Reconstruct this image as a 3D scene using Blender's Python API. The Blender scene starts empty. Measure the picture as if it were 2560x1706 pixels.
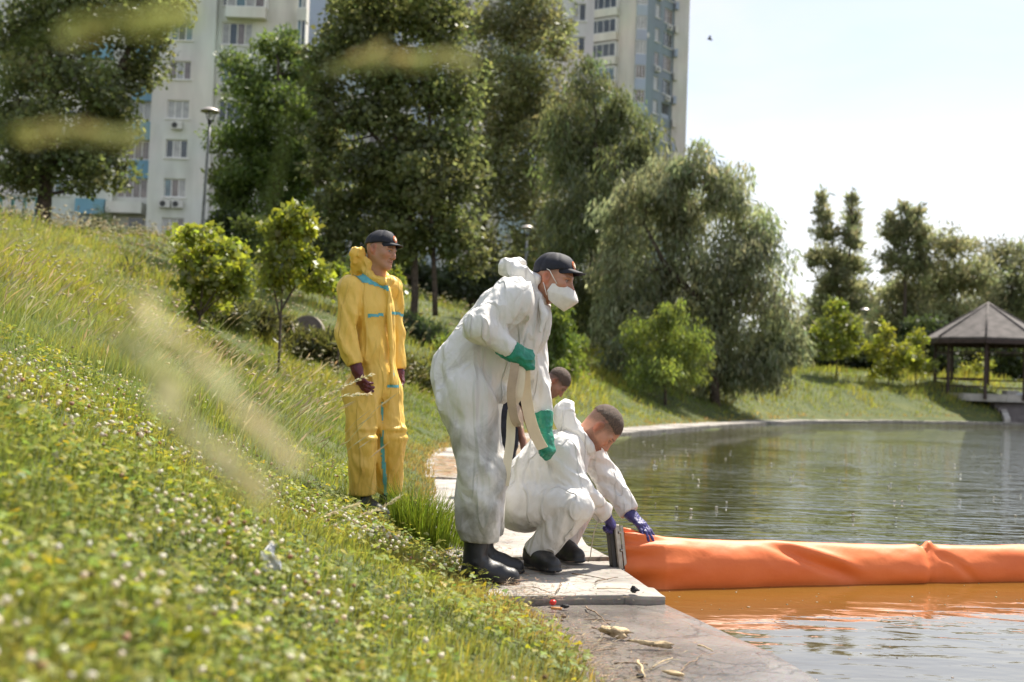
import bpy, bmesh, math, random
import numpy as np
from mathutils import Vector, Matrix
RNG = np.random.default_rng(7)
random.seed(7)
scene = bpy.context.scene
COLL = scene.collection
# ------------------------------------------------------------------ camera
FPX = 3000.0
PITCH, ROLL = math.radians(2.1), math.radians(2.0)
CAM = np.array([0.0, 0.0, 1.12])
_F = np.array([0, math.cos(PITCH), math.sin(PITCH)])
_R0 = np.array([1.0, 0, 0]); _U0 = np.array([0, -math.sin(PITCH), math.cos(PITCH)])
_R = math.cos(ROLL)*_R0 + math.sin(ROLL)*_U0
_U = -math.sin(ROLL)*_R0 + math.cos(ROLL)*_U0
cam = bpy.data.cameras.new('camera')
cam.sensor_width = 36.0
cam.lens = 36.0*FPX/2560.0
cam.clip_start = 0.05; cam.clip_end = 3000
cam.dof.use_dof = True; cam.dof.focus_distance = 6.7; cam.dof.aperture_fstop = 2.4
cam_o = bpy.data.objects.new('camera', cam); COLL.objects.link(cam_o)
cam_o.matrix_world = Matrix(((_R[0], _U[0], -_F[0], CAM[0]), (_R[1], _U[1], -_F[1], CAM[1]),
                             (_R[2], _U[2], -_F[2], CAM[2]), (0, 0, 0, 1)))
scene.camera = cam_o
# ------------------------------------------------------------------ sky and sun
SUN_EL, SUN_AZ = math.radians(57), math.radians(36)       # azimuth from +Y towards +X
world = bpy.data.worlds.new('World'); scene.world = world; world.use_nodes = True
wn, wl = world.node_tree.nodes, world.node_tree.links
wn.clear()
w_out = wn.new('ShaderNodeOutputWorld'); w_bg = wn.new('ShaderNodeBackground')
w_sky = wn.new('ShaderNodeTexSky'); w_sky.sky_type = 'NISHITA'; w_sky.sun_disc = False
w_sky.sun_elevation = SUN_EL; w_sky.sun_rotation = SUN_AZ
w_sky.air_density = 1.0; w_sky.dust_density = 1.0; w_sky.ozone_density = 1.0
w_tc = wn.new('ShaderNodeTexCoord')
w_map = wn.new('ShaderNodeMapping'); w_map.inputs['Scale'].default_value = (1.0, 1.0, 3.2)
w_map.inputs['Rotation'].default_value = (0.0, math.radians(9), 0.0)
w_noi = wn.new('ShaderNodeTexNoise'); w_noi.inputs['Scale'].default_value = 2.6
w_noi.inputs['Detail'].default_value = 7.0; w_noi.inputs['Roughness'].default_value = 0.55
w_noi.inputs['Distortion'].default_value = 0.5
w_rmp = wn.new('ShaderNodeMapRange'); w_rmp.inputs['From Min'].default_value = 0.40
w_rmp.inputs['From Max'].default_value = 0.68; w_rmp.inputs['To Min'].default_value = 0.35; w_rmp.inputs['To Max'].default_value = 0.95
w_sep = wn.new('ShaderNodeSeparateXYZ'); wl.new(w_tc.outputs['Generated'], w_sep.inputs[0])
w_low = wn.new('ShaderNodeMapRange'); w_low.interpolation_type = 'SMOOTHSTEP'      # thin cloud thickens towards the horizon
w_low.inputs['From Min'].default_value = 0.29; w_low.inputs['From Max'].default_value = 0.05; w_low.inputs['To Min'].default_value = 0.0; w_low.inputs['To Max'].default_value = 0.9
wl.new(w_sep.outputs['Z'], w_low.inputs['Value'])
w_mix = wn.new('ShaderNodeMix'); w_mix.data_type = 'RGBA'
w_mix.inputs['B'].default_value = (5.0, 5.05, 5.35, 1)         # thin cloud
w_mx2 = wn.new('ShaderNodeMix'); w_mx2.data_type = 'RGBA'; w_mx2.inputs['B'].default_value = (6.9, 7.0, 7.1, 1)    # bright low haze
wl.new(w_tc.outputs['Generated'], w_map.inputs['Vector']); wl.new(w_map.outputs['Vector'], w_noi.inputs['Vector'])
wl.new(w_noi.outputs['Fac'], w_rmp.inputs['Value']); wl.new(w_rmp.outputs['Result'], w_mix.inputs['Factor']); wl.new(w_mix.outputs['Result'], w_mx2.inputs['A']); wl.new(w_low.outputs['Result'], w_mx2.inputs['Factor'])
wl.new(w_sky.outputs['Color'], w_mix.inputs['A']); wl.new(w_mx2.outputs['Result'], w_bg.inputs['Color'])
w_bg.inputs['Strength'].default_value = 0.065
wl.new(w_bg.outputs['Background'], w_out.inputs['Surface'])
sun = bpy.data.lights.new('sun', 'SUN'); sun.energy = 3.2; sun.angle = math.radians(2.5); sun.color = (1.0, 0.93, 0.82)
sun_o = bpy.data.objects.new('sun', sun); COLL.objects.link(sun_o)
SUN_DIR = Vector((math.sin(SUN_AZ)*math.cos(SUN_EL), math.cos(SUN_AZ)*math.cos(SUN_EL), math.sin(SUN_EL)))
sun_o.rotation_euler = SUN_DIR.to_track_quat('Z', 'Y').to_euler()
scene.view_settings.view_transform = 'Standard'; scene.view_settings.look = 'None'
scene.view_settings.gamma = 1.0; scene.view_settings.use_curve_mapping = False
scene.view_settings.exposure = 1.62
scene.render.engine = 'CYCLES'
cy = scene.cycles
cy.use_denoising = True
cy.max_bounces = 7; cy.diffuse_bounces = 3; cy.glossy_bounces = 3; cy.transmission_bounces = 4; cy.transparent_max_bounces = 6
cy.caustics_reflective = False; cy.caustics_refractive = False
cy.sample_clamp_indirect = 4.0
# ------------------------------------------------------------------ helpers
def ray(x, y):
    return _F + (x-1280)/FPX*_R - (y-853)/FPX*_U
def at(x, y, Y):
    """point of the place seen at photo position x, y, at a distance Y along the ground"""
    d = ray(x, y); return CAM + d*(Y/d[1])
def atz(x, y, z):
    d = ray(x, y); return CAM + d*((z-CAM[2])/d[2])
def nrm(v):
    v = np.asarray(v, float); return v/np.linalg.norm(v)
def link(o, parent=None):
    COLL.objects.link(o)
    if parent is not None:
        o.parent = parent
    return o
def tag(o, label=None, cat=None, group=None, kind=None):
    if label: o['label'] = label
    if cat: o['category'] = cat
    if group: o['group'] = group
    if kind: o['kind'] = kind
    return o
def empty(name, loc=(0, 0, 0), rz=0.0):
    o = bpy.data.objects.new(name, None); o.location = loc; o.rotation_euler = (0, 0, rz)
    o.empty_display_size = 0.1
    COLL.objects.link(o); return o
def mesh_np(name, V, F, mat, parent=None, smooth=False, col=None, local=None):
    """V (n,3); F (m,3|4) array or list of polygons; col (n,3) per-vertex colour"""
    me = bpy.data.meshes.new(name)
    V = np.asarray(V, np.float32)
    if isinstance(F, np.ndarray):
        n, k = F.shape
        me.vertices.add(len(V)); me.vertices.foreach_set('co', V.ravel())
        me.loops.add(n*k); me.loops.foreach_set('vertex_index', F.astype(np.int32).ravel())
        me.polygons.add(n); me.polygons.foreach_set('loop_start', np.arange(0, n*k, k, dtype=np.int32))
        me.polygons.foreach_set('loop_total', np.full(n, k, np.int32))
        me.update(calc_edges=True)
    else:
        me.from_pydata([tuple(map(float, v)) for v in V], [], [list(f) for f in F]); me.update()
    if smooth:
        me.polygons.foreach_set('use_smooth', np.ones(len(me.polygons), bool))
    if col is not None:
        ca = me.color_attributes.new('Col', 'FLOAT_COLOR', 'POINT')
        c4 = np.ones((len(V), 4), np.float32); c4[:, :3] = col
        ca.data.foreach_set('color', c4.ravel())
    if mat is not None:
        me.materials.append(mat)
    o = bpy.data.objects.new(name, me)
    if local is not None:
        o.location = local
    return link(o, parent)
class MB:
    """collects plain shapes into one mesh"""
    def __init__(s): s.V = []; s.F = []
    def add(s, V, F):
        b = len(s.V); s.V += [tuple(map(float, v)) for v in V]; s.F += [[i+b for i in f] for f in F]; return s
    def box(s, x0, x1, y0, y1, z0, z1):
        V = [(x, y, z) for z in (z0, z1) for y in (y0, y1) for x in (x0, x1)]
        return s.add(V, [[0, 2, 3, 1], [4, 5, 7, 6], [0, 1, 5, 4], [2, 6, 7, 3], [0, 4, 6, 2], [1, 3, 7, 5]])
    def obox(s, c, ax, ay, az):
        c, ax, ay, az = map(np.asarray, (c, ax, ay, az))
        V = [c+i*ax+j*ay+k*az for k in (-1, 1) for j in (-1, 1) for i in (-1, 1)]
        return s.add(V, [[0, 2, 3, 1], [4, 5, 7, 6], [0, 1, 5, 4], [2, 6, 7, 3], [0, 4, 6, 2], [1, 3, 7, 5]])
    def tube(s, pts, rad, n=8, cap=True):
        pts = np.asarray(pts, float); m = len(pts)
        rad = np.broadcast_to(np.asarray(rad, float), (m,))
        T = np.gradient(pts, axis=0); T /= np.maximum(np.linalg.norm(T, axis=1, keepdims=True), 1e-9)
        a = np.array([0, 0, 1.0]) if abs(T[0][2]) < 0.9 else np.array([1.0, 0, 0])
        V = []
        u = np.cross(T[0], a); u /= np.linalg.norm(u)
        for i in range(m):
            u = u - T[i]*(u@T[i]); u /= max(np.linalg.norm(u), 1e-9); w = np.cross(T[i], u)
            for k in range(n):
                th = 2*math.pi*k/n
                V.append(pts[i] + rad[i]*(math.cos(th)*u + math.sin(th)*w))
        F = [[i*n+k, i*n+(k+1) % n, (i+1)*n+(k+1) % n, (i+1)*n+k] for i in range(m-1) for k in range(n)]
        if cap: F += [list(range(n))[::-1], [(m-1)*n+k for k in range(n)]]
        return s.add(V, F)
    def lathe(s, prof, c=(0, 0, 0), n=24, axis=None):
        V = [(c[0]+r*math.cos(2*math.pi*k/n), c[1]+r*math.sin(2*math.pi*k/n), c[2]+z) for r, z in prof for k in range(n)]
        m = len(prof)
        F = [[i*n+k, i*n+(k+1) % n, (i+1)*n+(k+1) % n, (i+1)*n+k] for i in range(m-1) for k in range(n)]
        F += [list(range(n))[::-1], [(m-1)*n+k for k in range(n)]]
        return s.add(V, F)
    def build(s, name, mat, parent=None, smooth=False, bevel=0.0):
        o = mesh_np(name, s.V, s.F, mat, parent, smooth)
        if bevel:
            bv = o.modifiers.new('bevel', 'BEVEL'); bv.width = bevel; bv.segments = 2; bv.limit_method = 'ANGLE'
        return o
def smooth_by_angle(o, ang=40):
    me = o.data
    bm = bmesh.new(); bm.from_mesh(me)
    for f in bm.faces: f.smooth = True
    for e in bm.edges:
        e.smooth = len(e.link_faces) == 2 and e.calc_face_angle(0) < math.radians(ang)
    bm.to_mesh(me); bm.free()
# ------------------------------------------------------------------ noise (numpy)
def _hash3(ix, iy, iz, seed):
    h = (ix.astype(np.int64)*374761393 + iy.astype(np.int64)*668265263 + iz.astype(np.int64)*2147483647 + seed*974711) & 0x7fffffff
    h = ((h ^ (h >> 13))*1274126177) & 0x7fffffff
    h = ((h ^ (h >> 16))*668265263) & 0x7fffffff
    return (h & 0xffff)/65535.0
def vnoise(P, seed=0):
    P = np.asarray(P, float); I = np.floor(P).astype(np.int64); f = P - I; f = f*f*f*(f*(f*6-15)+10)
    x, y, z = I[..., 0], I[..., 1], I[..., 2]; fx, fy, fz = f[..., 0], f[..., 1], f[..., 2]
    r = 0
    for dx in (0, 1):
        wx = fx if dx else 1-fx
        for dy in (0, 1):
            wy = fy if dy else 1-fy
            for dz in (0, 1):
                wz = fz if dz else 1-fz
                r = r + wx*wy*wz*_hash3(x+dx, y+dy, z+dz, seed)
    return r*2-1
def fbm(P, oct=3, seed=0):
    P = np.asarray(P, float); r = 0; a = 1.0
    for i in range(oct):
        r = r + a*vnoise(P*(2**i), seed+i*17); a *= 0.5
    return r
# ------------------------------------------------------------------ materials
def new_mat(name):
    m = bpy.data.materials.new(name); m.use_nodes = True
    nt = m.node_tree; nt.nodes.clear()
    out = nt.nodes.new('ShaderNodeOutputMaterial')
    return m, nt, nt.nodes, nt.links, out
def mat_basic(name, color, rough=0.6, metal=0.0, var=0.12, scale=6.0, bump=0.0, bscale=40.0, spec=0.5, sheen=0.0, color2=None, detail=5.0, lo=0.35, hi=0.65, coat=0.0, trans=0.0):
    """principled with noise-driven colour variation and optional noise bump"""
    m, nt, N, L, out = new_mat(name)
    b = N.new('ShaderNodeBsdfPrincipled')
    tc = N.new('ShaderNodeTexCoord')
    n1 = N.new('ShaderNodeTexNoise'); n1.inputs['Scale'].default_value = scale; n1.inputs['Detail'].default_value = detail
    L.new(tc.outputs['Object'], n1.inputs['Vector'])
    mr = N.new('ShaderNodeMapRange'); mr.inputs['From Min'].default_value = lo; mr.inputs['From Max'].default_value = hi
    L.new(n1.outputs['Fac'], mr.inputs['Value'])
    mx = N.new('ShaderNodeMix'); mx.data_type = 'RGBA'
    c = np.array(color); c2 = np.array(color2) if color2 is not None else np.clip(c*(1+var), 0, 1)
    c1 = c if color2 is not None else c*(1-var)
    mx.inputs['A'].default_value = (*c1, 1); mx.inputs['B'].default_value = (*c2, 1)
    L.new(mr.outputs['Result'], mx.inputs['Factor']); L.new(mx.outputs['Result'], b.inputs['Base Color'])
    b.inputs['Roughness'].default_value = rough; b.inputs['Metallic'].default_value = metal
    b.inputs['Specular IOR Level'].default_value = spec
    if sheen: b.inputs['Sheen Weight'].default_value = sheen
    if coat: b.inputs['Coat Weight'].default_value = coat
    if bump:
        n2 = N.new('ShaderNodeTexNoise'); n2.inputs['Scale'].default_value = bscale; n2.inputs['Detail'].default_value = 6
        L.new(tc.outputs['Object'], n2.inputs['Vector'])
        bp = N.new('ShaderNodeBump'); bp.inputs['Strength'].default_value = bump; bp.inputs['Distance'].default_value = 0.02
        L.new(n2.outputs['Fac'], bp.inputs['Height']); L.new(bp.outputs['Normal'], b.inputs['Normal'])
    L.new(b.outputs['BSDF'], out.inputs['Surface'])
    return m
def mat_leaf(name, trans=0.45, rough=0.5, gloss=0.06, gain=1.0):
    """two-sided leaf: colour from the mesh, diffuse + translucent + a little gloss"""
    m, nt, N, L, out = new_mat(name)
    at_ = N.new('ShaderNodeAttribute'); at_.attribute_name = 'Col'
    d = N.new('ShaderNodeBsdfDiffuse'); t = N.new('ShaderNodeBsdfTranslucent'); g = N.new('ShaderNodeBsdfGlossy')
    g.inputs['Roughness'].default_value = rough
    hs = N.new('ShaderNodeHueSaturation'); hs.inputs['Hue'].default_value = 0.485; hs.inputs['Saturation'].default_value = 1.05
    hs.inputs['Value'].default_value = 1.25*gain
    L.new(at_.outputs['Color'], d.inputs['Color']); L.new(at_.outputs['Color'], hs.inputs['Color'])
    L.new(hs.outputs['Color'], t.inputs['Color'])
    m1 = N.new('ShaderNodeMixShader'); m1.inputs['Fac'].default_value = trans
    L.new(d.outputs[0], m1.inputs[1]); L.new(t.outputs[0], m1.inputs[2])
    m2 = N.new('ShaderNodeMixShader'); m2.inputs['Fac'].default_value = gloss
    L.new(m1.outputs[0], m2.inputs[1]); L.new(g.outputs[0], m2.inputs[2])
    L.new(m2.outputs[0], out.inputs['Surface'])
    return m
# ================================================================== pond shape and terrain
_WE = np.array([(3.2, -6), (2.2, -3), (1.62, 0), (1.36, 2.5), (1.18, 4.4), (1.03, 5.2), (0.80, 5.94), (0.62, 7.0), (0.50, 8.1), (0.55, 12), (0.85, 18),
    (1.5, 23), (2.75, 28), (4.8, 33), (7.6, 39.5), (11.7, 47.4), (18.0, 54.6), (25.0, 59.6), (34, 63.5), (50, 66), (72, 60), (86, 42), (88, 15), (76, -12), (45, -26), (15, -20)], float)
def _catmull(P, m):
    n = len(P); out = []
    for i in range(n):
        p0, p1, p2, p3 = P[(i-1) % n], P[i], P[(i+1) % n], P[(i+2) % n]
        for k in range(m):
            t = k/m
            out.append(0.5*((2*p1)+(-p0+p2)*t+(2*p0-5*p1+4*p2-p3)*t*t+(-p0+3*p1-3*p2+p3)*t**3))
    return np.array(out)
POND = _catmull(_WE, 5)
def pond_sd(x, y):
    """signed distance to the water's edge: negative over water"""
    x = np.asarray(x, float); y = np.asarray(y, float); sh = x.shape
    x = x.ravel(); y = y.ravel(); best = np.full(x.shape, 1e9); ins = np.zeros(x.shape, bool)
    n = len(POND)
    for i in range(n):
        ax, ay = POND[i]; bx, by = POND[(i+1) % n]; dx, dy = bx-ax, by-ay
        t = np.clip(((x-ax)*dx+(y-ay)*dy)/(dx*dx+dy*dy), 0, 1)
        best = np.minimum(best, (x-ax-t*dx)**2+(y-ay-t*dy)**2)
        c = (ay > y) != (by > y)
        if dy != 0: ins ^= c & (x < ax+(y-ay)*dx/dy)
    r = np.sqrt(best); r[ins] *= -1
    return r.reshape(sh)
def pave_w(y):
    return np.interp(y, [0, 4, 6, 7, 9, 12, 16, 20, 25, 29, 34], [0.95, 0.88, 0.82, 0.86, 1.0, 1.25, 1.7, 1.75, 1.45, 1.1, 0.9])
def hill(x, y, d):
    x = np.asarray(x, float); y = np.asarray(y, float)
    Hp = np.clip(2.1 + (4-x)*(4.15/18), 2.1, 6.3)
    dd = np.maximum(d, 0); dd = dd*dd/(dd+0.30)
    z = 0.11 + Hp*np.tanh(0.45*dd/Hp)
    lf = np.clip((8-x)/14, 0, 1)
    z = z + np.maximum(y-42, 0)*(0.012+0.070*lf)*np.clip(1-(y-95)/60, 0, 1) * (dd > 0)
    far = np.clip((y-95)/60, 0, 1)
    z = np.where(y > 95, np.maximum(z, 0.11+Hp+53*(0.012+0.070*lf))*1.0, z)
    return z
def ground_z(x, y, noise=True):
    x = np.asarray(x, float); y = np.asarray(y, float)
    dw = pond_sd(x, y); d = dw - pave_w(y)
    z = hill(x, y, d)
    if noise:
        P = np.stack([x*0.55, y*0.55, 0*x], -1)
        z = z + np.clip(d/2.5, 0, 1)*0.16*fbm(P, 3, 3) + np.clip(d/0.6, 0, 1)*0.03*vnoise(P*5, 9)
    return np.where(d > 0, z, np.where(dw > 0, 0.03, np.maximum(-1.2, 0.03-0.7*(-dw))))
def on_ground(px, py, y0=1.0, y1=120.0):
    """where the line of sight through a photo position meets the ground"""
    d = ray(px, py); t = np.geomspace(y0, y1, 1500); P = CAM+d*(t/d[1])[:, None]
    h = ground_z(P[:, 0], P[:, 1]); k = np.argmax(P[:, 2] < h); return P[k]
def gz(x, y):
    return float(ground_z(np.array([x]), np.array([y]))[0])

# soil under the grass
m_soil, nt, N, L, out = new_mat('soil')
b = N.new('ShaderNodeBsdfPrincipled'); tc = N.new('ShaderNodeTexCoord')
n1 = N.new('ShaderNodeTexNoise'); n1.inputs['Scale'].default_value = 1.3; n1.inputs['Detail'].default_value = 8
n2 = N.new('ShaderNodeTexNoise'); n2.inputs['Scale'].default_value = 30; n2.inputs['Detail'].default_value = 6
cr = N.new('ShaderNodeValToRGB')
cr.color_ramp.elements[0].position = 0.35; cr.color_ramp.elements[0].color = (0.065, 0.095, 0.018, 1)
cr.color_ramp.elements[1].position = 0.7; cr.color_ramp.elements[1].color = (0.13, 0.145, 0.030, 1)
mxx = N.new('ShaderNodeMix'); mxx.data_type = 'RGBA'; mxx.blend_type = 'MULTIPLY'; mxx.inputs['Factor'].default_value = 0.6
L.new(tc.outputs['Object'], n1.inputs['Vector']); L.new(tc.outputs['Object'], n2.inputs['Vector'])
L.new(n1.outputs['Fac'], cr.inputs['Fac']); L.new(cr.outputs['Color'], mxx.inputs['A']); L.new(n2.outputs['Color'], mxx.inputs['B'])
L.new(mxx.outputs['Result'], b.inputs['Base Color']); b.inputs['Roughness'].default_value = 0.95
bp = N.new('ShaderNodeBump'); bp.inputs['Strength'].default_value = 0.8; bp.inputs['Distance'].default_value = 0.03
L.new(n2.outputs['Fac'], bp.inputs['Height']); L.new(bp.outputs['Normal'], b.inputs['Normal'])
L.new(b.outputs['BSDF'], out.inputs['Surface'])

nr, na = 190, 300
rr = 0.35*(2600/0.35)**(np.arange(nr)/(nr-1.0))
aa = np.concatenate([np.linspace(-50, 50, 190), np.linspace(50, 310, 60)[1:-1]])
na = len(aa)
A, Rr = np.meshgrid(np.radians(aa), rr)
gx, gy = Rr*np.sin(A), Rr*np.cos(A)
gzv = ground_z(gx, gy)
gzv[Rr > 170] = np.minimum(gzv[Rr > 170], 9.0)
idx = np.arange(nr*na).reshape(nr, na)
q = np.stack([idx[:-1, :], np.roll(idx, -1, 1)[:-1, :], np.roll(idx, -1, 1)[1:, :], idx[1:, :]], -1).reshape(-1, 4)
Vt = np.stack([gx, gy, gzv], -1).reshape(-1, 3)
Vt = np.vstack([Vt, [[0, 0, gz(0, 0)]]])
ground = mesh_np('ground', Vt, q, m_soil, smooth=True)
tag(ground, 'grassy bank and hillside rising left of the pond', kind='structure')

# ------------------------------------------------------------------ pond water
m_water, nt, N, L, out = new_mat('pond_water')
b = N.new('ShaderNodeBsdfPrincipled')
b.inputs['Base Color'].default_value = (0.075, 0.050, 0.012, 1); b.inputs['Roughness'].default_value = 0.02; b.inputs['IOR'].default_value = 1.5
tc = N.new('ShaderNodeTexCoord')
sx = N.new('ShaderNodeSeparateXYZ'); L.new(tc.outputs['Object'], sx.inputs[0])
# calm water on the near side of the boom, wind ripples beyond it
ma = N.new('ShaderNodeMath'); ma.operation = 'MULTIPLY_ADD'; ma.inputs[1].default_value = -0.31
L.new(sx.outputs['X'], ma.inputs[0]); L.new(sx.outputs['Y'], ma.inputs[2])
calm = N.new('ShaderNodeMapRange'); calm.inputs['From Min'].default_value = 6.6; calm.inputs['From Max'].default_value = 8.2
calm.inputs['To Min'].default_value = 0.13; calm.inputs['To Max'].default_value = 1.0
L.new(ma.outputs[0], calm.inputs['Value'])
wcol = N.new('ShaderNodeMix'); wcol.data_type = 'RGBA'; wcol.inputs['A'].default_value = (0.165, 0.088, 0.016, 1); wcol.inputs['B'].default_value = (0.034, 0.033, 0.010, 1)
wfac = N.new('ShaderNodeMapRange'); wfac.inputs['From Min'].default_value = 6.55; wfac.inputs['From Max'].default_value = 6.9
L.new(ma.outputs[0], wfac.inputs['Value']); ior = N.new('ShaderNodeMapRange'); ior.inputs['From Min'].default_value = 6.55; ior.inputs['From Max'].default_value = 6.9; ior.inputs['To Min'].default_value = 2.1; ior.inputs['To Max'].default_value = 1.45
L.new(ma.outputs[0], ior.inputs['Value']); L.new(ior.outputs['Result'], b.inputs['IOR'])          # oily film held back on the near side
wfr = N.new('ShaderNodeMapRange'); wfr.inputs['From Min'].default_value = 6.3; wfr.inputs['From Max'].default_value = 5.2; L.new(ma.outputs[0], wfr.inputs['Value'])
wcl = N.new('ShaderNodeMix'); wcl.data_type = 'RGBA'; wcl.inputs['B'].default_value = (0.085, 0.066, 0.036, 1); L.new(wfr.outputs['Result'], wcl.inputs['Factor']); L.new(wcol.outputs['Result'], wcl.inputs['A'])
L.new(wfac.outputs['Result'], wcol.inputs['Factor']); L.new(wcl.outputs['Result'], b.inputs['Base Color'])
mp = N.new('ShaderNodeMapping'); mp.inputs['Scale'].default_value = (1.0, 2.3, 1.0); mp.inputs['Rotation'].default_value = (0, 0, math.radians(-12))
L.new(tc.outputs['Object'], mp.inputs['Vector'])
w1 = N.new('ShaderNodeTexNoise'); w1.inputs['Scale'].default_value = 3.2; w1.inputs['Detail'].default_value = 3; w1.inputs['Distortion'].default_value = 0.3
w2 = N.new('ShaderNodeTexNoise'); w2.inputs['Scale'].default_value = 0.8; w2.inputs['Detail'].default_value = 2
w3 = N.new('ShaderNodeTexNoise'); w3.inputs['Scale'].default_value = 0.16; w3.inputs['Detail'].default_value = 3
L.new(mp.outputs['Vector'], w1.inputs['Vector']); L.new(mp.outputs['Vector'], w2.inputs['Vector']); L.new(tc.outputs['Object'], w3.inputs['Vector'])
patch = N.new('ShaderNodeMapRange'); patch.inputs['From Min'].default_value = 0.36; patch.inputs['From Max'].default_value = 0.60
patch.inputs['To Min'].default_value = 0.30; patch.inputs['To Max'].default_value = 1.25
L.new(w3.outputs['Fac'], patch.inputs['Value'])
ad = N.new('ShaderNodeMath'); ad.operation = 'MULTIPLY_ADD'; ad.inputs[1].default_value = 2.2
L.new(w2.outputs['Fac'], ad.inputs[0]); L.new(w1.outputs['Fac'], ad.inputs[2])
st = N.new('ShaderNodeMath'); st.operation = 'MULTIPLY'; L.new(calm.outputs['Result'], st.inputs[0]); L.new(patch.outputs['Result'], st.inputs[1])
hm = N.new('ShaderNodeMath'); hm.operation = 'MULTIPLY'; L.new(ad.outputs[0], hm.inputs[0]); L.new(st.outputs[0], hm.inputs[1])
bp = N.new('ShaderNodeBump'); bp.inputs['Strength'].default_value = 1.0; bp.inputs['Distance'].default_value = 0.032
L.new(hm.outputs[0], bp.inputs['Height']); L.new(bp.outputs['Normal'], b.inputs['Normal'])
L.new(b.outputs['BSDF'], out.inputs['Surface'])
cen = POND.mean(0)
nrmP = np.array([POND[(i+1) % len(POND)]-POND[i-1] for i in range(len(POND))]); nrmP = np.stack([nrmP[:, 1], -nrmP[:, 0]], 1)
nrmP /= np.linalg.norm(nrmP, axis=1, keepdims=True)
tst = pond_sd(POND[:, 0]+0.2*nrmP[:, 0], POND[:, 1]+0.2*nrmP[:, 1])
if tst.mean() < 0: nrmP = -nrmP            # outward (inland) normals
Pw = POND + nrmP*0.25
water = mesh_np('pond_water', np.column_stack([Pw, np.zeros(len(Pw))]), [list(range(len(Pw)))], m_water)
tag(water, 'green brown pond water with wind ripples', kind='structure')

# ------------------------------------------------------------------ paved edge of single slabs
m_slab, nt, N, L, out = new_mat('weathered_concrete')
b = N.new('ShaderNodeBsdfPrincipled'); tc = N.new('ShaderNodeTexCoord'); geo = N.new('ShaderNodeNewGeometry')
n1 = N.new('ShaderNodeTexNoise'); n1.inputs['Scale'].default_value = 2.2; n1.inputs['Detail'].default_value = 9; n1.inputs['Roughness'].default_value = 0.6
n2 = N.new('ShaderNodeTexNoise'); n2.inputs['Scale'].default_value = 55; n2.inputs['Detail'].default_value = 5
L.new(geo.outputs['Position'], n1.inputs['Vector']); L.new(geo.outputs['Position'], n2.inputs['Vector'])
cr = N.new('ShaderNodeValToRGB'); e = cr.color_ramp.elements
e[0].position = 0.30; e[0].color = (0.165, 0.150, 0.132, 1); e[1].position = 0.62; e[1].color = (0.48, 0.44, 0.39, 1)
x = e.new(0.46); x.color = (0.33, 0.30, 0.265, 1)
L.new(n1.outputs['Fac'], cr.inputs['Fac'])
mg = N.new('ShaderNodeMix'); mg.data_type = 'RGBA'; mg.blend_type = 'MULTIPLY'; mg.inputs['Factor'].default_value = 0.35
L.new(cr.outputs['Color'], mg.inputs['A']); L.new(n2.outputs['Color'], mg.inputs['B'])
vc = N.new('ShaderNodeTexVoronoi'); vc.feature = 'DISTANCE_TO_EDGE'; vc.inputs['Scale'].default_value = 1.7
nw = N.new('ShaderNodeTexNoise'); nw.inputs['Scale'].default_value = 4; nw.inputs['Detail'].default_value = 5
vmx = N.new('ShaderNodeMix'); vmx.data_type = 'VECTOR'; vmx.inputs['Factor'].default_value = 0.22
L.new(geo.outputs['Position'], nw.inputs['Vector']); L.new(geo.outputs['Position'], vmx.inputs['A']); L.new(nw.outputs['Color'], vmx.inputs['B']); L.new(vmx.outputs['Result'], vc.inputs['Vector'])
vr = N.new('ShaderNodeMapRange'); vr.inputs['From Min'].default_value = 0.0; vr.inputs['From Max'].default_value = 0.012; vr.inputs['To Min'].default_value = 0.35; vr.inputs['To Max'].default_value = 1.0
L.new(vc.outputs['Distance'], vr.inputs['Value'])
mcr = N.new('ShaderNodeMix'); mcr.data_type = 'RGBA'; mcr.blend_type = 'MULTIPLY'; mcr.inputs['Factor'].default_value = 0.8
L.new(mg.outputs['Result'], mcr.inputs['A']); L.new(vr.outputs['Result'], mcr.inputs['B'])
nsp = N.new('ShaderNodeTexNoise'); nsp.inputs['Scale'].default_value = 24; nsp.inputs['Detail'].default_value = 3; L.new(geo.outputs['Position'], nsp.inputs['Vector'])
rsp = N.new('ShaderNodeMapRange'); rsp.inputs['From Min'].default_value = 0.66; rsp.inputs['From Max'].default_value = 0.72; rsp.inputs['To Max'].default_value = 0.75; L.new(nsp.outputs['Fac'], rsp.inputs['Value'])
msp = N.new('ShaderNodeMix'); msp.data_type = 'RGBA'; msp.inputs['B'].default_value = (0.055, 0.042, 0.028, 1)
L.new(rsp.outputs['Result'], msp.inputs['Factor']); L.new(mcr.outputs['Result'], msp.inputs['A'])
# wet film near the water and in low spots: darker and glossier
n3 = N.new('ShaderNodeTexNoise'); n3.inputs['Scale'].default_value = 1.1; n3.inputs['Detail'].default_value = 4; n3.inputs['Distortion'].default_value = 0.6
L.new(geo.outputs['Position'], n3.inputs['Vector'])
sp = N.new('ShaderNodeSeparateXYZ'); L.new(geo.outputs['Position'], sp.inputs[0])
wz = N.new('ShaderNodeMapRange'); wz.inputs['From Min'].default_value = 0.112; wz.inputs['From Max'].default_value = 0.075
wz.inputs['To Min'].default_value = -0.25; wz.inputs['To Max'].default_value = 0.30
L.new(sp.outputs['Z'], wz.inputs['Value'])
wa = N.new('ShaderNodeMath'); wa.operation = 'ADD'; L.new(n3.outputs['Fac'], wa.inputs[0]); L.new(wz.outputs['Result'], wa.inputs[1])
wr = N.new('ShaderNodeMapRange'); wr.inputs['From Min'].default_value = 0.50; wr.inputs['From Max'].default_value = 0.62
L.new(wa.outputs[0], wr.inputs['Value'])
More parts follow.
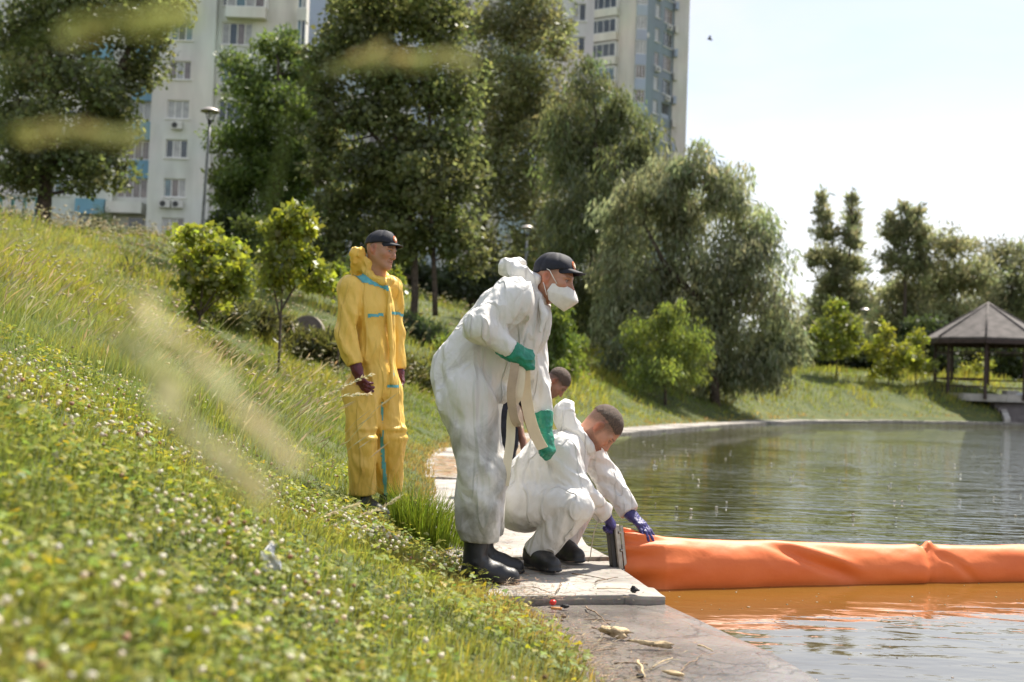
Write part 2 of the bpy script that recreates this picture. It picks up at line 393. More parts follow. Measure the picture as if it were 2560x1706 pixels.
wet = N.new('ShaderNodeMix'); wet.data_type = 'RGBA'; wet.blend_type = 'MULTIPLY'; wet.inputs['B'].default_value = (0.62, 0.60, 0.60, 1)
L.new(wr.outputs['Result'], wet.inputs['Factor']); L.new(msp.outputs['Result'], wet.inputs['A'])
L.new(wet.outputs['Result'], b.inputs['Base Color'])
rg = N.new('ShaderNodeMapRange'); rg.inputs['To Min'].default_value = 0.85; rg.inputs['To Max'].default_value = 0.16
L.new(wr.outputs['Result'], rg.inputs['Value']); L.new(rg.outputs['Result'], b.inputs['Roughness'])
bp = N.new('ShaderNodeBump'); bp.inputs['Strength'].default_value = 0.35; bp.inputs['Distance'].default_value = 0.006
L.new(n2.outputs['Fac'], bp.inputs['Height']); L.new(bp.outputs['Normal'], b.inputs['Normal'])
L.new(b.outputs['BSDF'], out.inputs['Surface'])

pavement = empty('pavement'); tag(pavement, 'pale concrete slab walkway along the edge of the pond', kind='structure')
seg = np.linalg.norm(np.diff(POND, axis=0), axis=1); cum = np.concatenate([[0], np.cumsum(seg)])
def pond_pt(s):
    return np.array([np.interp(s, cum, POND[:, 0]), np.interp(s, cum, POND[:, 1])])
def pond_n(s):
    t = pond_pt(s+0.3)-pond_pt(s-0.3); t /= np.linalg.norm(t); n = np.array([-t[1], t[0]])
    return n if pond_sd(*(pond_pt(s)+n*0.2)) > 0 else -n
s_ref = cum[np.argmin(np.linalg.norm(POND[:-1]-np.array([0.80, 5.94]), axis=1))]
s_end = cum[np.argmin(np.linalg.norm(POND-np.array([50, 66]), axis=1))]
rs = random.Random(4)
joints = [s_ref-6.9, s_ref-4.6] + [s_ref]
while joints[-1] < s_end:
    joints.append(joints[-1] + (1.12 if joints[-1] < s_ref+26 else 2.0))
for k in range(len(joints)-1):
    s0, s1 = joints[k], joints[k+1]
    g = 0.006
    zt = 0.120 + rs.uniform(-0.012, 0.012)
    tilt = rs.uniform(-0.004, 0.006)
    if joints[k] < s_ref-0.01: zt = 0.072 if s1 > s_ref-0.01 else 0.066; tilt = -0.002
    elif k == 2: zt = 0.118
    elif k == 3: zt = 0.134
    nu, nv = (14, 11) if s0 < s_ref+9 and s1 > s_ref-0.1 else ((40, 11) if s0 >= s_ref-4.7 and s0 < s_ref else (3, 3))
    V = []
    for i in range(nu):
        s = s0+g+(s1-s0-2*g)*i/(nu-1); p, n = pond_pt(s), pond_n(s); w = float(pave_w(p[1]))+0.22
        for j in range(nv):
            u = j/(nv-1); q_ = p+n*(w*u); z_ = zt+(tilt*u*2 if s0 < s_ref-0.01 else tilt*(1-2*u))
            V.append((q_[0], q_[1], z_))
    V = np.array(V)
    if nu > 3:                                                     # worn, slightly uneven concrete: chipped rim, shallow hollows
        e = np.array([(i in (0, nu-1)) or (j in (0, nv-1)) for i in range(nu) for j in range(nv)])
        V[:, 2] += 0.0035*fbm(V*np.array([3.0, 3.0, 0]), 3, 70+k); ch = np.clip(vnoise(V*np.array([9, 9, 0.0]), 71+k)-0.15, 0, 1)
        V[e, 2] -= 0.016*ch[e]; V[e, :2] += 0.007*np.stack([vnoise(V*8, 72+k), vnoise(V*8, 73+k)], -1)[e]
    nt_ = len(V); V = np.vstack([V, V*np.array([1, 1, 0])+np.array([0, 0, -0.06])])
    F = [[i*nv+j, i*nv+j+1, (i+1)*nv+j+1, (i+1)*nv+j] for i in range(nu-1) for j in range(nv-1)]
    ring = [j for j in range(nv)]+[i*nv+nv-1 for i in range(1, nu)]+[(nu-1)*nv+j for j in range(nv-2, -1, -1)]+[i*nv for i in range(nu-2, 0, -1)]
    for i in range(len(ring)):
        a_, c_ = ring[i], ring[(i+1) % len(ring)]; F.append([a_, a_+nt_, c_+nt_, c_])
    o = mesh_np('slab', V, F, m_slab, pavement)
    bm = bmesh.new(); bm.from_mesh(o.data); bmesh.ops.recalc_face_normals(bm, faces=bm.faces); bm.to_mesh(o.data); bm.free()
    if s0 < s_ref+12:
        bv = o.modifiers.new('bevel', 'BEVEL'); bv.width = 0.006; bv.segments = 2; bv.limit_method = 'ANGLE'; bv.angle_limit = math.radians(55)
# ================================================================== apartment blocks
def mat_wall(name, c, streak=0.25, brick=True):
    m, nt, N, L, out = new_mat(name)
    b = N.new('ShaderNodeBsdfPrincipled'); geo = N.new('ShaderNodeNewGeometry')
    mp = N.new('ShaderNodeMapping'); mp.inputs['Scale'].default_value = (0.9, 0.9, 0.22); L.new(geo.outputs['Position'], mp.inputs['Vector'])
    n1 = N.new('ShaderNodeTexNoise'); n1.inputs['Scale'].default_value = 1.1; n1.inputs['Detail'].default_value = 8; L.new(mp.outputs['Vector'], n1.inputs['Vector'])
    n2 = N.new('ShaderNodeTexNoise'); n2.inputs['Scale'].default_value = 0.18; n2.inputs['Detail'].default_value = 4; L.new(geo.outputs['Position'], n2.inputs['Vector'])
    mr = N.new('ShaderNodeMapRange'); mr.inputs['From Min'].default_value = 0.35; mr.inputs['From Max'].default_value = 0.75; L.new(n1.outputs['Fac'], mr.inputs['Value'])
    mx = N.new('ShaderNodeMix'); mx.data_type = 'RGBA'; mx.inputs['A'].default_value = (*c, 1); mx.inputs['B'].default_value = (*(np.array(c)*(1-streak)), 1)
    L.new(mr.outputs['Result'], mx.inputs['Factor'])
    m2 = N.new('ShaderNodeMix'); m2.data_type = 'RGBA'; m2.blend_type = 'MULTIPLY'; m2.inputs['Factor'].default_value = 0.25
    L.new(mx.outputs['Result'], m2.inputs['A']); L.new(n2.outputs['Color'], m2.inputs['B']); L.new(m2.outputs['Result'], b.inputs['Base Color'])
    b.inputs['Roughness'].default_value = 0.9
    n3 = N.new('ShaderNodeTexNoise'); n3.inputs['Scale'].default_value = 9; n3.inputs['Detail'].default_value = 4; L.new(geo.outputs['Position'], n3.inputs['Vector'])
    bp = N.new('ShaderNodeBump'); bp.inputs['Strength'].default_value = 0.3; bp.inputs['Distance'].default_value = 0.03
    L.new(n3.outputs['Fac'], bp.inputs['Height']); L.new(bp.outputs['Normal'], b.inputs['Normal'])
    L.new(b.outputs['BSDF'], out.inputs['Surface']); return m
W_WHITE = mat_wall('white_brick_wall', (0.82, 0.78, 0.74)); W_CREAM = mat_wall('cream_wall', (0.82, 0.77, 0.69)); W_GREY = mat_wall('blue_grey_wall', (0.28, 0.33, 0.36), 0.15)
W_BLUE = mat_wall('pale_blue_wall', (0.44, 0.52, 0.58), 0.12); P_BLUE = mat_wall('sky_blue_panel', (0.23, 0.42, 0.56), 0.12); P_LAV = mat_wall('lavender_panel', (0.46, 0.52, 0.62), 0.1)
M_FRAME = mat_basic('white_window_frame', (0.74, 0.72, 0.69), 0.5, var=0.05)
M_GLASS = [mat_basic('window_glass_dark', (0.035, 0.045, 0.05), 0.06, var=0.5, scale=0.7, spec=0.8), mat_basic('window_glass_curtain', (0.34, 0.33, 0.31), 0.15, var=0.2, scale=3, spec=0.8), mat_basic('window_glass_teal', (0.10, 0.17, 0.19), 0.06, var=0.4, scale=0.8, spec=0.8), mat_basic('window_glass_warm', (0.16, 0.125, 0.11), 0.1, var=0.3, scale=2, spec=0.8)]
M_AC = mat_basic('air_conditioner_case', (0.62, 0.60, 0.56), 0.6, var=0.1); M_ACD = mat_basic('fan_grille_dark', (0.05, 0.05, 0.05), 0.7)
rb = random.Random(12)
class Facade:
    """flat wall through O running along d, facing n; u metres along, z world height"""
    def __init__(s, O, d, parent, B):
        s.O = np.array([O[0], O[1], 0.0]); s.d = nrm(np.array([d[0], d[1], 0.0])); s.n = np.array([s.d[1], -s.d[0], 0.0])
        if s.n[1] > 0: s.n = -s.n
        s.par = parent; s.B = B
    def P(s, u, z, o=0.0): return s.O+s.d*u+s.n*o+np.array([0, 0, z])
    def box(s, mb, u0, u1, z0, z1, o0, o1):
        c = s.P((u0+u1)/2, (z0+z1)/2, (o0+o1)/2)-s.B
        mb.obox(c, s.d*(u1-u0)/2, s.n*(o1-o0)/2, np.array([0, 0, (z1-z0)/2])); return mb
    def wall(s, u0, u1, z0, z1, mat, holes=(), depth=0.35, name='wall'):
        us = sorted(set([u0, u1]+[h[0] for h in holes]+[h[1] for h in holes])); zs = sorted(set([z0, z1]+[h[2] for h in holes]+[h[3] for h in holes]))
        us = [u for u in us if u0 <= u <= u1]; zs = [z for z in zs if z0 <= z <= z1]
        mb = MB()
        for j in range(len(zs)-1):                                  # merge runs of solid cells in a row
            i = 0
            while i < len(us)-1:
                um, zm = (us[i]+us[i+1])/2, (zs[j]+zs[j+1])/2
                if any(h[0] < um < h[1] and h[2] < zm < h[3] for h in holes): i += 1; continue
                k = i
                while k+1 < len(us)-1 and not any(h[0] < (us[k+1]+us[k+2])/2 < h[1] and h[2] < zm < h[3] for h in holes): k += 1
                a, b_, c, e = us[i], us[k+1], zs[j], zs[j+1]
                V = [s.P(a, c)-s.B, s.P(b_, c)-s.B, s.P(b_, e)-s.B, s.P(a, e)-s.B]; mb.add(V, [[0, 1, 2, 3]]); i = k+1
        for h in holes:
            a, b_, c, e = h[:4]; q = [(a, c), (b_, c), (b_, e), (a, e)]
            for k in range(4):
                p1, p2 = q[k], q[(k+1) % 4]
                mb.add([s.P(*p1)-s.B, s.P(*p2)-s.B, s.P(*p2, o=-depth)-s.B, s.P(*p1, o=-depth)-s.B], [[0, 1, 2, 3]])
        for (a, b_) in (((u0, z0), (u0, z1)), ((u1, z0), (u1, z1)), ((u0, z1), (u1, z1))):
            mb.add([s.P(*a)-s.B, s.P(*b_)-s.B, s.P(*b_, o=-4.0)-s.B, s.P(*a, o=-4.0)-s.B], [[0, 1, 2, 3]])
        return mb.build(name, mat, s.par)
    def window(s, u0, u1, z0, z1, n=3, o=-0.12, sill=True, glass=None, frame=None):
        fw = 0.07; mb = MB()
        s.box(mb, u0, u1, z0, z0+fw, o-0.06, o); s.box(mb, u0, u1, z1-fw, z1, o-0.06, o)
        for k in range(n+1):
            uc = u0+(u1-u0)*k/n; w = fw if 0 < k < n else fw
            a = max(u0, uc-w/2) if k else u0; b_ = min(u1, uc+w/2) if k < n else u1
            if k == 0: b_ = u0+fw
            if k == n: a = u1-fw
            s.box(mb, a, b_, z0+fw, z1-fw, o-0.06, o)
        w = mb.build('window', M_FRAME, s.par)
        for k in range(n):
            a, b_ = u0+(u1-u0)*k/n+fw*0.45, u0+(u1-u0)*(k+1)/n-fw*0.45
            g = glass if glass is not None else rb.choice([0, 0, 1, 1, 2, 3])
            s.box(MB(), a, b_, z0+fw*0.9, z1-fw*0.9, o-0.055, o-0.02).build('pane', M_GLASS[g], w)
        if sill: s.box(MB(), u0-0.12, u1+0.12, z0-0.10, z0-0.015, -0.05, 0.10).build('sill', M_FRAME, w)
        return w
    def ac(s, u, z):
        a = s.box(MB(), u-0.40, u+0.40, z-0.28, z+0.28, 0.06, 0.36).build('air_conditioner', M_AC, s.par, bevel=0.02)
        c = s.P(u-0.12, z, 0.362)-s.B; V = [c+s.d*0.21*math.cos(t)+np.array([0, 0, 0.21*math.sin(t)]) for t in np.linspace(0, 2*math.pi, 16, endpoint=False)]
        V2 = [v+s.n*0.012 for v in V]; mesh_np('fan_grille', V+V2, [list(range(16, 32))]+[[i, (i+1) % 16, 16+(i+1) % 16, 16+i] for i in range(16)], M_ACD, a)
    def panel(s, u0, u1, z0, z1, mat, o0, o1, name='balcony_panel'):
        return s.box(MB(), u0, u1, z0, z1, o0, o1).build(name, mat, s.par)
# ---- white block on the left
YB = 86.0
bA = empty('apartment_block', (at(450, 600, YB)[0], YB, gz(at(450, 600, YB)[0], YB)-0.5)); B0 = np.array(bA.location)
tag(bA, 'white brick apartment block with blue balconies at the far left', 'building')
zr = lambda py, px=430, Y=YB: at(px, py, Y)[2]
xr = lambda px, py=400, Y=YB: at(px, py, Y)[0]
ztop, zbot = zr(-160), B0[2]-1.5
rowA = [(zr(591-98.3*k), zr(545-98.3*k)) for k in range(8)]        # bottom, top
fA = Facade((xr(372), YB), (1, 0), bA, B0); uA = lambda px: xr(px)-xr(372)
holes = [(uA(412), uA(467), a, b_) for a, b_ in rowA]
fA.wall(0, uA(524), zbot, ztop, W_WHITE, holes)
for k, h in enumerate(holes): fA.window(*h, 3, -0.14)
for k, pxs in ((1, (419, 451)), (3, (440,)), (6, (430,))):
    for p in pxs: fA.ac(uA(p), rowA[k][0]-0.55)
fB = Facade((xr(525), YB+0.55), (1, 0), bA, B0); uB = lambda px: xr(px, Y=YB+0.55)-xr(525, Y=YB+0.55)
holes = [(uB(535), uB(612), rowA[k][0]-0.05, rowA[k][1]+0.25) for k in range(8)]
fB.wall(0, uB(728), zbot, ztop, W_WHITE, holes)
for k, h in enumerate(holes): fB.window(*h, 4, -0.14)
for k, p in ((4, 552), (6, 560), (7, 570)): fB.ac(uB(p), rowA[k][0]-0.6)
# glazed corner bays
for k in range(4, 8):
    z0, z1 = rowA[k][0]-0.35, rowA[k][1]+0.35
    if k == 6:
        fB.panel(uB(548), uB(648), z0-0.75, z0, W_WHITE, 0.02, 0.75, 'bay_parapet'); w = fB.window(uB(550), uB(646), z0, z1+0.1, 4, 0.72, False)
        fB.panel(uB(646), uB(650), z0, z1+0.1, M_FRAME, 0.0, 0.75, 'bay_side')
    fB.panel(uB(728), uB(752), z0-0.9, z0, W_WHITE, 0.0, 0.9, 'bay_parapet'); fB.window(uB(729), uB(751), z0, z1, 2, 0.85, False)
# recessed blue balconies
fC = Facade((xr(283, Y=YB+1.6), YB+1.6), (1, 0), bA, B0); uC = lambda px: xr(px, Y=YB+1.6)-xr(283, Y=YB+1.6)
holes = [(uC(296), uC(372), rowA[k][0]+0.05, rowA[k][1]+0.15) for k in range(1, 8)]
fC.wall(-0.2, uC(384), zbot, ztop, W_WHITE, holes)
for k, h in enumerate(holes): fC.window(*h, 4, -0.1, False, rb.choice([1, 3, 3]))
for k in range(2, 8): fC.panel(uC(326), uC(377), rowA[k][0]-1.35, rowA[k][0]-0.02, P_BLUE, 0.06, 0.30)
fC.panel(uC(330), uC(366), zbot, rowA[0][1]+0.1, M_GLASS[0], 0.02, 0.10, 'doorway'); fC.panel(uC(284), uC(372), rowA[0][1]+0.3, rowA[1][0]-0.4, W_WHITE, 0.1, 1.3, 'porch_canopy')
fL = Facade((xr(-60, Y=YB+1.0), YB+1.0), (1, 0), bA, B0); uL = lambda px: xr(px, Y=YB+1.0)-xr(-60, Y=YB+1.0)
holes = [(uL(p), uL(p+56), rowA[k][0], rowA[k][1]) for p in (20, 120) for k in range(1, 8)]
fL.wall(0, uL(284), zbot, ztop, W_WHITE, holes)
for h in holes: fL.window(*h, 3, -0.14)
for k in range(0, 8): fL.panel(uL(200), uL(272), rowA[k][1]+0.15, rowA[k][1]+1.25, P_BLUE, 0.05, 0.6)
fL.panel(uL(205), uL(270), zbot, rowA[0][1], M_GLASS[0], 0.02, 0.06, 'doorway')
# ---- blue-grey block behind the trees in the middle
YM = 100.0
bM = empty('apartment_block', (at(1050, 600, YM)[0], YM, gz(at(1050, 600, YM)[0], YM)-0.5)); B1 = np.array(bM.location)
tag(bM, 'pale blue and white apartment block glimpsed behind the poplars in the middle', 'building')
xm = lambda px, py=400: at(px, py, YM)[0]; zm = lambda py, px=1000: at(px, py, YM)[2]
rowM = [(zm(620-84*k), zm(576-84*k)) for k in range(9)]; zbm = B1[2]-1.5; ztm = zm(-150)
for (a, b_, o_, mt, cols) in ((752, 900, 0.0, W_BLUE, (800, 862)), (900, 968, -1.2, W_WHITE, (915,)), (968, 1100, 0.3, W_BLUE, (990, 1052)), (1100, 1250, -0.8, W_WHITE, (1130, 1192)), (1250, 1340, 0.2, W_BLUE, (1270,)), (1340, 1475, -0.5, W_WHITE, (1362, 1420))):
    f = Facade((xm(a), YM-o_), (1, 0), bM, B1); u = lambda px: xm(px)-xm(a)
    holes = [(u(c), u(c+34), r_[0], r_[1]) for c in cols for r_ in rowM]
    f.wall(0, u(b_), zbm, ztm, mt, holes)
    for h in holes: f.window(*h, 2, -0.1)
# ---- tall tower on the right: its corner points at the pond
YT_ = 136.0
cpt = at(1603, 100, YT_); bT = empty('tower_block', (cpt[0], YT_, gz(cpt[0], YT_)-1.0)); B2 = np.array(bT.location)
tag(bT, 'tall cream and grey apartment tower rising above the willows', 'building')
zt = lambda py: at(1540, py, YT_+1)[2]
rowT = [(zt(79+61*k), zt(45+61*k)) for k in range(-3, 8)]; ztt = zt(-130); zbt = B2[2]-1.0
th1, th2 = math.radians(32), math.radians(52)
def x_at(px, O, d, py=100):                                       # distance along a wall at which it is seen at photo column px
    r_ = ray(px, py); A_ = np.array([[d[0], -r_[0]], [d[1], -r_[1]]]); s_ = np.linalg.solve(A_, np.array([CAM[0]-O[0], CAM[1]-O[1]])); return float(s_[0])
OD = at(1590, 100, YT_+0.4); dD = (-math.cos(th1), math.sin(th1)); uD = lambda px: x_at(px, OD, dD)
fD = Facade(OD, dD, bT, B2)
holes = [(uD(1540), uD(1485), a, b_) for a, b_ in rowT]+[(uD(1447), uD(1412), a, b_) for a, b_ in rowT]
fD.wall(0, uD(1471), zbt, ztt, W_CREAM, holes[:len(rowT)])
fW2 = Facade(np.array(OD)+np.array([dD[0], dD[1], 0])*(uD(1471)+0.002)+fD.n*0.5, dD, bT, B2); off = uD(1471)
fW2.wall(0, uD(1400)-off, zbt, ztt, W_WHITE, [(h[0]-off, h[1]-off, h[2], h[3]) for h in holes[len(rowT):]])
for h in holes[len(rowT):]: fW2.window(h[0]-off, h[1]-off, h[2], h[3], 3, -0.1)
for k, h in enumerate(holes[:len(rowT)]):
    fD.panel(h[0]-0.35, h[1]+0.1, h[2]-0.9, h[2]-0.02, W_CREAM, 0.02, 0.75, 'bay_parapet')
    fD.window(h[0]-0.3, h[1]+0.05, h[2], h[3], 4, 0.72, False, rb.choice([1, 2, 0])); fD.panel(h[0]-0.36, h[0]-0.31, h[2], h[3], M_FRAME, 0.0, 0.75, 'bay_side'); fD.panel(h[0]-0.36, h[1]+0.1, h[3]+0.01, h[3]+0.12, M_FRAME, 0.0, 0.78, 'bay_cover')
    if k % 2 == 0: fD.ac(uD(1500 if k % 4 else 1520), h[2]-0.55-0.0)
OG = at(1616, 100, YT_+1.6); dG = (math.cos(th2), math.sin(th2)); uG = lambda px: x_at(px, OG, dG); fG = Facade(OG, dG, bT, B2)
if fG.n[0] < 0: fG.n = -fG.n
fG.n = np.array([dG[1], -dG[0], 0.0])
rG = [(a-0.3, b_-0.3) for a, b_ in rowT]
holes = [(uG(1637), uG(1649), a, b_) for a, b_ in rG]+[(uG(1659), uG(1681), a-0.1, b_+0.1) for a, b_ in rG]
fG.wall(0, uG(1685), zbt, ztt, W_GREY, holes, 0.5)
for k, h in enumerate(holes):
    if k == len(rG)+6: fG.panel(h[0], h[1], h[2]-0.2, h[2]+0.55, P_LAV, -0.3, -0.2); continue       # an open loggia
    fG.window(*h, 2 if k < len(rG) else 3, -0.1, True, rb.choice([1, 1, 0, 3]))
    if k % 3 == 1: fG.ac((h[0]+h[1])/2, h[2]-0.5)
OBy = at(1590, 100, YT_+0.2); dB = (1, 0.12); fBy = Facade(OBy, dB, bT, B2); uY = lambda px: x_at(px, OBy, dB)
fBy.wall(0, uY(1617), zbt, ztt, W_GREY, (), name='bay_wall')
for k, (a, b_) in enumerate(rowT):
    fBy.panel(-0.05, uY(1615), a-1.28, a-0.02, P_LAV, 0.05, 0.5); fBy.window(-0.02, uY(1614), a, b_-0.0, 3, 0.45, False, rb.choice([0, 1, 3]))
    if k % 3 == 0: fBy.ac(uY(1613), a-0.6)
OE = at(1685, 100, YT_+6.3); dE = (math.cos(-th1), -math.sin(-th1)); dE = (math.cos(math.radians(8)), math.sin(math.radians(8))); fE = Facade(OE, dE, bT, B2); uE = lambda px: x_at(px, OE, dE)
fE.wall(0, uE(1722), zbt, ztt, W_CREAM, ())
for k, (a, b_) in enumerate(rG): fE.panel(0.02, uE(1693), a-1.0, a-0.1, P_LAV if k % 2 else W_CREAM, 0.05, 0.5); 
# ================================================================== vegetation
M_GRASS = mat_leaf('grass_blade', 0.50, 0.5, 0.025)
M_LEAF = mat_leaf('tree_leaf', 0.56, 0.45, 0.04)
M_LEAFY = mat_leaf('young_leaf', 0.55, 0.45, 0.06)
M_PETAL = mat_leaf('pale_petal', 0.35, 0.6, 0.02)
M_BARK = mat_basic('bark', (0.075, 0.055, 0.040), 0.9, var=0.4, scale=9, bump=0.8, bscale=24)
r30 = np.random.default_rng(30)
def jitter_cols(base, n, v=0.25, hue=0.12, rng=r30):
    base = np.asarray(base, float); base = np.broadcast_to(base, (n, 3)) if base.ndim == 1 else base
    k = 1+v*rng.standard_normal(n)[:, None]*0.7; h = 1+hue*rng.standard_normal((n, 3))*np.array([1.0, 0.35, 0.8])
    return np.clip(base*np.clip(k, 0.45, 1.8)*h, 0.004, 0.9)
def blades(name, x, y, h, w, lean, cols, mat=None, z=None, tag_=None, curl=0.35):
    """grass: each blade three triangles, bent over along its lean"""
    n = len(x); z = ground_z(x, y) if z is None else z
    az = r30.uniform(0, 2*math.pi, n); sd = np.stack([np.cos(az), np.sin(az), 0*az], -1)
    b = np.stack([x, y, z-0.01], -1); up = np.array([0, 0, 1.0])
    ln = np.column_stack([lean, np.zeros(n)])
    mid = b+up*(h*0.55)[:, None]+ln*(h*0.22)[:, None]
    tip = b+up*(h*(1-curl*np.linalg.norm(lean, axis=1)))[:, None]+ln*(h*0.75)[:, None]
    hw = (w/2)[:, None]*sd
    V = np.stack([b-hw, b+hw, mid-hw*0.8, mid+hw*0.8, tip], 1).reshape(-1, 3)
    i = (np.arange(n)*5)[:, None]
    F = np.stack([i+[0, 1, 3], i+[0, 3, 2], i+[2, 3, 4]], 1).reshape(-1, 3)
    o = mesh_np(name, V, F, mat or M_GRASS, col=np.repeat(cols, 5, 0))
    return o
def quads(name, c, ax, sd, mat, cols, parent=None):
    """leaf-shaped quads: c centre-base, ax long axis vector, sd half-width vector"""
    n = len(c)
    V = np.stack([c, c+ax*0.42+sd, c+ax, c+ax*0.42-sd], 1).reshape(-1, 3)
    F = (np.arange(n)*4)[:, None]+np.arange(4)
    return mesh_np(name, V, F, mat, parent, col=np.repeat(cols, 4, 0))
def wedge(n, rmin, rmax, a0, a1, p=0.7, rng=r30):
    r = (rmin**p+rng.uniform(0, 1, n)*(rmax**p-rmin**p))**(1/p); a = np.radians(rng.uniform(a0, a1, n))
    return r*np.sin(a), r*np.cos(a), r
# ------------------------------------------------------------------ grass over bank and hillside
G_LUSH, G_YEL, G_DRY, G_DARK = np.array((0.175, 0.228, 0.045)), np.array((0.35, 0.355, 0.062)), np.array((0.36, 0.25, 0.085)), np.array((0.055, 0.095, 0.018))
def grass_field(name, n, rmin, rmax, a0, a1, label, hscale=1.0):
    x, y, r = wedge(n, rmin, rmax, a0, a1)
    d = pond_sd(x, y)-pave_w(y)
    k = d > 0.0+0.05*r30.standard_normal(n); x, y, r, d = x[k], y[k], r[k], d[k]; n = len(x)
    pn = fbm(np.stack([x*0.6, y*0.6, 0*x], -1), 3, 61); pn2 = vnoise(np.stack([x*2.3, y*2.3, 0*x], -1), 66)
    near = np.clip((5.5-r)/2.5, 0, 1)
    tall = np.clip((d-0.75)/1.3, 0.0, 1)*np.clip((r-5.2)/3.0, 0, 1)*np.where((np.abs(x+0.95) < 0.6) & (np.abs(y-7.3) < 0.9), 0.25, 1.0)
    h = (0.06+0.06*r30.uniform(0, 1, n))*(1-tall)+tall*(0.16+0.18*r30.uniform(0, 1, n))*(0.85+0.5*pn)
    h *= np.clip(0.75+0.4*pn2, 0.4, 1.3)*hscale*(1+np.clip((r-25)/60, 0, 0.5))
    w = 0.0032+0.00052*r
    ly = np.clip(0.35+0.75*pn+0.25*pn2, 0, 1)[:, None]
    col = G_LUSH*(1-ly)+G_YEL*ly
    dk = np.clip(-0.15-pn2*0.8, 0, 1)[:, None]*0.7; col = col*(1-dk)+G_DARK*dk
    dry = np.clip(1.0-d/0.50+0.5*pn2, 0, 1)*np.clip(r/5-0.3, 0.35, 1)+np.clip(0.05+0.7*vnoise(np.stack([x*5, y*5, 0*x], -1), 71), 0, 1)*0.2
    dry = np.clip(dry*r30.uniform(0.4, 1.3, n), 0, 0.95)[:, None]; col = col*(1-dry)+G_DRY*dry
    ln = np.stack([0.25+0.42*r30.standard_normal(n), 0.42*r30.standard_normal(n)], -1)
    o = blades(name, x, y, np.maximum(h, 0.03), w, ln, jitter_cols(col, n, 0.30, 0.10))
    return tag(o, label, kind='stuff')
grass_field('grass', 215000, 1.1, 24, -36, 30, 'tall yellow green grass over the near bank')
grass_field('far_grass', 45000, 24, 95, -36, 8, 'rough grass over the hillside and the far bank', 1.15)
grass_field('meadow_grass', 30000, 13, 32, -32, 3, 'tall grass between the juniper bushes on the slope', 1.1)
grass_field('bank_grass', 75000, 23, 75, 2, 34, 'lush green grass over the bank across the water', 1.25)
# dense tuft beside the boots
def tuft(name, label, cx, cy, n, rad, hh, col, group):
    a = r30.uniform(0, 2*math.pi, n); rr_ = rad*np.sqrt(r30.uniform(0, 1, n)); x, y = cx+rr_*np.cos(a), cy+rr_*np.sin(a)
    ln = np.stack([np.cos(a)*0.55*rr_/rad+0.15, np.sin(a)*0.55*rr_/rad], -1)+0.18*r30.standard_normal((n, 2))
    o = blades(name, x, y, hh*r30.uniform(0.55, 1.1, n), np.full(n, 0.0052), ln, jitter_cols(col, n, 0.3, 0.1))
    return tag(o, label, 'grass tuft', group)
p_ = atz(1075, 1335, 0.2); tuft('grass_tuft', 'thick tuft of long green grass just left of the white trousers', p_[0], p_[1], 1100, 0.24, 0.40, (0.11, 0.16, 0.02), 'grass tufts by the paving')
p_ = atz(985, 1265, 0.3); tuft('grass_tuft', 'grass tuft growing over the right boot of the yellow overall', p_[0]+0.03, p_[1]-0.12, 260, 0.11, 0.26, (0.13, 0.18, 0.025), 'grass tufts by the paving')
p_ = atz(905, 1270, 0.3); tuft('grass_tuft', 'grass tuft growing over the left boot of the yellow overall', p_[0]-0.02, p_[1]-0.12, 240, 0.12, 0.20, (0.14, 0.18, 0.025), 'grass tufts by the paving')
# ------------------------------------------------------------------ clover: three-part leaves, white flower heads
def clover_leaves(n):
    x, y, r = wedge(n, 1.1, 9.5, -36, 16, 1.1)
    d = pond_sd(x, y)-pave_w(y); pn = fbm(np.stack([x*1.1, y*1.1, 0*x], -1), 2, 81)
    k = (d > 0.02) & (r30.uniform(0, 1, n) < np.clip(0.65+0.9*pn-0.10*np.clip(r-4.5, 0, 9), 0.0, 1)); x, y, r, d = x[k], y[k], r[k], d[k]; n = len(x)
    z = ground_z(x, y)+r30.uniform(0.03, 0.105, n); s = r30.uniform(0.0055, 0.0115, n)*(1+0.06*r)
    a0 = r30.uniform(0, 2*math.pi, n); tilt = 0.35*r30.standard_normal((n, 2))
    col = jitter_cols((0.225, 0.258, 0.052), n, 0.3, 0.14); yl = r30.uniform(0, 1, n) < 0.16; col[yl] = jitter_cols((0.34, 0.33, 0.035), yl.sum(), 0.2)
    C, A_, S2, K = [], [], [], []
    for j in range(3):
        a = a0+j*2.094; ax = np.stack([np.cos(a), np.sin(a), tilt[:, 0]*np.cos(a)+tilt[:, 1]*np.sin(a)-0.12], -1)*s[:, None]*1.25
        sd = np.stack([-np.sin(a), np.cos(a), tilt[:, 1]*np.cos(a)-tilt[:, 0]*np.sin(a)], -1)*s[:, None]*0.62
        C.append(np.stack([x, y, z], -1)); A_.append(ax); S2.append(sd); K.append(col)
    o = quads('clover_leaves', np.vstack(C), np.vstack(A_), np.vstack(S2), M_GRASS, np.vstack(K))
    tag(o, 'low clover leaves carpeting the near bank', kind='stuff')
clover_leaves(44000)
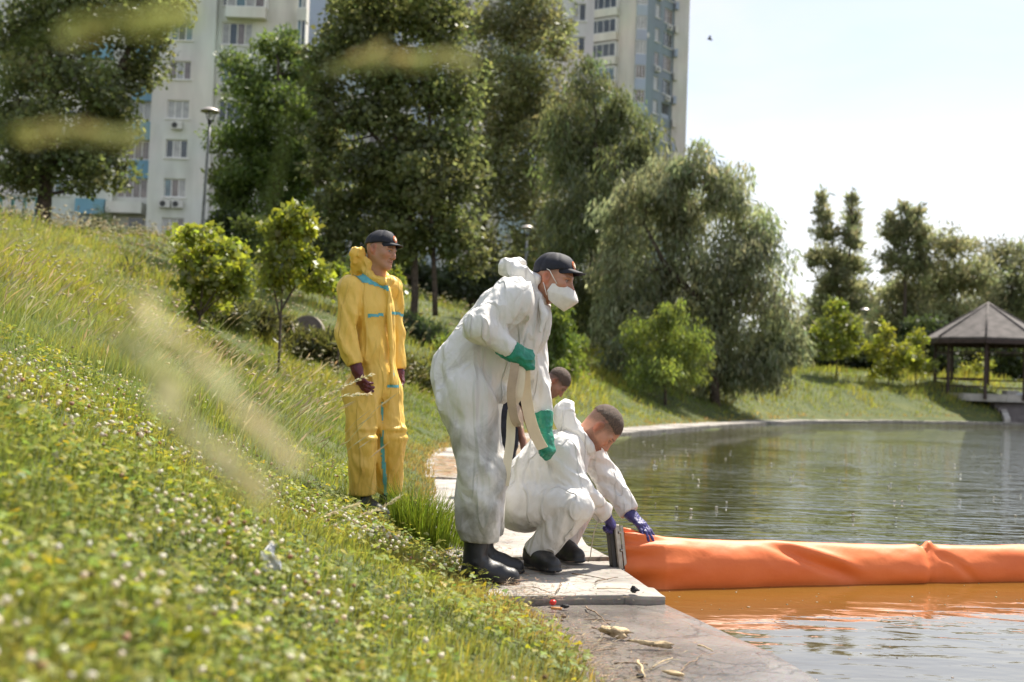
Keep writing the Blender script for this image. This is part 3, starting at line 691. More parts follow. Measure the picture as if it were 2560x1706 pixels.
def blob_heads(name, x, y, z, s, cols, label, seg=7, mat=None, squash=1.0):
    """small round flower heads: rings of petals, slightly ragged"""
    n = len(x); prof = [(0.25, -0.75), (0.85, -0.35), (1.0, 0.15), (0.62, 0.72), (0.0, 0.95)]
    P = []
    for (pr, pz) in prof[:-1]:
        for k in range(seg):
            a = 2*math.pi*k/seg+pz; P.append((pr*math.cos(a), pr*math.sin(a), pz*squash))
    P.append((0, 0, 0.95*squash)); P = np.array(P); m = len(P)
    F = []
    for i in range(3):
        for k in range(seg):
            a, b_ = i*seg+k, i*seg+(k+1) % seg; F += [[a, b_, b_+seg], [a, b_+seg, a+seg]]
    for k in range(seg): F.append([3*seg+k, 3*seg+(k+1) % seg, m-1])
    F = np.array(F)
    V = np.stack([x, y, z], -1)[:, None, :]+P[None]*s[:, None, None]*(1+0.22*r30.standard_normal((n, m, 1)))
    Fa = ((np.arange(n)*m)[:, None, None]+F[None]).reshape(-1, 3)
    cc = np.repeat(cols[:, None, :], m, 1)*(0.8+0.35*r30.uniform(0, 1, (n, m, 1)))
    cc[:, :seg*2] *= np.array((0.94, 0.88, 0.74))
    return tag(mesh_np(name, V.reshape(-1, 3), Fa, mat or M_PETAL, col=np.clip(cc.reshape(-1, 3), 0, 0.9), smooth=True), label, kind='stuff')
x, y, r = wedge(10500, 1.2, 11, -36, 8, 1.25)
d = pond_sd(x, y)-pave_w(y); pn = fbm(np.stack([x*1.4, y*1.4, 0*x], -1), 2, 91)
k = (d > 0.25) & (r30.uniform(0, 1, len(x)) < np.clip(0.07+0.85*pn+0.08*d, 0, 0.65)*np.clip((9.5-r)/3, 0.12, 1)); x, y, r = x[k], y[k], r[k]; n = len(x)
cols = jitter_cols((0.74, 0.70, 0.56), n, 0.1, 0.04); br = r30.uniform(0, 1, n) < 0.14; cols[br] = jitter_cols((0.40, 0.27, 0.17), br.sum(), 0.2)
blob_heads('clover_flowers', x, y, ground_z(x, y)+r30.uniform(0.06, 0.15, n), r30.uniform(0.0052, 0.0092, n), cols, 'white clover flower heads dotting the near bank')
# pale flower sprays on the hillside and along its crest
x, y, r = wedge(9000, 9, 60, -36, 4, 0.9)
d = pond_sd(x, y)-pave_w(y); zg = ground_z(x, y); pn = fbm(np.stack([x*0.35, y*0.35, 0*x], -1), 2, 95)
crest = np.clip((r-22)/8, 0, 1)*np.clip((-x-3)/4, 0, 1)
k = (d > 1.2) & (r30.uniform(0, 1, len(x)) < np.clip(0.18+0.7*pn+0.55*crest, 0, 0.9)); x, y, r, zg = x[k], y[k], r[k], zg[k]; n = len(x)
blob_heads('hillside_flowers', x, y, zg+r30.uniform(0.22, 0.55, n)*(1+0.3*(r > 25)), (0.010+0.0011*r)*r30.uniform(0.6, 1.2, n), jitter_cols((0.62, 0.58, 0.40), n, 0.15, 0.06), 'cream flower sprays scattered over the hillside', 4, squash=0.5)
# seed heads on long leaning stems
def seed_stems(name, x, y, h, lean, label, head=0.10, hw=0.006, sw=0.0022, col=(0.50, 0.44, 0.24), z=None):
    n = len(x); z = ground_z(x, y) if z is None else z
    b = np.stack([x, y, z], -1); up = np.array([0, 0, 1.0]); ln = np.column_stack([lean, np.zeros(n)])
    t1 = b+up*(h*0.6)[:, None]+ln*(h*0.25)[:, None]; t2 = b+up*(h*0.92)[:, None]+ln*(h*0.62)[:, None]
    dr = nrm_rows(t2-t1+ln*0.12*h[:, None]-up*0.05*h[:, None]); t3 = t2+dr*head*r30.uniform(0.7, 1.3, n)[:, None]
    a = r30.uniform(0, 2*math.pi, n); sd = np.stack([np.cos(a), np.sin(a)*0.6, 0.3*np.sin(a)], -1); hs = sd*np.broadcast_to(sw, (n,))[:, None]/2; hh_ = sd*np.broadcast_to(hw, (n,))[:, None]; s2 = np.cross(dr, sd)*np.broadcast_to(hw, (n,))[:, None]
    V = np.stack([b-hs, b+hs, t1-hs, t1+hs, t2-hs*0.8, t2+hs*0.8, t2+(t3-t2)*0.4-hh_, t2+(t3-t2)*0.4+hh_, t2+(t3-t2)*0.4-s2, t2+(t3-t2)*0.4+s2, t3, t2], 1).reshape(-1, 3)
    i = (np.arange(n)*12)[:, None]
    F = np.stack([i+[0, 1, 3, 2], i+[2, 3, 5, 4], i+[11, 6, 10, 7], i+[11, 8, 10, 9]], 1).reshape(-1, 4)
    c = jitter_cols(col, n, 0.2, 0.08); c12 = np.repeat(c[:, None], 12, 1); c12[:, :4] = c12[:, :4]*np.array((0.5, 0.7, 0.4))
    return tag(mesh_np(name, V, F, M_PETAL, col=c12.reshape(-1, 3)), label, kind='stuff')
def nrm_rows(v): return v/np.maximum(np.linalg.norm(v, axis=1, keepdims=True), 1e-9)
x, y, r = wedge(6000, 4.5, 34, -36, 2, 0.9); d = pond_sd(x, y)-pave_w(y); pn = fbm(np.stack([x*0.5, y*0.5, 0*x], -1), 2, 99)
k = (d > 0.9) & (r30.uniform(0, 1, len(x)) < np.clip(0.45+0.8*pn, 0.05, 1)); x, y, r = x[k], y[k], r[k]; n = len(x)
seed_stems('seed_grass', x, y, r30.uniform(0.28, 0.55, n), np.stack([0.55+0.25*r30.standard_normal(n), 0.3*r30.standard_normal(n)], -1), 'straw coloured seed heads leaning over the tall grass', 0.10, 0.004+0.00035*r, 0.0022+0.00015*r)
# a few long stems between the near bank and the yellow overall, and others right by the camera
def stem_plant(name, label, pts, hw, col, group, nseed=90, sw=0.0016, headfrac=0.45, fl=1.0):
    """one arching grass stem with a feathery seed head"""
    P = np.array(pts, float); t = np.linspace(0, len(P)-1, 40); Q = np.stack([np.interp(t, range(len(P)), P[:, i]) for i in range(3)], -1)
    for _ in range(6): Q[1:-1] = 0.25*Q[:-2]+0.5*Q[1:-1]+0.25*Q[2:]
    e = empty(name, Q[0]); B = np.array(e.location)
    mb = MB().tube(Q-B, np.linspace(sw, sw*0.5, len(Q)), 5); V = np.array(mb.V)
    mesh_np('stem', V, [f for f in mb.F], M_PETAL, e, True, np.tile(np.array(col)*np.array((0.6, 0.75, 0.5)), (len(V), 1)))
    i0 = int(len(Q)*(1-headfrac)); k_ = r30.uniform(i0, len(Q)-1.01, nseed); ii = k_.astype(int); c = Q[ii]+(Q[ii+1]-Q[ii])*(k_-ii)[:, None]-B
    T = nrm_rows(Q[ii+1]-Q[ii]); rv = nrm_rows(r30.standard_normal((nseed, 3))); ax = nrm_rows(T*1.2+rv*0.7*fl)*(hw*r30.uniform(0.8, 1.5, nseed))[:, None]
    sd = nrm_rows(np.cross(ax, r30.standard_normal((nseed, 3))))*hw*0.22
    quads('seed_head', c, ax, sd, M_PETAL, jitter_cols(col, nseed, 0.2, 0.08), e)
    return tag(e, label, 'grass stem', group)
for (lb, pts) in (
    ('pale seed stem crossing in front of the maroon glove', [(620, 1080, 5.6), (760, 1020, 5.7), (860, 965, 5.8), (930, 935, 5.85)]),
    ('pale seed stem just below the maroon glove', [(600, 1130, 5.6), (760, 1040, 5.7), (850, 990, 5.8), (925, 985, 5.85)]),
    ('pale seed stem reaching across the dark boots', [(780, 1330, 5.1), (880, 1295, 5.2), (950, 1275, 5.3), (1000, 1240, 5.35)]),
    ('bent seed stem above the clover left of the boots', [(690, 1330, 5.0), (780, 1300, 5.1), (850, 1275, 5.2), (895, 1262, 5.25)])):
    P = [at(*p) for p in pts]; g0 = P[0].copy(); g0[0] -= 0.12; g0[2] = gz(g0[0], g0[1])
    stem_plant('seed_stem', lb, [g0]+P, 0.020, (0.60, 0.54, 0.34), 'single seed stems before the yellow overall', 70, 0.002)
# ------------------------------------------------------------------ trees
def tree_wood(segs, n=8):
    mb = MB()
    for pts, r0, r1 in segs:
        pts = np.array(pts, float)
        if len(pts) < 6:
            t = np.linspace(0, len(pts)-1, 10); Q = np.stack([np.interp(t, range(len(pts)), pts[:, i]) for i in range(3)], -1)
            for _ in range(2): Q[1:-1] = 0.25*Q[:-2]+0.5*Q[1:-1]+0.25*Q[2:]
            Q[1:-1] += 0.12*r0*r30.standard_normal((8, 3)); pts = Q
        mb.tube(pts, np.linspace(r0, r1, len(pts)), n)
    return mb
def crown(ells, n, leaf, aspect, style, base_col, clump=0.48, rng=r30, hollow=0.35, sub=16, droop=0.0, tint=0.22, twigs=None):
    """leaves gathered in clumps spread over a set of ellipsoids (centre, radii)"""
    vol = np.array([np.prod(r)**(2/3.) for c, r in ells]); share = vol/vol.sum()
    C, A_, S2, K = [], [], [], []
    for (c, r), sh in zip(ells, share):
        c = np.asarray(c); r = np.asarray(r); ns_ = max(sub, 4); m = max(int(n*sh), 20)
        dirs = nrm_rows(rng.standard_normal((ns_, 3))); sc = c+dirs*r*(hollow+(1-hollow)*rng.uniform(0, 1, (ns_, 1)))
        cr_ = clump*r.mean()*rng.uniform(0.65, 1.45, ns_); ct = 1+tint*rng.standard_normal((ns_, 1)); ch = 1+0.035*rng.standard_normal((ns_, 3))
        if twigs is not None:
            for i in range(0, ns_, 2): twigs.append((sc[i], c))
        w = rng.integers(0, ns_, m); g = rng.standard_normal((m, 3)); g = nrm_rows(g)*rng.uniform(0, 1, (m, 1))**0.45
        sq = np.array([1.15, 1.15, 0.8]) if style != 'willow' else np.array([1.05, 1.05, 1.15])
        p = sc[w]+g*cr_[w][:, None]*sq
        if style == 'willow': ax = nrm_rows(np.stack([0.45*rng.standard_normal(m)+0.25*g[:, 0], 0.45*rng.standard_normal(m), -1.0+0.5*rng.standard_normal(m)*0.6], -1))
        else: ax = nrm_rows(rng.standard_normal((m, 3))+g*0.5+np.array([0, 0, -droop]))
        L_ = leaf*rng.uniform(0.45, 1.55, m)
        sd = nrm_rows(np.cross(ax, rng.standard_normal((m, 3))))*(L_/aspect/2)[:, None]
        C.append(p); A_.append(ax*L_[:, None]); S2.append(sd); K.append(jitter_cols(np.clip(np.asarray(base_col)*np.clip(ct[w], 0.5, 1.6)*ch[w], 0.005, 0.8), m, 0.22, 0.06))
    return np.vstack(C), np.vstack(A_), np.vstack(S2), np.vstack(K)
def ell_px(lst, Y, dep=0.9, jit=0.0):
    """ellipses seen in the photo -> ellipsoids at distance Y, set nearer or farther so that the crown is round"""
    out_ = []
    cx = np.mean([e[0] for e in lst]); 
    for i, e in enumerate(lst):
        k = Y/FPX; rx, rz = e[2]*k, e[3]*k; ry = max(rx, rz)*dep
        off = e[4]*k if len(e) > 4 else r30.uniform(-0.8, 0.8)*ry
        out_.append((at(e[0], e[1], Y+off), (rx, ry, rz)))
    return out_
def tree(name, label, cat, Y, ells, trunk, n, leaf, aspect, style, col, r0=0.22, group=None, mat=None, limbs=(), clump=0.48, droop=0.0, sub=16, hollow=0.35, wood_col=None, dep=0.9):
    """trunk: photo points of the stem (bottom first); limbs: further stems"""
    E = ell_px(ells, Y, dep)
    stems = [np.array([at(px, py, Y) for px, py in t]) for t in [trunk]+list(limbs)]
    base = stems[0][0].copy(); zg_ = gz(base[0], base[1]); 
    for s_ in stems[:1]: s_[0][2] = min(s_[0][2], zg_)-0.15
    e = empty(name, (base[0], base[1], zg_)); B = np.array(e.location)
    tw = []
    C, A_, S2, K = crown(E, n, leaf, aspect, style, col, clump, sub=sub, droop=droop, hollow=hollow, twigs=tw)
    segs = [(s_-B, r0*(1.0 if i == 0 else 0.7), r0*0.22) for i, s_ in enumerate(stems)]
    allp = np.vstack([np.stack([np.interp(np.linspace(0, len(s_)-1, 14)[2:], range(len(s_)), s_[:, j]) for j in range(3)], -1) for s_ in stems])
    for (c, r) in E:
        lower = allp[allp[:, 2] < c[2]+0.2]; src = lower if len(lower) else allp
        j = src[np.argmin(np.linalg.norm(src-c, axis=1)+0.6*np.abs(src[:, 2]-(c[2]-0.5*np.linalg.norm(src[:, :2]-c[:2], axis=1))))]
        mid_ = (j+c)/2+np.array([0, 0, -0.08])*np.linalg.norm(c-j); segs.append((np.array([j, mid_, c])-B, r0*0.26, r0*0.07))
    for (p, c) in tw: segs.append((np.array([c, (p+c)/2+0.1*np.linalg.norm(p-c)*r30.standard_normal(3)*0.5, p])-B, r0*0.075, r0*0.02))
    mb = tree_wood(segs, 6); mesh_np('trunk', mb.V, mb.F, M_BARK, e, True)
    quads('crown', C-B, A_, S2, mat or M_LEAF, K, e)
    return tag(e, label, cat, group)
POPL = (0.142, 0.168, 0.058); OLIVE = (0.195, 0.208, 0.082); WILL = (0.245, 0.270, 0.140); ROB = (0.130, 0.190, 0.045); YG = (0.25, 0.29, 0.030)
tree('poplar_tree', 'big dark poplar at the far left before the white apartment block', 'tree', 38,
    [(90, 80, 150, 130), (270, 40, 150, 100), (430, 10, 70, 70), (50, 250, 120, 120), (190, 230, 130, 100), (350, 180, 70, 80), (120, 385, 140, 80), (250, 370, 80, 80), (275, 290, 80, 80), (50, 440, 90, 50), (240, 440, 90, 45), (160, -90, 240, 120), (370, -80, 120, 90)],
    [(110, 565), (114, 480), (125, 330), (150, 150), (180, -60)], 42000, 0.150, 1.35, 'broad', POPL, 0.26, 'poplars on the slope', limbs=[[(118, 440), (200, 330), (300, 180), (360, 40)]])
tree('robinia_tree', 'bright green feathery robinia between the blocks, left of centre', 'tree', 45,
    [(690, 125, 70, 60), (630, 195, 85, 70), (690, 280, 100, 80), (610, 330, 80, 70), (640, 420, 105, 75), (580, 445, 55, 45), (710, 400, 95, 80), (650, 520, 95, 60), (760, 250, 55, 70), (590, 500, 55, 45), (740, 500, 70, 60), (770, 400, 70, 80), (790, 320, 60, 70), (740, 180, 60, 60)],
    [(690, 640), (690, 480), (700, 300), (695, 150)], 34000, 0.20, 2.6, 'broad', ROB, 0.2, droop=0.5, clump=0.46)
tree('poplar_tree', 'tall dark poplar with two trunks behind the yellow overall', 'tree', 36,
    [(880, 50, 130, 90), (1010, 30, 130, 90), (815, 150, 75, 55), (940, 180, 115, 65), (860, 290, 80, 50), (1040, 190, 105, 75), (1080, 70, 90, 90), (800, 230, 60, 50), (1080, 300, 110, 95), (990, 390, 110, 75), (890, 430, 90, 75), (1050, 450, 125, 85), (830, 520, 85, 65), (940, 520, 105, 75), (1100, 560, 105, 85), (880, 600, 75, 55), (1000, 600, 110, 55), (960, -80, 220, 90), (900, 130, 100, 60), (950, 290, 100, 60), (1000, 500, 100, 80), (790, 620, 70, 60), (800, 400, 70, 70), (1150, 420, 80, 90), (1150, 620, 70, 60), (840, 350, 70, 60), (1160, 220, 70, 80)],
    [(1035, 745), (1045, 610), (1003, 430), (962, 210), (930, 0)], 50000, 0.152, 1.4, 'broad', POPL, 0.135, 'poplars on the slope', limbs=[[(1088, 790), (1086, 640), (1072, 480), (1077, 250), (1060, 0)], [(1003, 430), (930, 330), (850, 260)]], clump=0.48)
tree('poplar_tree', 'tall airy olive green poplar behind the lamp in the middle', 'tree', 68,
    [(1330, 50, 110, 95), (1240, 70, 90, 105), (1405, 120, 50, 65), (1280, 210, 115, 105), (1385, 260, 65, 75), (1220, 330, 95, 105), (1330, 380, 105, 105), (1250, 480, 105, 95), (1190, 590, 85, 80), (1340, 520, 95, 105), (1280, 640, 95, 60), (1330, -70, 120, 70), (1300, 300, 100, 100), (1190, 430, 80, 90), (1380, 620, 80, 80), (1200, 200, 70, 90)],
    [(1178, 755), (1200, 580), (1238, 425), (1268, 285), (1315, 50)], 45000, 0.265, 2.4, 'broad', OLIVE, 0.24, 'poplars on the slope', limbs=[[(1215, 520), (1290, 430), (1350, 330)]], clump=0.46)
tree('willow_tree', 'rounded grey green willow just left of the biggest willow', 'tree', 52,
    [(1480, 200, 60, 65), (1560, 290, 75, 75), (1470, 320, 95, 95), (1545, 400, 105, 95), (1440, 440, 85, 105), (1500, 540, 115, 105), (1420, 590, 75, 95), (1600, 350, 45, 50), (1440, 690, 80, 80), (1560, 620, 80, 80), (1400, 330, 60, 80), (1490, 750, 90, 80), (1380, 700, 60, 80)],
    [(1470, 800), (1480, 650), (1490, 450), (1490, 300)], 36000, 0.26, 4.0, 'willow', (0.145, 0.172, 0.068), 0.2, 'willows by the pond')
tree('willow_tree', 'biggest silvery willow drooping beside the pond', 'tree', 45,
    [(1720, 415, 75, 60), (1620, 470, 85, 75), (1800, 470, 85, 65), (1560, 560, 75, 85), (1690, 560, 115, 95), (1850, 560, 95, 85), (1590, 680, 95, 95), (1740, 690, 125, 105), (1895, 670, 85, 95), (1640, 800, 115, 85), (1800, 800, 125, 95), (1940, 780, 75, 105), (1740, 880, 95, 60), (1850, 890, 95, 55), (1985, 850, 40, 65), (1560, 780, 80, 90), (1570, 880, 80, 50), (1690, 480, 90, 70), (1930, 890, 60, 40), (1620, 905, 80, 45), (1720, 935, 100, 40), (1830, 940, 100, 40), (1930, 925, 70, 40)],
    [(1790, 935), (1778, 820), (1735, 680), (1700, 560)], 70000, 0.24, 4.0, 'willow', WILL, 0.22, 'willows by the pond', limbs=[[(1778, 820), (1850, 700), (1880, 600)], [(1760, 760), (1660, 660), (1610, 560)]], clump=0.46)
tree('willow_bush', 'young light green weeping willow bush before the biggest willow', 'bush', 40,
    [(1660, 790, 45, 40), (1615, 835, 55, 50), (1700, 840, 65, 50), (1650, 890, 95, 45), (1735, 890, 45, 45), (1690, 770, 28, 24), (1640, 930, 95, 30), (1720, 930, 60, 30)],
    [(1665, 940), (1665, 880), (1660, 800)], 13000, 0.14, 3.4, 'willow', (0.17, 0.22, 0.045), 0.06, 'young willow bushes')
tree('willow_bush', 'light green bush seen behind the face mask', 'bush', 36,
    [(1385, 800, 50, 45), (1405, 860, 55, 50), (1365, 850, 40, 60), (1400, 905, 55, 30), (1390, 935, 60, 26)], [(1385, 950), (1385, 860), (1385, 800)], 9000, 0.14, 3.0, 'willow', (0.14, 0.20, 0.035), 0.05, 'young willow bushes')
FAR = 'trees beyond the far bank'; M_LEAFF = mat_leaf('far_leaf', 0.58, 0.5, 0.02)
tree('far_tree', 'tall thin twin topped tree left of the gazebo', 'tree', 88,
    [(2055, 500, 14, 26), (2058, 540, 24, 32), (2064, 590, 34, 38), (2072, 645, 46, 42), (2078, 705, 58, 48), (2130, 500, 14, 28), (2132, 548, 22, 34), (2130, 600, 32, 40), (2124, 660, 46, 46), (2095, 765, 85, 60), (2085, 845, 95, 60), (2030, 655, 24, 20)],
    [(2100, 950), (2098, 800), (2090, 650), (2070, 520)], 15000, 0.42, 3.4, 'broad', (0.240, 0.255, 0.130), 0.2, FAR, M_LEAFF, droop=-0.9, sub=30, limbs=[[(2098, 780), (2125, 650), (2130, 520)]], clump=0.34, hollow=0.15)
tree('far_tree', 'tall feathery tree second from the left beyond the far bank', 'tree', 90,
    [(2225, 545, 14, 26), (2262, 525, 14, 28), (2296, 535, 14, 28), (2232, 590, 34, 40), (2268, 575, 34, 46), (2300, 590, 30, 46), (2240, 650, 52, 50), (2300, 660, 46, 52), (2265, 740, 80, 64), (2225, 830, 90, 62), (2310, 830, 75, 60)],
    [(2262, 950), (2260, 780), (2265, 640), (2275, 530)], 15000, 0.42, 3.4, 'broad', (0.240, 0.255, 0.130), 0.2, FAR, M_LEAFF, droop=-0.9, sub=30, clump=0.36, hollow=0.2)
tree('far_tree', 'broad olive tree rising behind the gazebo roof', 'tree', 92,
    [(2380, 625, 58, 50), (2350, 700, 58, 65), (2425, 700, 58, 65), (2385, 800, 90, 75), (2330, 860, 60, 60), (2440, 860, 70, 60)],
    [(2385, 960), (2385, 800), (2385, 620)], 15000, 0.42, 3.4, 'broad', (0.245, 0.258, 0.125), 0.2, FAR, M_LEAFF, droop=-0.9, sub=30)
tree('far_tree', 'dark tree at the right edge behind the gazebo', 'tree', 95,
    [(2490, 640, 45, 45), (2550, 650, 50, 50), (2505, 720, 60, 65), (2570, 740, 55, 75), (2500, 810, 75, 60), (2570, 840, 70, 60), (2640, 720, 60, 80), (2640, 830, 70, 70)],
    [(2530, 960), (2530, 800), (2530, 650)], 15000, 0.42, 3.4, 'broad', (0.190, 0.205, 0.105), 0.2, FAR, M_LEAFF, droop=-0.9, sub=30)
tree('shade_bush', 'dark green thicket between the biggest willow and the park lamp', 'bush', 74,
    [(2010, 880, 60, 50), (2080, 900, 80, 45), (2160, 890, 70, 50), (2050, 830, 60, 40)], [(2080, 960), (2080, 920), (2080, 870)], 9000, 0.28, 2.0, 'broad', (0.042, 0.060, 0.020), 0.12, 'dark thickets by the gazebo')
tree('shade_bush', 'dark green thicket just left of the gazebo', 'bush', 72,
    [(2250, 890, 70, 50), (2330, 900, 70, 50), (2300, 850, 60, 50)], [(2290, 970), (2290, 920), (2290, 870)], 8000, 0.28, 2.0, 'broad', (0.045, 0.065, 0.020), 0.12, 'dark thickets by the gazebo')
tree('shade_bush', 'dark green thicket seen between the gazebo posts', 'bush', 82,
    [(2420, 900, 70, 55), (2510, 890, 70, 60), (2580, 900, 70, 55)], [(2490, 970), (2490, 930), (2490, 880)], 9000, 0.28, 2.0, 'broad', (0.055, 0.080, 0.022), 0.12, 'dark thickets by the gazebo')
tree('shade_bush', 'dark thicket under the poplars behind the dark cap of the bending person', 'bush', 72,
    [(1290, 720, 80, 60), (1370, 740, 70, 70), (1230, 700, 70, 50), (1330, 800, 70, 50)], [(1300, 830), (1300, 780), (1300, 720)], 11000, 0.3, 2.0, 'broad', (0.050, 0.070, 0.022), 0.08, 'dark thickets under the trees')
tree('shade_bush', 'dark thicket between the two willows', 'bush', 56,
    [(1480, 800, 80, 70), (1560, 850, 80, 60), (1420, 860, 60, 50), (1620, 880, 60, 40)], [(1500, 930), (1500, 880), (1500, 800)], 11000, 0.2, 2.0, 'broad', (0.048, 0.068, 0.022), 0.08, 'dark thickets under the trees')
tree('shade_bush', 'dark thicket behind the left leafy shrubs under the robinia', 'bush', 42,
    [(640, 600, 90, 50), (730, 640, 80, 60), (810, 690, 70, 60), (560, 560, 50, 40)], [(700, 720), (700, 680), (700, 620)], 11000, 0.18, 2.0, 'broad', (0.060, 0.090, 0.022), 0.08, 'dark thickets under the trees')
for lb, Y_, cx, w_, top_ in (('tree mass filling the gap behind the twin topped tree', 104, 2160, 95, 690), ('tree mass behind the gazebo roof', 106, 2330, 100, 680), ('tree mass behind the right gazebo posts', 108, 2470, 110, 700), ('tree mass at the far right edge of the woods', 110, 2610, 110, 690), ('tree mass between the biggest willow and the twin topped tree', 102, 2020, 70, 770)):
    tree('far_tree', lb, 'tree', Y_, [(cx, top_+60, w_*0.7, 70), (cx-w_*0.5, top_+130, w_*0.7, 70), (cx+w_*0.5, top_+130, w_*0.7, 70), (cx, top_+200, w_, 70)], [(cx, 960), (cx, top_+150), (cx, top_+30)], 9000, 0.44, 3.0, 'broad', (0.205, 0.220, 0.110), 0.2, FAR, M_LEAFF, droop=-0.9, sub=24)
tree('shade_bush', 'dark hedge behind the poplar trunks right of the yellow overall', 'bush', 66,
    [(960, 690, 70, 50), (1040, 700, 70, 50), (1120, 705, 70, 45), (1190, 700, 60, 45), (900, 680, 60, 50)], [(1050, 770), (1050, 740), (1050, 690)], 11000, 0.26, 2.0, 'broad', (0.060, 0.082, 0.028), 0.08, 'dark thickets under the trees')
YT = 'young bright trees on the far bank'
tree('young_tree', 'young yellow green tree left of the park lamp', 'tree', 62,
    [(2088, 765, 30, 24), (2112, 805, 45, 30), (2060, 825, 42, 30), (2095, 865, 55, 35), (2132, 835, 32, 26), (2050, 880, 34, 24)], [(2092, 965), (2092, 870), (2088, 760)], 3600, 0.17, 1.5, 'broad', (0.19, 0.23, 0.035), 0.045, YT, M_LEAFY, clump=0.4)
tree('young_tree', 'small yellow green tree right of the park lamp', 'tree', 62,
    [(2212, 830, 28, 28), (2185, 875, 36, 24), (2245, 880, 42, 30), (2222, 920, 55, 28)], [(2222, 968), (2222, 900), (2214, 830)], 2600, 0.17, 1.5, 'broad', (0.23, 0.26, 0.035), 0.04, YT, M_LEAFY, clump=0.4)
tree('young_tree', 'small yellow green tree close to the left gazebo post', 'tree', 63,
    [(2292, 850, 26, 30), (2280, 890, 34, 28), (2310, 905, 36, 30)], [(2290, 965), (2290, 900), (2292, 850)], 1800, 0.17, 1.5, 'broad', (0.22, 0.26, 0.035), 0.035, YT, M_LEAFY, clump=0.4)
tree('young_tree', 'bright shrub framed between the gazebo posts', 'tree', 72,
    [(2440, 915, 34, 26), (2415, 940, 34, 24), (2455, 945, 30, 22)], [(2435, 975), (2435, 940), (2435, 910)], 1500, 0.18, 1.5, 'broad', (0.24, 0.27, 0.045), 0.03, YT, M_LEAFY, clump=0.4)
tree('sapling', 'thin sapling with a bare stem at the foot of the biggest willow', 'tree', 54,
    [(1985, 860, 20, 16), (1975, 890, 14, 12)], [(1974, 972), (1980, 920), (1986, 850)], 260, 0.10, 2.0, 'broad', (0.12, 0.15, 0.04), 0.035, None, M_LEAFY)
# leafy shrubs on the near slope
SH = 'broad leaved shrubs on the near slope'
tree('leafy_shrub', 'yellow green many stemmed shrub on the slope left of the yellow overall', 'shrub', 20,
    [(500, 590, 65, 32), (560, 630, 75, 40), (470, 640, 50, 36), (530, 680, 90, 40), (600, 680, 42, 34), (470, 720, 40, 30), (590, 730, 50, 34), (510, 755, 70, 30)], [(498, 800), (505, 740), (510, 640), (500, 590)], 2900, 0.105, 1.35, 'broad', (0.24, 0.28, 0.038), 0.028, SH, M_LEAFY,
    limbs=[[(498, 790), (545, 720), (590, 650)], [(498, 790), (470, 720), (460, 640)], [(500, 790), (540, 750), (600, 720)]], clump=0.42, hollow=0.25)
tree('leafy_shrub', 'taller yellow green shrub next to the yellow overall', 'shrub', 19,
    [(745, 535, 62, 26), (705, 575, 58, 34), (770, 570, 40, 26), (690, 640, 46, 34), (745, 640, 60, 36), (800, 700, 40, 36), (680, 690, 56, 26), (730, 700, 50, 30)], [(700, 850), (703, 760), (712, 660), (735, 540)], 2900, 0.105, 1.35, 'broad', (0.25, 0.29, 0.038), 0.026, SH, M_LEAFY,
    limbs=[[(702, 780), (745, 700), (790, 680)], [(700, 800), (685, 720), (670, 680)]], clump=0.42, hollow=0.25)
tree('leafy_shrub', 'low yellow green shrub peeping out behind the yellow hood', 'shrub', 22,
    [(840, 690, 46, 34), (990, 710, 22, 46), (870, 730, 40, 30)], [(850, 790), (850, 740), (850, 690)], 900, 0.09, 1.35, 'broad', (0.20, 0.25, 0.03), 0.02, SH, M_LEAFY, clump=0.42, hollow=0.25)
JN_ = 'spreading juniper bushes on the slope'
def juniper(label, Y, ells, n, col=(0.075, 0.085, 0.026)):
    E = ell_px(ells, Y, 1.0); c0 = np.mean([c for c, r in E], 0); zg_ = gz(c0[0], c0[1]); e = empty('juniper_bush', (c0[0], c0[1], zg_)); B = np.array(e.location)
    E = [(np.array([c[0], c[1], min(c[2], gz(c[0], c[1])+r[2]*0.9)]), r) for c, r in E]
    C, A_, S2, K = crown(E, n, 0.16, 4.5, 'broad', col, 0.45, droop=-0.9, hollow=0.3)
    quads('crown', C-B, A_, S2, M_LEAF, K, e)
    segs = [(np.array([[0, 0, -0.05], (c-B)*0.5, c-B]), 0.03, 0.01) for c, r in E]; mb = tree_wood(segs, 5); mesh_np('trunk', mb.V, mb.F, M_BARK, e, True)
    return tag(e, label, 'bush', JN_)
juniper('dark juniper bush at the left edge halfway up the slope', 22, [(40, 690, 70, 40), (120, 700, 70, 34), (20, 730, 60, 30)], 5000)
juniper('juniper bush in the middle of the slope below the pale flowers', 24, [(330, 720, 90, 34), (420, 740, 80, 30), (250, 710, 70, 30)], 5500, (0.10, 0.11, 0.03))
juniper('low juniper bush at the foot of the left leafy shrub', 22, [(560, 790, 90, 34), (640, 800, 70, 34), (480, 780, 60, 28)], 5500, (0.095, 0.10, 0.03))
juniper('low juniper bush behind the stone discs', 23, [(760, 790, 80, 36), (840, 780, 70, 40), (700, 770, 60, 34)], 5500, (0.11, 0.115, 0.03))
juniper('juniper bush right behind the yellow overall', 25, [(1010, 790, 70, 36), (1080, 810, 60, 34), (960, 800, 50, 40)], 5000, (0.12, 0.13, 0.03))
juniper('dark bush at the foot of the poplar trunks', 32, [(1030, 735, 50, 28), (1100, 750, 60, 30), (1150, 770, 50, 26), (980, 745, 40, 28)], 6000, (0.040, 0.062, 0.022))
juniper('bright bush between the poplars and the bending white overall', 30, [(1140, 790, 50, 30), (1180, 800, 40, 26)], 3000, (0.15, 0.19, 0.03))
juniper('dark bush at the wall of the white apartment block', 62, [(330, 605, 50, 34), (380, 620, 40, 24), (260, 560, 34, 50)], 4500, (0.050, 0.068, 0.022))
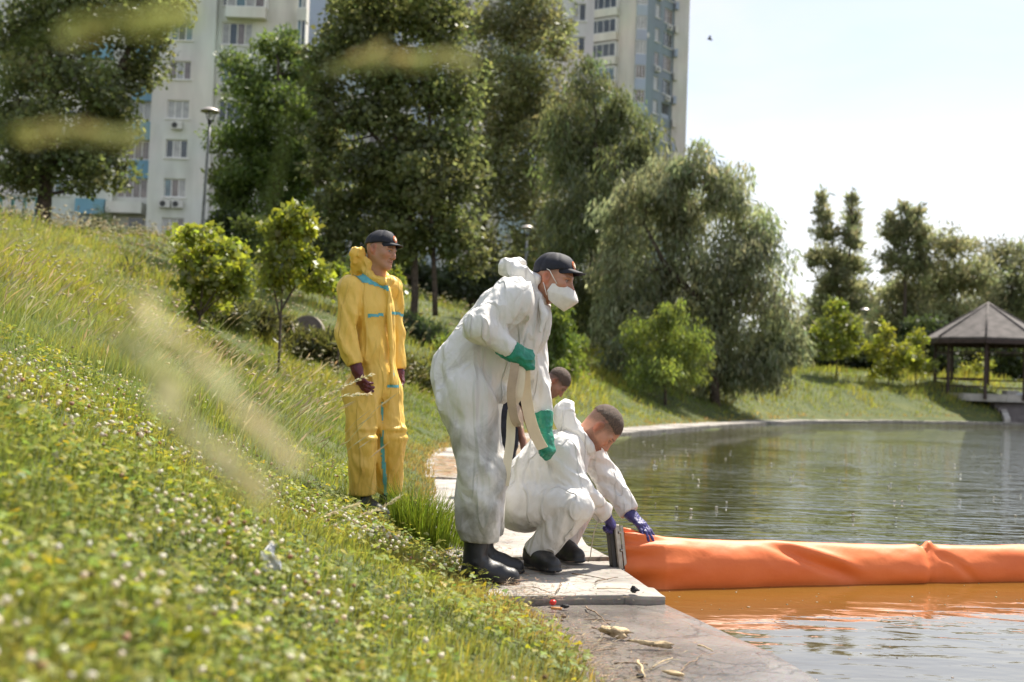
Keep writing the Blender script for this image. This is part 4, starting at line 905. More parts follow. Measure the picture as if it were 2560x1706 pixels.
# ================================================================== people: implicit-surface toolkit
def _smin(a, b, k):
    h = np.maximum(k-np.abs(a-b), 0)/k
    return np.minimum(a, b)-h*h*k*0.25
class Field:
    """signed distance field on a grid; shapes are blended in, then meshed"""
    def __init__(s, lo, hi, vox):
        s.lo = np.asarray(lo, float); s.v = vox
        s.n = np.ceil((np.asarray(hi, float)-s.lo)/vox).astype(int)+1
        s.ax = [s.lo[i]+vox*np.arange(s.n[i]) for i in range(3)]
        s.D = np.full(s.n, 1.0, np.float32)
    def sub(s, lo, hi):
        i0 = np.clip(np.floor((np.asarray(lo)-s.lo)/s.v).astype(int), 0, s.n); i1 = np.clip(np.ceil((np.asarray(hi)-s.lo)/s.v).astype(int)+1, 0, s.n)
        sl = tuple(slice(a, max(b_, a)) for a, b_ in zip(i0, i1))
        X, Y, Z = np.meshgrid(*[s.ax[i][sl[i]] for i in range(3)], indexing='ij')
        return sl, np.stack([X, Y, Z], -1)
    def put(s, sl, d, k, mode):
        c = s.D[sl]
        if mode == 'add': s.D[sl] = _smin(c, d, k) if k > 0 else np.minimum(c, d)
        elif mode == 'cut': s.D[sl] = -_smin(-c, d, k) if k > 0 else np.maximum(c, -d)
    def cone(s, a, b, ra, rb, k=0.02, flat=None, mode='add'):
        """tapered capsule; flat=(axis vector, factor) squashes it along an axis"""
        a = np.asarray(a, float); b = np.asarray(b, float); m = max(ra, rb)*(1.0 if flat is None else max(1.0, flat[1]))+k+3*s.v
        sl, P = s.sub(np.minimum(a, b)-m, np.maximum(a, b)+m)
        if P.size == 0: return s
        ab = b-a; l2 = max(ab@ab, 1e-12); q = P-a
        t = np.clip((q@ab)/l2, 0, 1); w = q-t[..., None]*ab
        if flat is not None:
            f = nrm(flat[0]); c = w@f; w = w+(c*(1/flat[1]-1))[..., None]*f
        d = np.linalg.norm(w, axis=-1)-(ra+t*(rb-ra))
        s.put(sl, d, k, mode); return s
    def chain(s, pts, rads, k=0.02, flat=None):
        for i in range(len(pts)-1): s.cone(pts[i], pts[i+1], rads[i], rads[i+1], k, flat)
        return s
    def ell(s, c, r, M=None, k=0.02, mode='add'):
        """ellipsoid, M rows = local axes"""
        c = np.asarray(c, float); r = np.asarray(r, float); m = r.max()+k+3*s.v
        sl, P = s.sub(c-m, c+m)
        if P.size == 0: return s
        q = P-c
        if M is not None: q = q@np.asarray(M).T
        k0 = np.linalg.norm(q/r, axis=-1); k1 = np.linalg.norm(q/(r*r), axis=-1)
        d = k0*(k0-1)/np.maximum(k1, 1e-6)
        s.put(sl, d, k, mode); return s
    def plane(s, p, n, k=0.0):
        """keep the side the normal points away from"""
        X, Y, Z = np.meshgrid(*s.ax, indexing='ij')
        n = nrm(n); d = ((X-p[0])*n[0]+(Y-p[1])*n[1]+(Z-p[2])*n[2]).astype(np.float32)
        s.D = np.maximum(s.D, d) if k == 0 else -_smin(-s.D, -d, k)
        return s
    def planecap(s, p, n, R):
        """cut only within radius R of p (a cuff or a hem)"""
        sl, P = s.sub(np.asarray(p)-R, np.asarray(p)+R); n = nrm(n)
        q = P-np.asarray(p); d = q@n; near = np.linalg.norm(q-d[..., None]*n, axis=-1) < R*0.8
        c = s.D[sl]; s.D[sl] = np.where(near, np.maximum(c, d), c); return s
    def limb(s, pts, rads, kin, k, balls=()):
        """a limb blended within itself by kin, then joined to the rest by k"""
        pts = [np.asarray(p, float) for p in pts]; m = max(rads)+0.06
        lo, hi = np.min(pts, 0)-m, np.max(pts, 0)+m
        i0 = np.clip(np.floor((lo-s.lo)/s.v).astype(int), 0, s.n); i1 = np.clip(np.ceil((hi-s.lo)/s.v).astype(int)+1, 0, s.n)
        G = Field.__new__(Field); G.v = s.v; G.lo = s.lo+i0*s.v; G.n = i1-i0; G.ax = [s.ax[i][i0[i]:i1[i]] for i in range(3)]; G.D = np.full(G.n, 1.0, np.float32)
        G.chain(pts, rads, kin)
        for c, r in balls: G.ell(c, (r, r, r), None, 0.02)
        sl = tuple(slice(a, b_) for a, b_ in zip(i0, i1))
        s.D[sl] = _smin(s.D[sl], G.D, k) if k > 0 else np.minimum(s.D[sl], G.D); return s
    def displace(s, fn, band=0.03):
        m = np.abs(s.D) < band
        I = np.argwhere(m); P = s.lo+I*s.v
        s.D[m] += fn(P).astype(np.float32); return s
    def mesh(s):
        D = s.D; n = D.shape; S = D < 0
        c = [S[i:n[0]-1+i, j:n[1]-1+j, k:n[2]-1+k] for i in (0, 1) for j in (0, 1) for k in (0, 1)]
        cnt = sum(x.astype(np.int8) for x in c); act = (cnt > 0) & (cnt < 8)
        I = np.argwhere(act); idm = np.full(act.shape, -1, np.int64); idm[act] = np.arange(len(I))
        acc = np.zeros((len(I), 3)); num = np.zeros(len(I))
        corners = [np.array(q) for q in ((0, 0, 0), (1, 0, 0), (0, 1, 0), (1, 1, 0), (0, 0, 1), (1, 0, 1), (0, 1, 1), (1, 1, 1))]
        for a in range(8):
            for b_ in range(a+1, 8):
                if np.abs(corners[a]-corners[b_]).sum() != 1: continue
                da = D[tuple((I+corners[a]).T)]; db = D[tuple((I+corners[b_]).T)]
                m = (da < 0) != (db < 0)
                t = np.where(m, da/np.where(da == db, 1, da-db), 0)
                p = corners[a]+t[:, None]*(corners[b_]-corners[a])
                acc[m] += p[m]; num[m] += 1
        V = s.lo+s.v*(I+acc/num[:, None])
        Q = []
        for ax in range(3):
            o1, o2 = [(1, 2), (2, 0), (0, 1)][ax]
            sl0 = [slice(None)]*3; sl1 = [slice(None)]*3; sl0[ax] = slice(0, -1); sl1[ax] = slice(1, None)
            E = S[tuple(sl0)] != S[tuple(sl1)]
            K = np.argwhere(E)
            ok = (K[:, o1] > 0) & (K[:, o2] > 0) & (K[:, o1] < n[o1]-1) & (K[:, o2] < n[o2]-1); K = K[ok]
            e1 = np.zeros(3, int); e1[o1] = 1; e2 = np.zeros(3, int); e2[o2] = 1
            q4 = np.stack([idm[tuple((K-e1-e2).T)], idm[tuple((K-e2).T)], idm[tuple(K.T)], idm[tuple((K-e1).T)]], 1)
            ins = S[tuple(K.T)]
            q4[~ins] = q4[~ins][:, ::-1]; Q.append(q4)
        return V, np.vstack(Q)
def sd_mesh_normals(V, F):
    n = np.zeros_like(V); fn = np.cross(V[F[:, 2]]-V[F[:, 0]], V[F[:, 3]]-V[F[:, 1]])
    for k in range(4): np.add.at(n, F[:, k], fn)
    return n/np.maximum(np.linalg.norm(n, axis=1, keepdims=True), 1e-12)
def relax(V, F, it=1, w=0.5):
    for _ in range(it):
        acc = np.zeros_like(V); c = np.zeros(len(V))
        for k in range(4):
            np.add.at(acc, F[:, k], V[F[:, (k+1) % 4]]+V[F[:, (k+3) % 4]]); np.add.at(c, F[:, k], 2)
        V = V*(1-w)+w*acc/np.maximum(c, 1)[:, None]
    return V
def compact(V, F, extra=None):
    u = np.unique(F); m = np.full(len(V), -1, int); m[u] = np.arange(len(u))
    return V[u], m[F], u
def crease(P, seed, sc, n=90, stretch=None):
    """crumpled-sheet relief: flat facets meeting in sharp ridges, roughly -0.5..0.5 cell"""
    r = np.random.default_rng(seed)
    Q = np.asarray(P)*sc if stretch is None else (np.asarray(P)@np.asarray(stretch).T)*sc
    Q = Q+0.35*np.stack([vnoise(Q*0.9+7.3*i, seed+i) for i in range(3)], -1)
    f = np.clip(1-np.abs(vnoise(Q, seed))*1.6, 0, 1)**1.6; g = np.clip(1-np.abs(vnoise(Q*1.9+3.1, seed+5))*1.6, 0, 1)**1.6
    return (f-0.35)+0.5*(g-0.35)
def limbfold(P, a, b, amp, seed, ft=8.0, fa=1.0, skew=3.0, center=0.5, width=1.2, rmax=0.2, sharp=2.3):
    """cloth folds round a limb or trunk from a to b. ft: folds per metre along it, fa: folds round it, skew: how they spiral"""
    a = np.asarray(a, float); b = np.asarray(b, float); ab = b-a; L = np.linalg.norm(ab); u = ab/L
    e1 = nrm(np.cross(u, [0.31, 0.93, 0.17])); e2 = np.cross(u, e1)
    q = P-a; t = q@u; x = q@e1; y = q@e2; rad = np.sqrt(x*x+y*y)
    w = np.exp(-(((t/L)-center)/width*1.7)**2)*np.clip((rmax-rad)/0.05, 0, 1)
    m = w > 0.02; out_ = np.zeros(len(P))
    if not m.any(): return out_
    th = np.arctan2(y[m], x[m])+skew*t[m]; tt = t[m]
    Q = np.stack([np.cos(th)*fa, np.sin(th)*fa, tt*ft], -1)
    Q = Q+0.25*np.stack([vnoise(Q*0.8+i*9.1, seed+i) for i in range(3)], -1)
    n1_ = np.abs(vnoise(Q*np.array([1.0, 1.0, 0.6])+seed*3.7, seed)); n2_ = np.abs(vnoise(Q*2.1+seed*1.9, seed+4))
    mk = np.clip(0.6+1.2*vnoise(Q*0.45+11.3, seed+6), 0.05, 1.2)
    s1_ = vnoise(Q*np.array([0.85, 0.85, 0.45])+5.5, seed+9)
    r = 1.1*(np.abs(s1_)**1.35-0.2)+mk*(0.85*np.clip(1-n1_*1.7, 0, 1)**1.6+0.15*np.clip(1-n2_*2.0, 0, 1)**sharp)-0.2
    out_[m] = -amp*1.6*w[m]*r
    return out_
# ------------------------------------------------------------------ cloth, skin and rubber materials
def mat_suit(name, base, dirt, dirt_amt, sub=0.0, crumple=0.75, rough=0.55, zlo=None, zhi=None, weave=0.0):
    """thin non-woven overall: fine crumple relief, dirt smears, a little light shining through"""
    m, nt, N, L, out = new_mat(name)
    b = N.new('ShaderNodeBsdfPrincipled'); tc = N.new('ShaderNodeTexCoord')
    geo = N.new('ShaderNodeNewGeometry')
    n1 = N.new('ShaderNodeTexNoise'); n1.inputs['Scale'].default_value = 4.5; n1.inputs['Detail'].default_value = 9; n1.inputs['Roughness'].default_value = 0.62; n1.inputs['Distortion'].default_value = 0.8
    L.new(geo.outputs['Position'], n1.inputs['Vector'])
    sp = N.new('ShaderNodeSeparateXYZ'); L.new(geo.outputs['Position'], sp.inputs[0])
    hz = N.new('ShaderNodeMapRange'); hz.inputs['From Min'].default_value = zlo if zlo is not None else -1; hz.inputs['From Max'].default_value = zhi if zhi is not None else 0
    hz.inputs['To Min'].default_value = 0.16; hz.inputs['To Max'].default_value = -0.12
    L.new(sp.outputs['Z'], hz.inputs['Value'])
    ad = N.new('ShaderNodeMath'); ad.operation = 'ADD'; L.new(n1.outputs['Fac'], ad.inputs[0]); L.new(hz.outputs['Result'], ad.inputs[1])
    mr = N.new('ShaderNodeMapRange'); mr.inputs['From Min'].default_value = 0.45; mr.inputs['From Max'].default_value = 0.72; mr.inputs['To Max'].default_value = dirt_amt
    L.new(ad.outputs[0], mr.inputs['Value'])
    mx = N.new('ShaderNodeMix'); mx.data_type = 'RGBA'; mx.inputs['A'].default_value = (*base, 1); mx.inputs['B'].default_value = (*dirt, 1)
    L.new(mr.outputs['Result'], mx.inputs['Factor']); L.new(mx.outputs['Result'], b.inputs['Base Color'])
    b.inputs['Roughness'].default_value = rough; b.inputs['Specular IOR Level'].default_value = 0.35
    prev = None
    for k_, (rot, scl, sc3, wgt, rid) in enumerate((((0.3, 0.5, 0.2), 10.0, (1, 1, 0.3), 1.5, 0), ((0.2, -0.7, 0.5), 15.0, (1, 1, 0.3), 0.9, 0), ((0.9, 0.4, 0.3), 8.0, (1, 1, 0.2), 0.38, 1), ((1.2, 0.2, 0.9), 34.0, (1, 1, 0.5), 0.3, 0))):
        mp = N.new('ShaderNodeMapping'); mp.inputs['Rotation'].default_value = rot; mp.inputs['Scale'].default_value = sc3
        L.new(geo.outputs['Position'], mp.inputs['Vector'])
        vo = N.new('ShaderNodeTexNoise'); vo.inputs['Scale'].default_value = scl; vo.inputs['Detail'].default_value = 1.0; vo.inputs['Distortion'].default_value = 0.4
        L.new(mp.outputs['Vector'], vo.inputs['Vector'])
        src = vo.outputs['Fac']
        if rid:
            s1 = N.new('ShaderNodeMath'); s1.operation = 'SUBTRACT'; s1.inputs[1].default_value = 0.5; L.new(src, s1.inputs[0])
            s2 = N.new('ShaderNodeMath'); s2.operation = 'ABSOLUTE'; L.new(s1.outputs[0], s2.inputs[0])
            s3 = N.new('ShaderNodeMapRange'); s3.inputs['From Max'].default_value = 0.05; s3.inputs['To Min'].default_value = 1.0; s3.inputs['To Max'].default_value = 0.0; L.new(s2.outputs[0], s3.inputs['Value']); src = s3.outputs['Result']
        s4 = N.new('ShaderNodeMath'); s4.operation = 'MULTIPLY'; s4.inputs[1].default_value = wgt; L.new(src, s4.inputs[0])
        if prev is None: prev = s4.outputs[0]
        else:
            sa = N.new('ShaderNodeMath'); sa.operation = 'ADD'; L.new(prev, sa.inputs[0]); L.new(s4.outputs[0], sa.inputs[1]); prev = sa.outputs[0]
    bp = N.new('ShaderNodeBump'); bp.inputs['Strength'].default_value = crumple; bp.inputs['Distance'].default_value = 0.028
    L.new(prev, bp.inputs['Height'])
    v3 = N.new('ShaderNodeTexNoise'); v3.inputs['Scale'].default_value = 90; v3.inputs['Detail'].default_value = 4
    L.new(geo.outputs['Position'], v3.inputs['Vector'])
    b2 = N.new('ShaderNodeBump'); b2.inputs['Strength'].default_value = 0.2; b2.inputs['Distance'].default_value = 0.003
    L.new(v3.outputs['Fac'], b2.inputs['Height']); L.new(bp.outputs['Normal'], b2.inputs['Normal']); L.new(b2.outputs['Normal'], b.inputs['Normal'])
    if sub:
        t = N.new('ShaderNodeBsdfTranslucent'); L.new(mx.outputs['Result'], t.inputs['Color']); L.new(b2.outputs['Normal'], t.inputs['Normal'])
        ms = N.new('ShaderNodeMixShader'); ms.inputs['Fac'].default_value = sub
        L.new(b.outputs['BSDF'], ms.inputs[1]); L.new(t.outputs[0], ms.inputs[2]); L.new(ms.outputs[0], out.inputs['Surface'])
    else:
        L.new(b.outputs['BSDF'], out.inputs['Surface'])
    return m
def mat_skin(name):
    m, nt, N, L, out = new_mat(name)
    b = N.new('ShaderNodeBsdfPrincipled'); a_ = N.new('ShaderNodeAttribute'); a_.attribute_name = 'Col'
    geo = N.new('ShaderNodeNewGeometry')
    n1 = N.new('ShaderNodeTexNoise'); n1.inputs['Scale'].default_value = 55; n1.inputs['Detail'].default_value = 6
    L.new(geo.outputs['Position'], n1.inputs['Vector'])
    mx = N.new('ShaderNodeMix'); mx.data_type = 'RGBA'; mx.blend_type = 'MULTIPLY'; mx.inputs['Factor'].default_value = 0.35
    mr = N.new('ShaderNodeMapRange'); mr.inputs['From Min'].default_value = 0.2; mr.inputs['From Max'].default_value = 0.8; mr.inputs['To Min'].default_value = 0.75; mr.inputs['To Max'].default_value = 1.15
    L.new(n1.outputs['Fac'], mr.inputs['Value'])
    L.new(a_.outputs['Color'], mx.inputs['A']); L.new(mr.outputs['Result'], mx.inputs['B'])
    L.new(mx.outputs['Result'], b.inputs['Base Color'])
    b.inputs['Roughness'].default_value = 0.52; b.inputs['Subsurface Weight'].default_value = 0.18
    b.inputs['Subsurface Radius'].default_value = (1.0, 0.35, 0.2); b.inputs['Subsurface Scale'].default_value = 0.008
    L.new(b.outputs['BSDF'], out.inputs['Surface'])
    return m
M_SKIN = mat_skin('skin')
M_HAIR = mat_basic('short_hair', (0.105, 0.068, 0.048), 0.75, var=0.45, scale=150, bump=0.6, bscale=330)
M_STUB = mat_basic('cropped_stubble', (0.16, 0.105, 0.075), 0.75, var=0.35, scale=160, bump=0.4, bscale=300)
M_WHITE = mat_suit('white_overall_cloth', (0.80, 0.78, 0.745), (0.27, 0.255, 0.22), 0.85, sub=0.10, crumple=0.75, zlo=0.25, zhi=1.25)
M_WHITE2 = mat_suit('clean_white_overall_cloth', (0.83, 0.81, 0.78), (0.38, 0.36, 0.33), 0.30, sub=0.12, crumple=0.75, zlo=0.1, zhi=0.75)
M_YEL = mat_suit('yellow_overall_cloth', (0.87, 0.58, 0.125), (0.62, 0.40, 0.10), 0.5, sub=0.14, crumple=0.7, rough=0.42, zlo=0.2, zhi=1.6)
M_TAPE = mat_basic('teal_seam_tape', (0.09, 0.36, 0.40), 0.45, var=0.15, scale=30)
M_CAP = mat_basic('navy_cap_cloth', (0.008, 0.009, 0.017), 0.75, var=0.3, scale=50, bump=0.08, bscale=200)
M_RUB = mat_basic('black_rubber', (0.014, 0.014, 0.016), 0.46, var=0.4, scale=18, bump=0.1, bscale=60, color2=(0.045, 0.040, 0.036), lo=0.5, hi=0.75)
M_GREEN = mat_basic('green_rubber_glove', (0.012, 0.22, 0.135), 0.42, var=0.2, scale=25, bump=0.5, bscale=38)
M_MAROON = mat_basic('maroon_rubber_glove', (0.10, 0.012, 0.022), 0.42, var=0.25, scale=30, bump=0.5, bscale=45)
M_BLUE = mat_basic('violet_nitrile_glove', (0.040, 0.032, 0.150), 0.38, var=0.2, scale=30, bump=0.5, bscale=70)
M_MASK = mat_basic('white_mask', (0.76, 0.73, 0.68), 0.7, var=0.05, scale=40, bump=0.15, bscale=120)
M_EYEW = mat_basic('eye', (0.42, 0.38, 0.34), 0.2, var=0.05)
M_NAVY = mat_basic('navy_shirt', (0.016, 0.017, 0.027), 0.85, var=0.3, scale=20, bump=0.4, bscale=40)
M_PATCH = mat_basic('orange_patch', (0.62, 0.16, 0.05), 0.6, var=0.15, scale=200)
M_PATCHW = mat_basic('pale_patch', (0.75, 0.66, 0.50), 0.6, var=0.1, scale=200)
# ------------------------------------------------------------------ head
class Head:
    """local axes: f forward, l to the person's left, u up; origin between the ears"""
    def __init__(s, c, f, u, scale=1.0):
        s.c = np.asarray(c, float); s.f = nrm(f); u = np.asarray(u, float); s.l = nrm(np.cross(u, s.f)); s.u = np.cross(s.f, s.l); s.s = scale
        s.M = np.stack([s.f, s.l, s.u])
    def p(s, f, l, u): return s.c+s.s*(f*s.f+l*s.l+u*s.u)
    def loc(s, P): return (np.asarray(P)-s.c)@s.M.T/s.s
    def field(s, neck, vox=0.0037):
        k = s.s
        lo = np.minimum(s.c-0.17*k, np.asarray(neck)-0.09); hi = np.maximum(s.c+0.17*k, np.asarray(neck)+0.09)
        F = Field(lo, hi, vox)
        e = lambda f, l, u, r, kk=0.02, mode='add': F.ell(s.p(f, l, u), np.array(r)*k, s.M, kk, mode)
        e(-0.012, 0, 0.036, (0.099, 0.077, 0.088))
        e(0.028, 0, -0.020, (0.070, 0.063, 0.088), 0.03)
        for g in (-1, 1):
            F.cone(s.p(-0.002, g*0.052, -0.045), s.p(0.066, g*0.018, -0.098), 0.026*k, 0.022*k, 0.03)
            e(0.060, g*0.042, -0.022, (0.028, 0.024, 0.022), 0.025)
            F.cone(s.p(0.088, g*0.012, 0.021), s.p(0.074, g*0.050, 0.017), 0.010*k, 0.010*k, 0.015)
        e(0.076, 0, -0.100, (0.022, 0.026, 0.021), 0.02)
        F.cone(s.p(-0.030, 0, -0.030), neck, 0.058*k, 0.060*k, 0.03)
        F.cone(s.p(0.015, 0, -0.075), np.asarray(neck)+0.02*s.f, 0.040*k, 0.045*k, 0.03)
        for g in (-1, 1):
            e(0.094, g*0.031, 0.002, (0.014, 0.019, 0.011), 0.014, 'cut')
            e(0.0735, g*0.031, 0.002, (0.0145, 0.0150, 0.0135), 0.004)
        F.cone(s.p(0.088, 0, 0.012), s.p(0.113, 0, -0.036), 0.0085*k, 0.0125*k, 0.012)
        for g in (-1, 1): e(0.100, g*0.013, -0.041, (0.012, 0.008, 0.008), 0.008)
        for g in (-1, 1): e(0.103, g*0.008, -0.049, (0.006, 0.004, 0.004), 0.004, 'cut')
        F.cone(s.p(0.090, -0.020, -0.064), s.p(0.090, 0.020, -0.064), 0.0065*k, 0.0065*k, 0.008); e(0.097, 0, -0.063, (0.007, 0.015, 0.006), 0.008)
        e(0.092, 0, -0.076, (0.009, 0.018, 0.0065), 0.008)
        F.cone(s.p(0.103, -0.022, -0.0695), s.p(0.103, 0.022, -0.0695), 0.0022*k, 0.0022*k, 0.004, mode='cut')
        for g in (-1, 1):
            Me = np.stack([nrm(s.f*0.9-s.l*g*0.42), nrm(s.l*g*0.9+s.f*0.42), s.u]); 
            F.ell(s.p(-0.008, g*0.082, -0.004), np.array((0.021, 0.0085, 0.034))*k, Me, 0.006)
            F.ell(s.p(-0.003, g*0.0925, 0.002), np.array((0.013, 0.0085, 0.022))*k, Me, 0.003, 'cut')
        return F
    def body(s, neck, name, skin, parent=None, stubble=0.0, vox=0.0037, inner=None, buzz=None, brow=(0.05, 0.03, 0.02), lipc=(0.40, 0.15, 0.12), buzzc=(0.14, 0.095, 0.07)):
        V, Q = s.field(neck, vox).mesh(); q = s.loc(V)
        f, l, u = q.T
        C = np.tile(np.array(skin), (len(V), 1))
        def blend(w, c, a=1.0):
            w = np.clip(w, 0, 1)[:, None]*a; C[:] = C*(1-w)+np.array(c)*w
        flush = np.array(skin)*np.array((1.12, 0.80, 0.74))
        blend(np.exp(-(((f-0.075)/0.03)**2+((np.abs(l)-0.045)/0.02)**2+((u+0.03)/0.022)**2)), flush, 0.6)
        blend(np.exp(-(((f-0.11)/0.018)**2+(l/0.016)**2+((u+0.038)/0.018)**2)), flush, 0.7)
        blend((np.abs(l) > 0.076)*(np.abs(u) < 0.045)*1.0, flush*np.array((1.02, 0.85, 0.82)), 0.6)
        blend(np.exp(-(((f+0.002)/0.009)**2+((u-0.001)/0.016)**2))*(np.abs(l) > 0.07)*(np.abs(l) < 0.089), flush*0.45, 0.7)
        if stubble:
            w = np.clip((-0.046-u+0.35*np.clip(0.03-f, 0, 1))/0.012, 0, 1)*np.clip((u+0.145)/0.02, 0, 1)*(f > -0.02)
            w = np.maximum(w, np.exp(-(((f-0.1)/0.02)**2+(l/0.03)**2+((u+0.057)/0.006)**2)))
            sb = np.clip((f+0.006)/0.008, 0, 1)*np.clip((0.034-f)/0.012, 0, 1)*(np.abs(l) > 0.05)*np.clip((u+0.06)/0.02, 0, 1)*np.clip((0.06-u)/0.02, 0, 1)
            blend(np.maximum(w, sb*0.8)*(0.7+0.3*vnoise(V*400, 3)), np.array(skin)*np.array((0.36, 0.32, 0.32)), stubble)
        blend(np.exp(-((np.abs(l)/0.019)**4+((u+0.068)/0.009)**4))*(f > 0.088), lipc, 0.75)
        blend(np.exp(-((u+0.0695)/0.0028)**2)*(np.abs(l) < 0.021)*(f > 0.08), (0.10, 0.035, 0.03), 0.8)
        bw = np.exp(-(((u-0.0235+0.12*np.clip(np.abs(l)-0.035, 0, 1)*1.0)/0.0042)**2))*(np.abs(l) > 0.011)*(np.abs(l) < 0.052)*(f > 0.05)
        blend(bw, brow, 0.85)
        ey = np.exp(-(((np.abs(l)-0.031)/0.0155)**4+((u-0.002)/0.0075)**4))*(f > 0.06)
        blend(ey, (0.11, 0.055, 0.04), 0.55)
        ew = np.exp(-(((np.abs(l)-0.031)/0.0115)**4+((u-0.001)/0.0042)**4))*(f > 0.07)
        blend(ew, (0.46, 0.40, 0.36), 0.9)
        ir = np.exp(-(((np.abs(l)-0.030)/0.0052)**4+((u-0.0015)/0.0056)**4))*(f > 0.07)
        blend(ir, (0.022, 0.016, 0.012), 0.95)
        ld = np.exp(-((u-0.0068)/0.0022)**2)*(np.abs(np.abs(l)-0.031) < 0.016)*(f > 0.065)
        blend(ld, (0.03, 0.016, 0.012), 0.75)
        if buzz is not None: blend(buzz(f, l, u)*(0.85+0.3*vnoise(V*500, 9)), np.array(buzzc), 0.8)
        if inner is not None:
            Vi, Qi = inner
            Q = np.vstack([Q, Qi+len(V)]); V = np.vstack([V, Vi]); C = np.vstack([C, np.tile(np.array(skin), (len(Vi), 1))])
        return mesh_np(name, V, Q, M_SKIN, parent, True, C)
    def shell(s, off, keep, vox=0.0045, noise=0.0, nsc=160, thick=0.012, flat=1.0):
        """skull offset outwards and kept where keep(f,l,u) < 0"""
        k = s.s
        F = Field(s.c-0.17*k, s.c+0.17*k, vox)
        F.ell(s.p(-0.012, 0, 0.036), (np.array((0.099, 0.077, 0.088*flat))+off)*k, s.M, 0.02)
        if flat < 1: F.ell(s.p(0.022, 0, 0.046), (np.array((0.066, 0.066, 0.070))+off)*k, s.M, 0.03)
        F.ell(s.p(0.028, 0, -0.020), (np.array((0.070, 0.063, 0.088))+off*0.6)*k, s.M, 0.03)
        X, Y, Z = np.meshgrid(*F.ax, indexing='ij'); P = np.stack([X, Y, Z], -1); q = s.loc(P)
        if noise: F.displace(lambda p: noise*vnoise(p*nsc, 5)+noise*0.7*vnoise(p*nsc*2.1, 8), 0.03)
        g = keep(q[..., 0], q[..., 1], q[..., 2])*k
        F.D = np.maximum(F.D, g.astype(np.float32))
        return F
def visor(h, root_f, root_u, length, drop, name, mat, parent, width=0.070):
    """curved cap peak growing out of the cap's front edge"""
    na_, nb_ = 17, 9; V = []
    for side in (0.0, -0.004):
        for j in range(nb_):
            b_ = j/(nb_-1)
            for i in range(na_):
                a = -1+2*i/(na_-1)
                th = a*1.08
                rf = root_f*math.cos(th)+0.0; rl = width*1.10*math.sin(th)
                out_f = rf+length*(1-abs(a)**3.2)*(1-0.12*a*a); out_l = rl*(1.0-0.05*b_)
                f = rf*(1-b_)+out_f*b_; l = rl*(1-b_)+out_l*b_
                u = root_u - drop*b_ - 0.030*(abs(a)**2.2)*(0.30+0.70*b_)
                V.append(h.p(f, l, u+side))
    F = []
    n1 = na_*nb_
    for j in range(nb_-1):
        for i in range(na_-1):
            a = j*na_+i
            F.append([a, a+1, a+na_+1, a+na_]); F.append([n1+a, n1+a+na_, n1+a+na_+1, n1+a+1])
    for i in range(na_-1):
        a = (nb_-1)*na_+i; F.append([a, a+1, n1+a+1, n1+a]); F.append([i, n1+i, n1+i+1, i+1])
    for j in range(nb_-1):
        a = j*na_; F.append([a, a+na_, n1+a+na_, n1+a]); a += na_-1; F.append([a, n1+a, n1+a+na_, a+na_])
    o = mesh_np(name, V, F, mat, parent, True); return o
def cap_on(h, parent, label=None, plane_u=0.040, tilt=0.10):
    """baseball cap: crown, peak, oval badge"""
    keep = lambda f, l, u: (plane_u-tilt*(0.10-f)*0.9 - u)
    F = h.shell(0.0085, keep, 0.0048, flat=0.955)
    def seams(p):
        q = h.loc(p); a = np.arctan2(q[:, 1], q[:, 0]+0.012); dd_ = np.abs(((a/(math.pi/3)+0.5) % 1.0)-0.5)*np.hypot(q[:, 1], q[:, 0]+0.012)
        return 0.0022*np.exp(-(dd_/0.006)**2)
    F.displace(seams, 0.02)
    F.displace(lambda p: -0.0045*crease(p, 31, 8), 0.02)
    V, Q = F.mesh(); V = relax(V, Q, 1)
    c = mesh_np('cap', V, Q, M_CAP, parent, True)
    if label: c['label'] = label
    visor(h, 0.090, plane_u+0.005, 0.066, 0.008, 'cap_peak', M_CAP, c)
    # badge: oval patch with a pale eight-pointed cross
    bc = h.p(0.022+0.0795*math.cos(0.52), 0, 0.046+0.0825*math.sin(0.52)); nf = nrm(h.f*math.cos(0.52)/0.0745+h.u*math.sin(0.52)/0.0785); nu = nrm(np.cross(nf, h.l)); nu = nu if nu@h.u > 0 else -nu
    def oval(a, b_, off, star=False):
        pts = []
        n = 24
        for i in range(n):
            th = 2*math.pi*i/n; rr_ = 1.0 if not star else (1.0 if i % 3 == 0 else 0.62)
            x, y = a*math.cos(th)*rr_, b_*math.sin(th)*rr_
            bend = -(x*x)*6.5-(y*y)*5.5
            pts.append(bc+h.l*x+nu*y+nf*(off+bend))
        return pts
    for (a, b_, o0, nm, mt, st_) in ((0.020, 0.024, -0.0012, 'badge', M_PATCH, False), (0.015, 0.018, 0.0004, 'badge_emblem', M_PATCHW, True)):
        top = oval(a, b_, o0+0.003, st_); bot = oval(a, b_, o0-0.004, st_); n = len(top)
        mesh_np(nm, top+bot, [list(range(n))]+[[i, n+i, n+(i+1) % n, (i+1) % n] for i in range(n)], mt, c)
    return c
def hair_on(h, parent, name, keep, off=0.006, mat=None, noise=0.0018):
    V, Q = h.shell(off, keep, 0.0044, noise).mesh()
    return mesh_np(name, V, Q, mat or M_HAIR, parent, True)
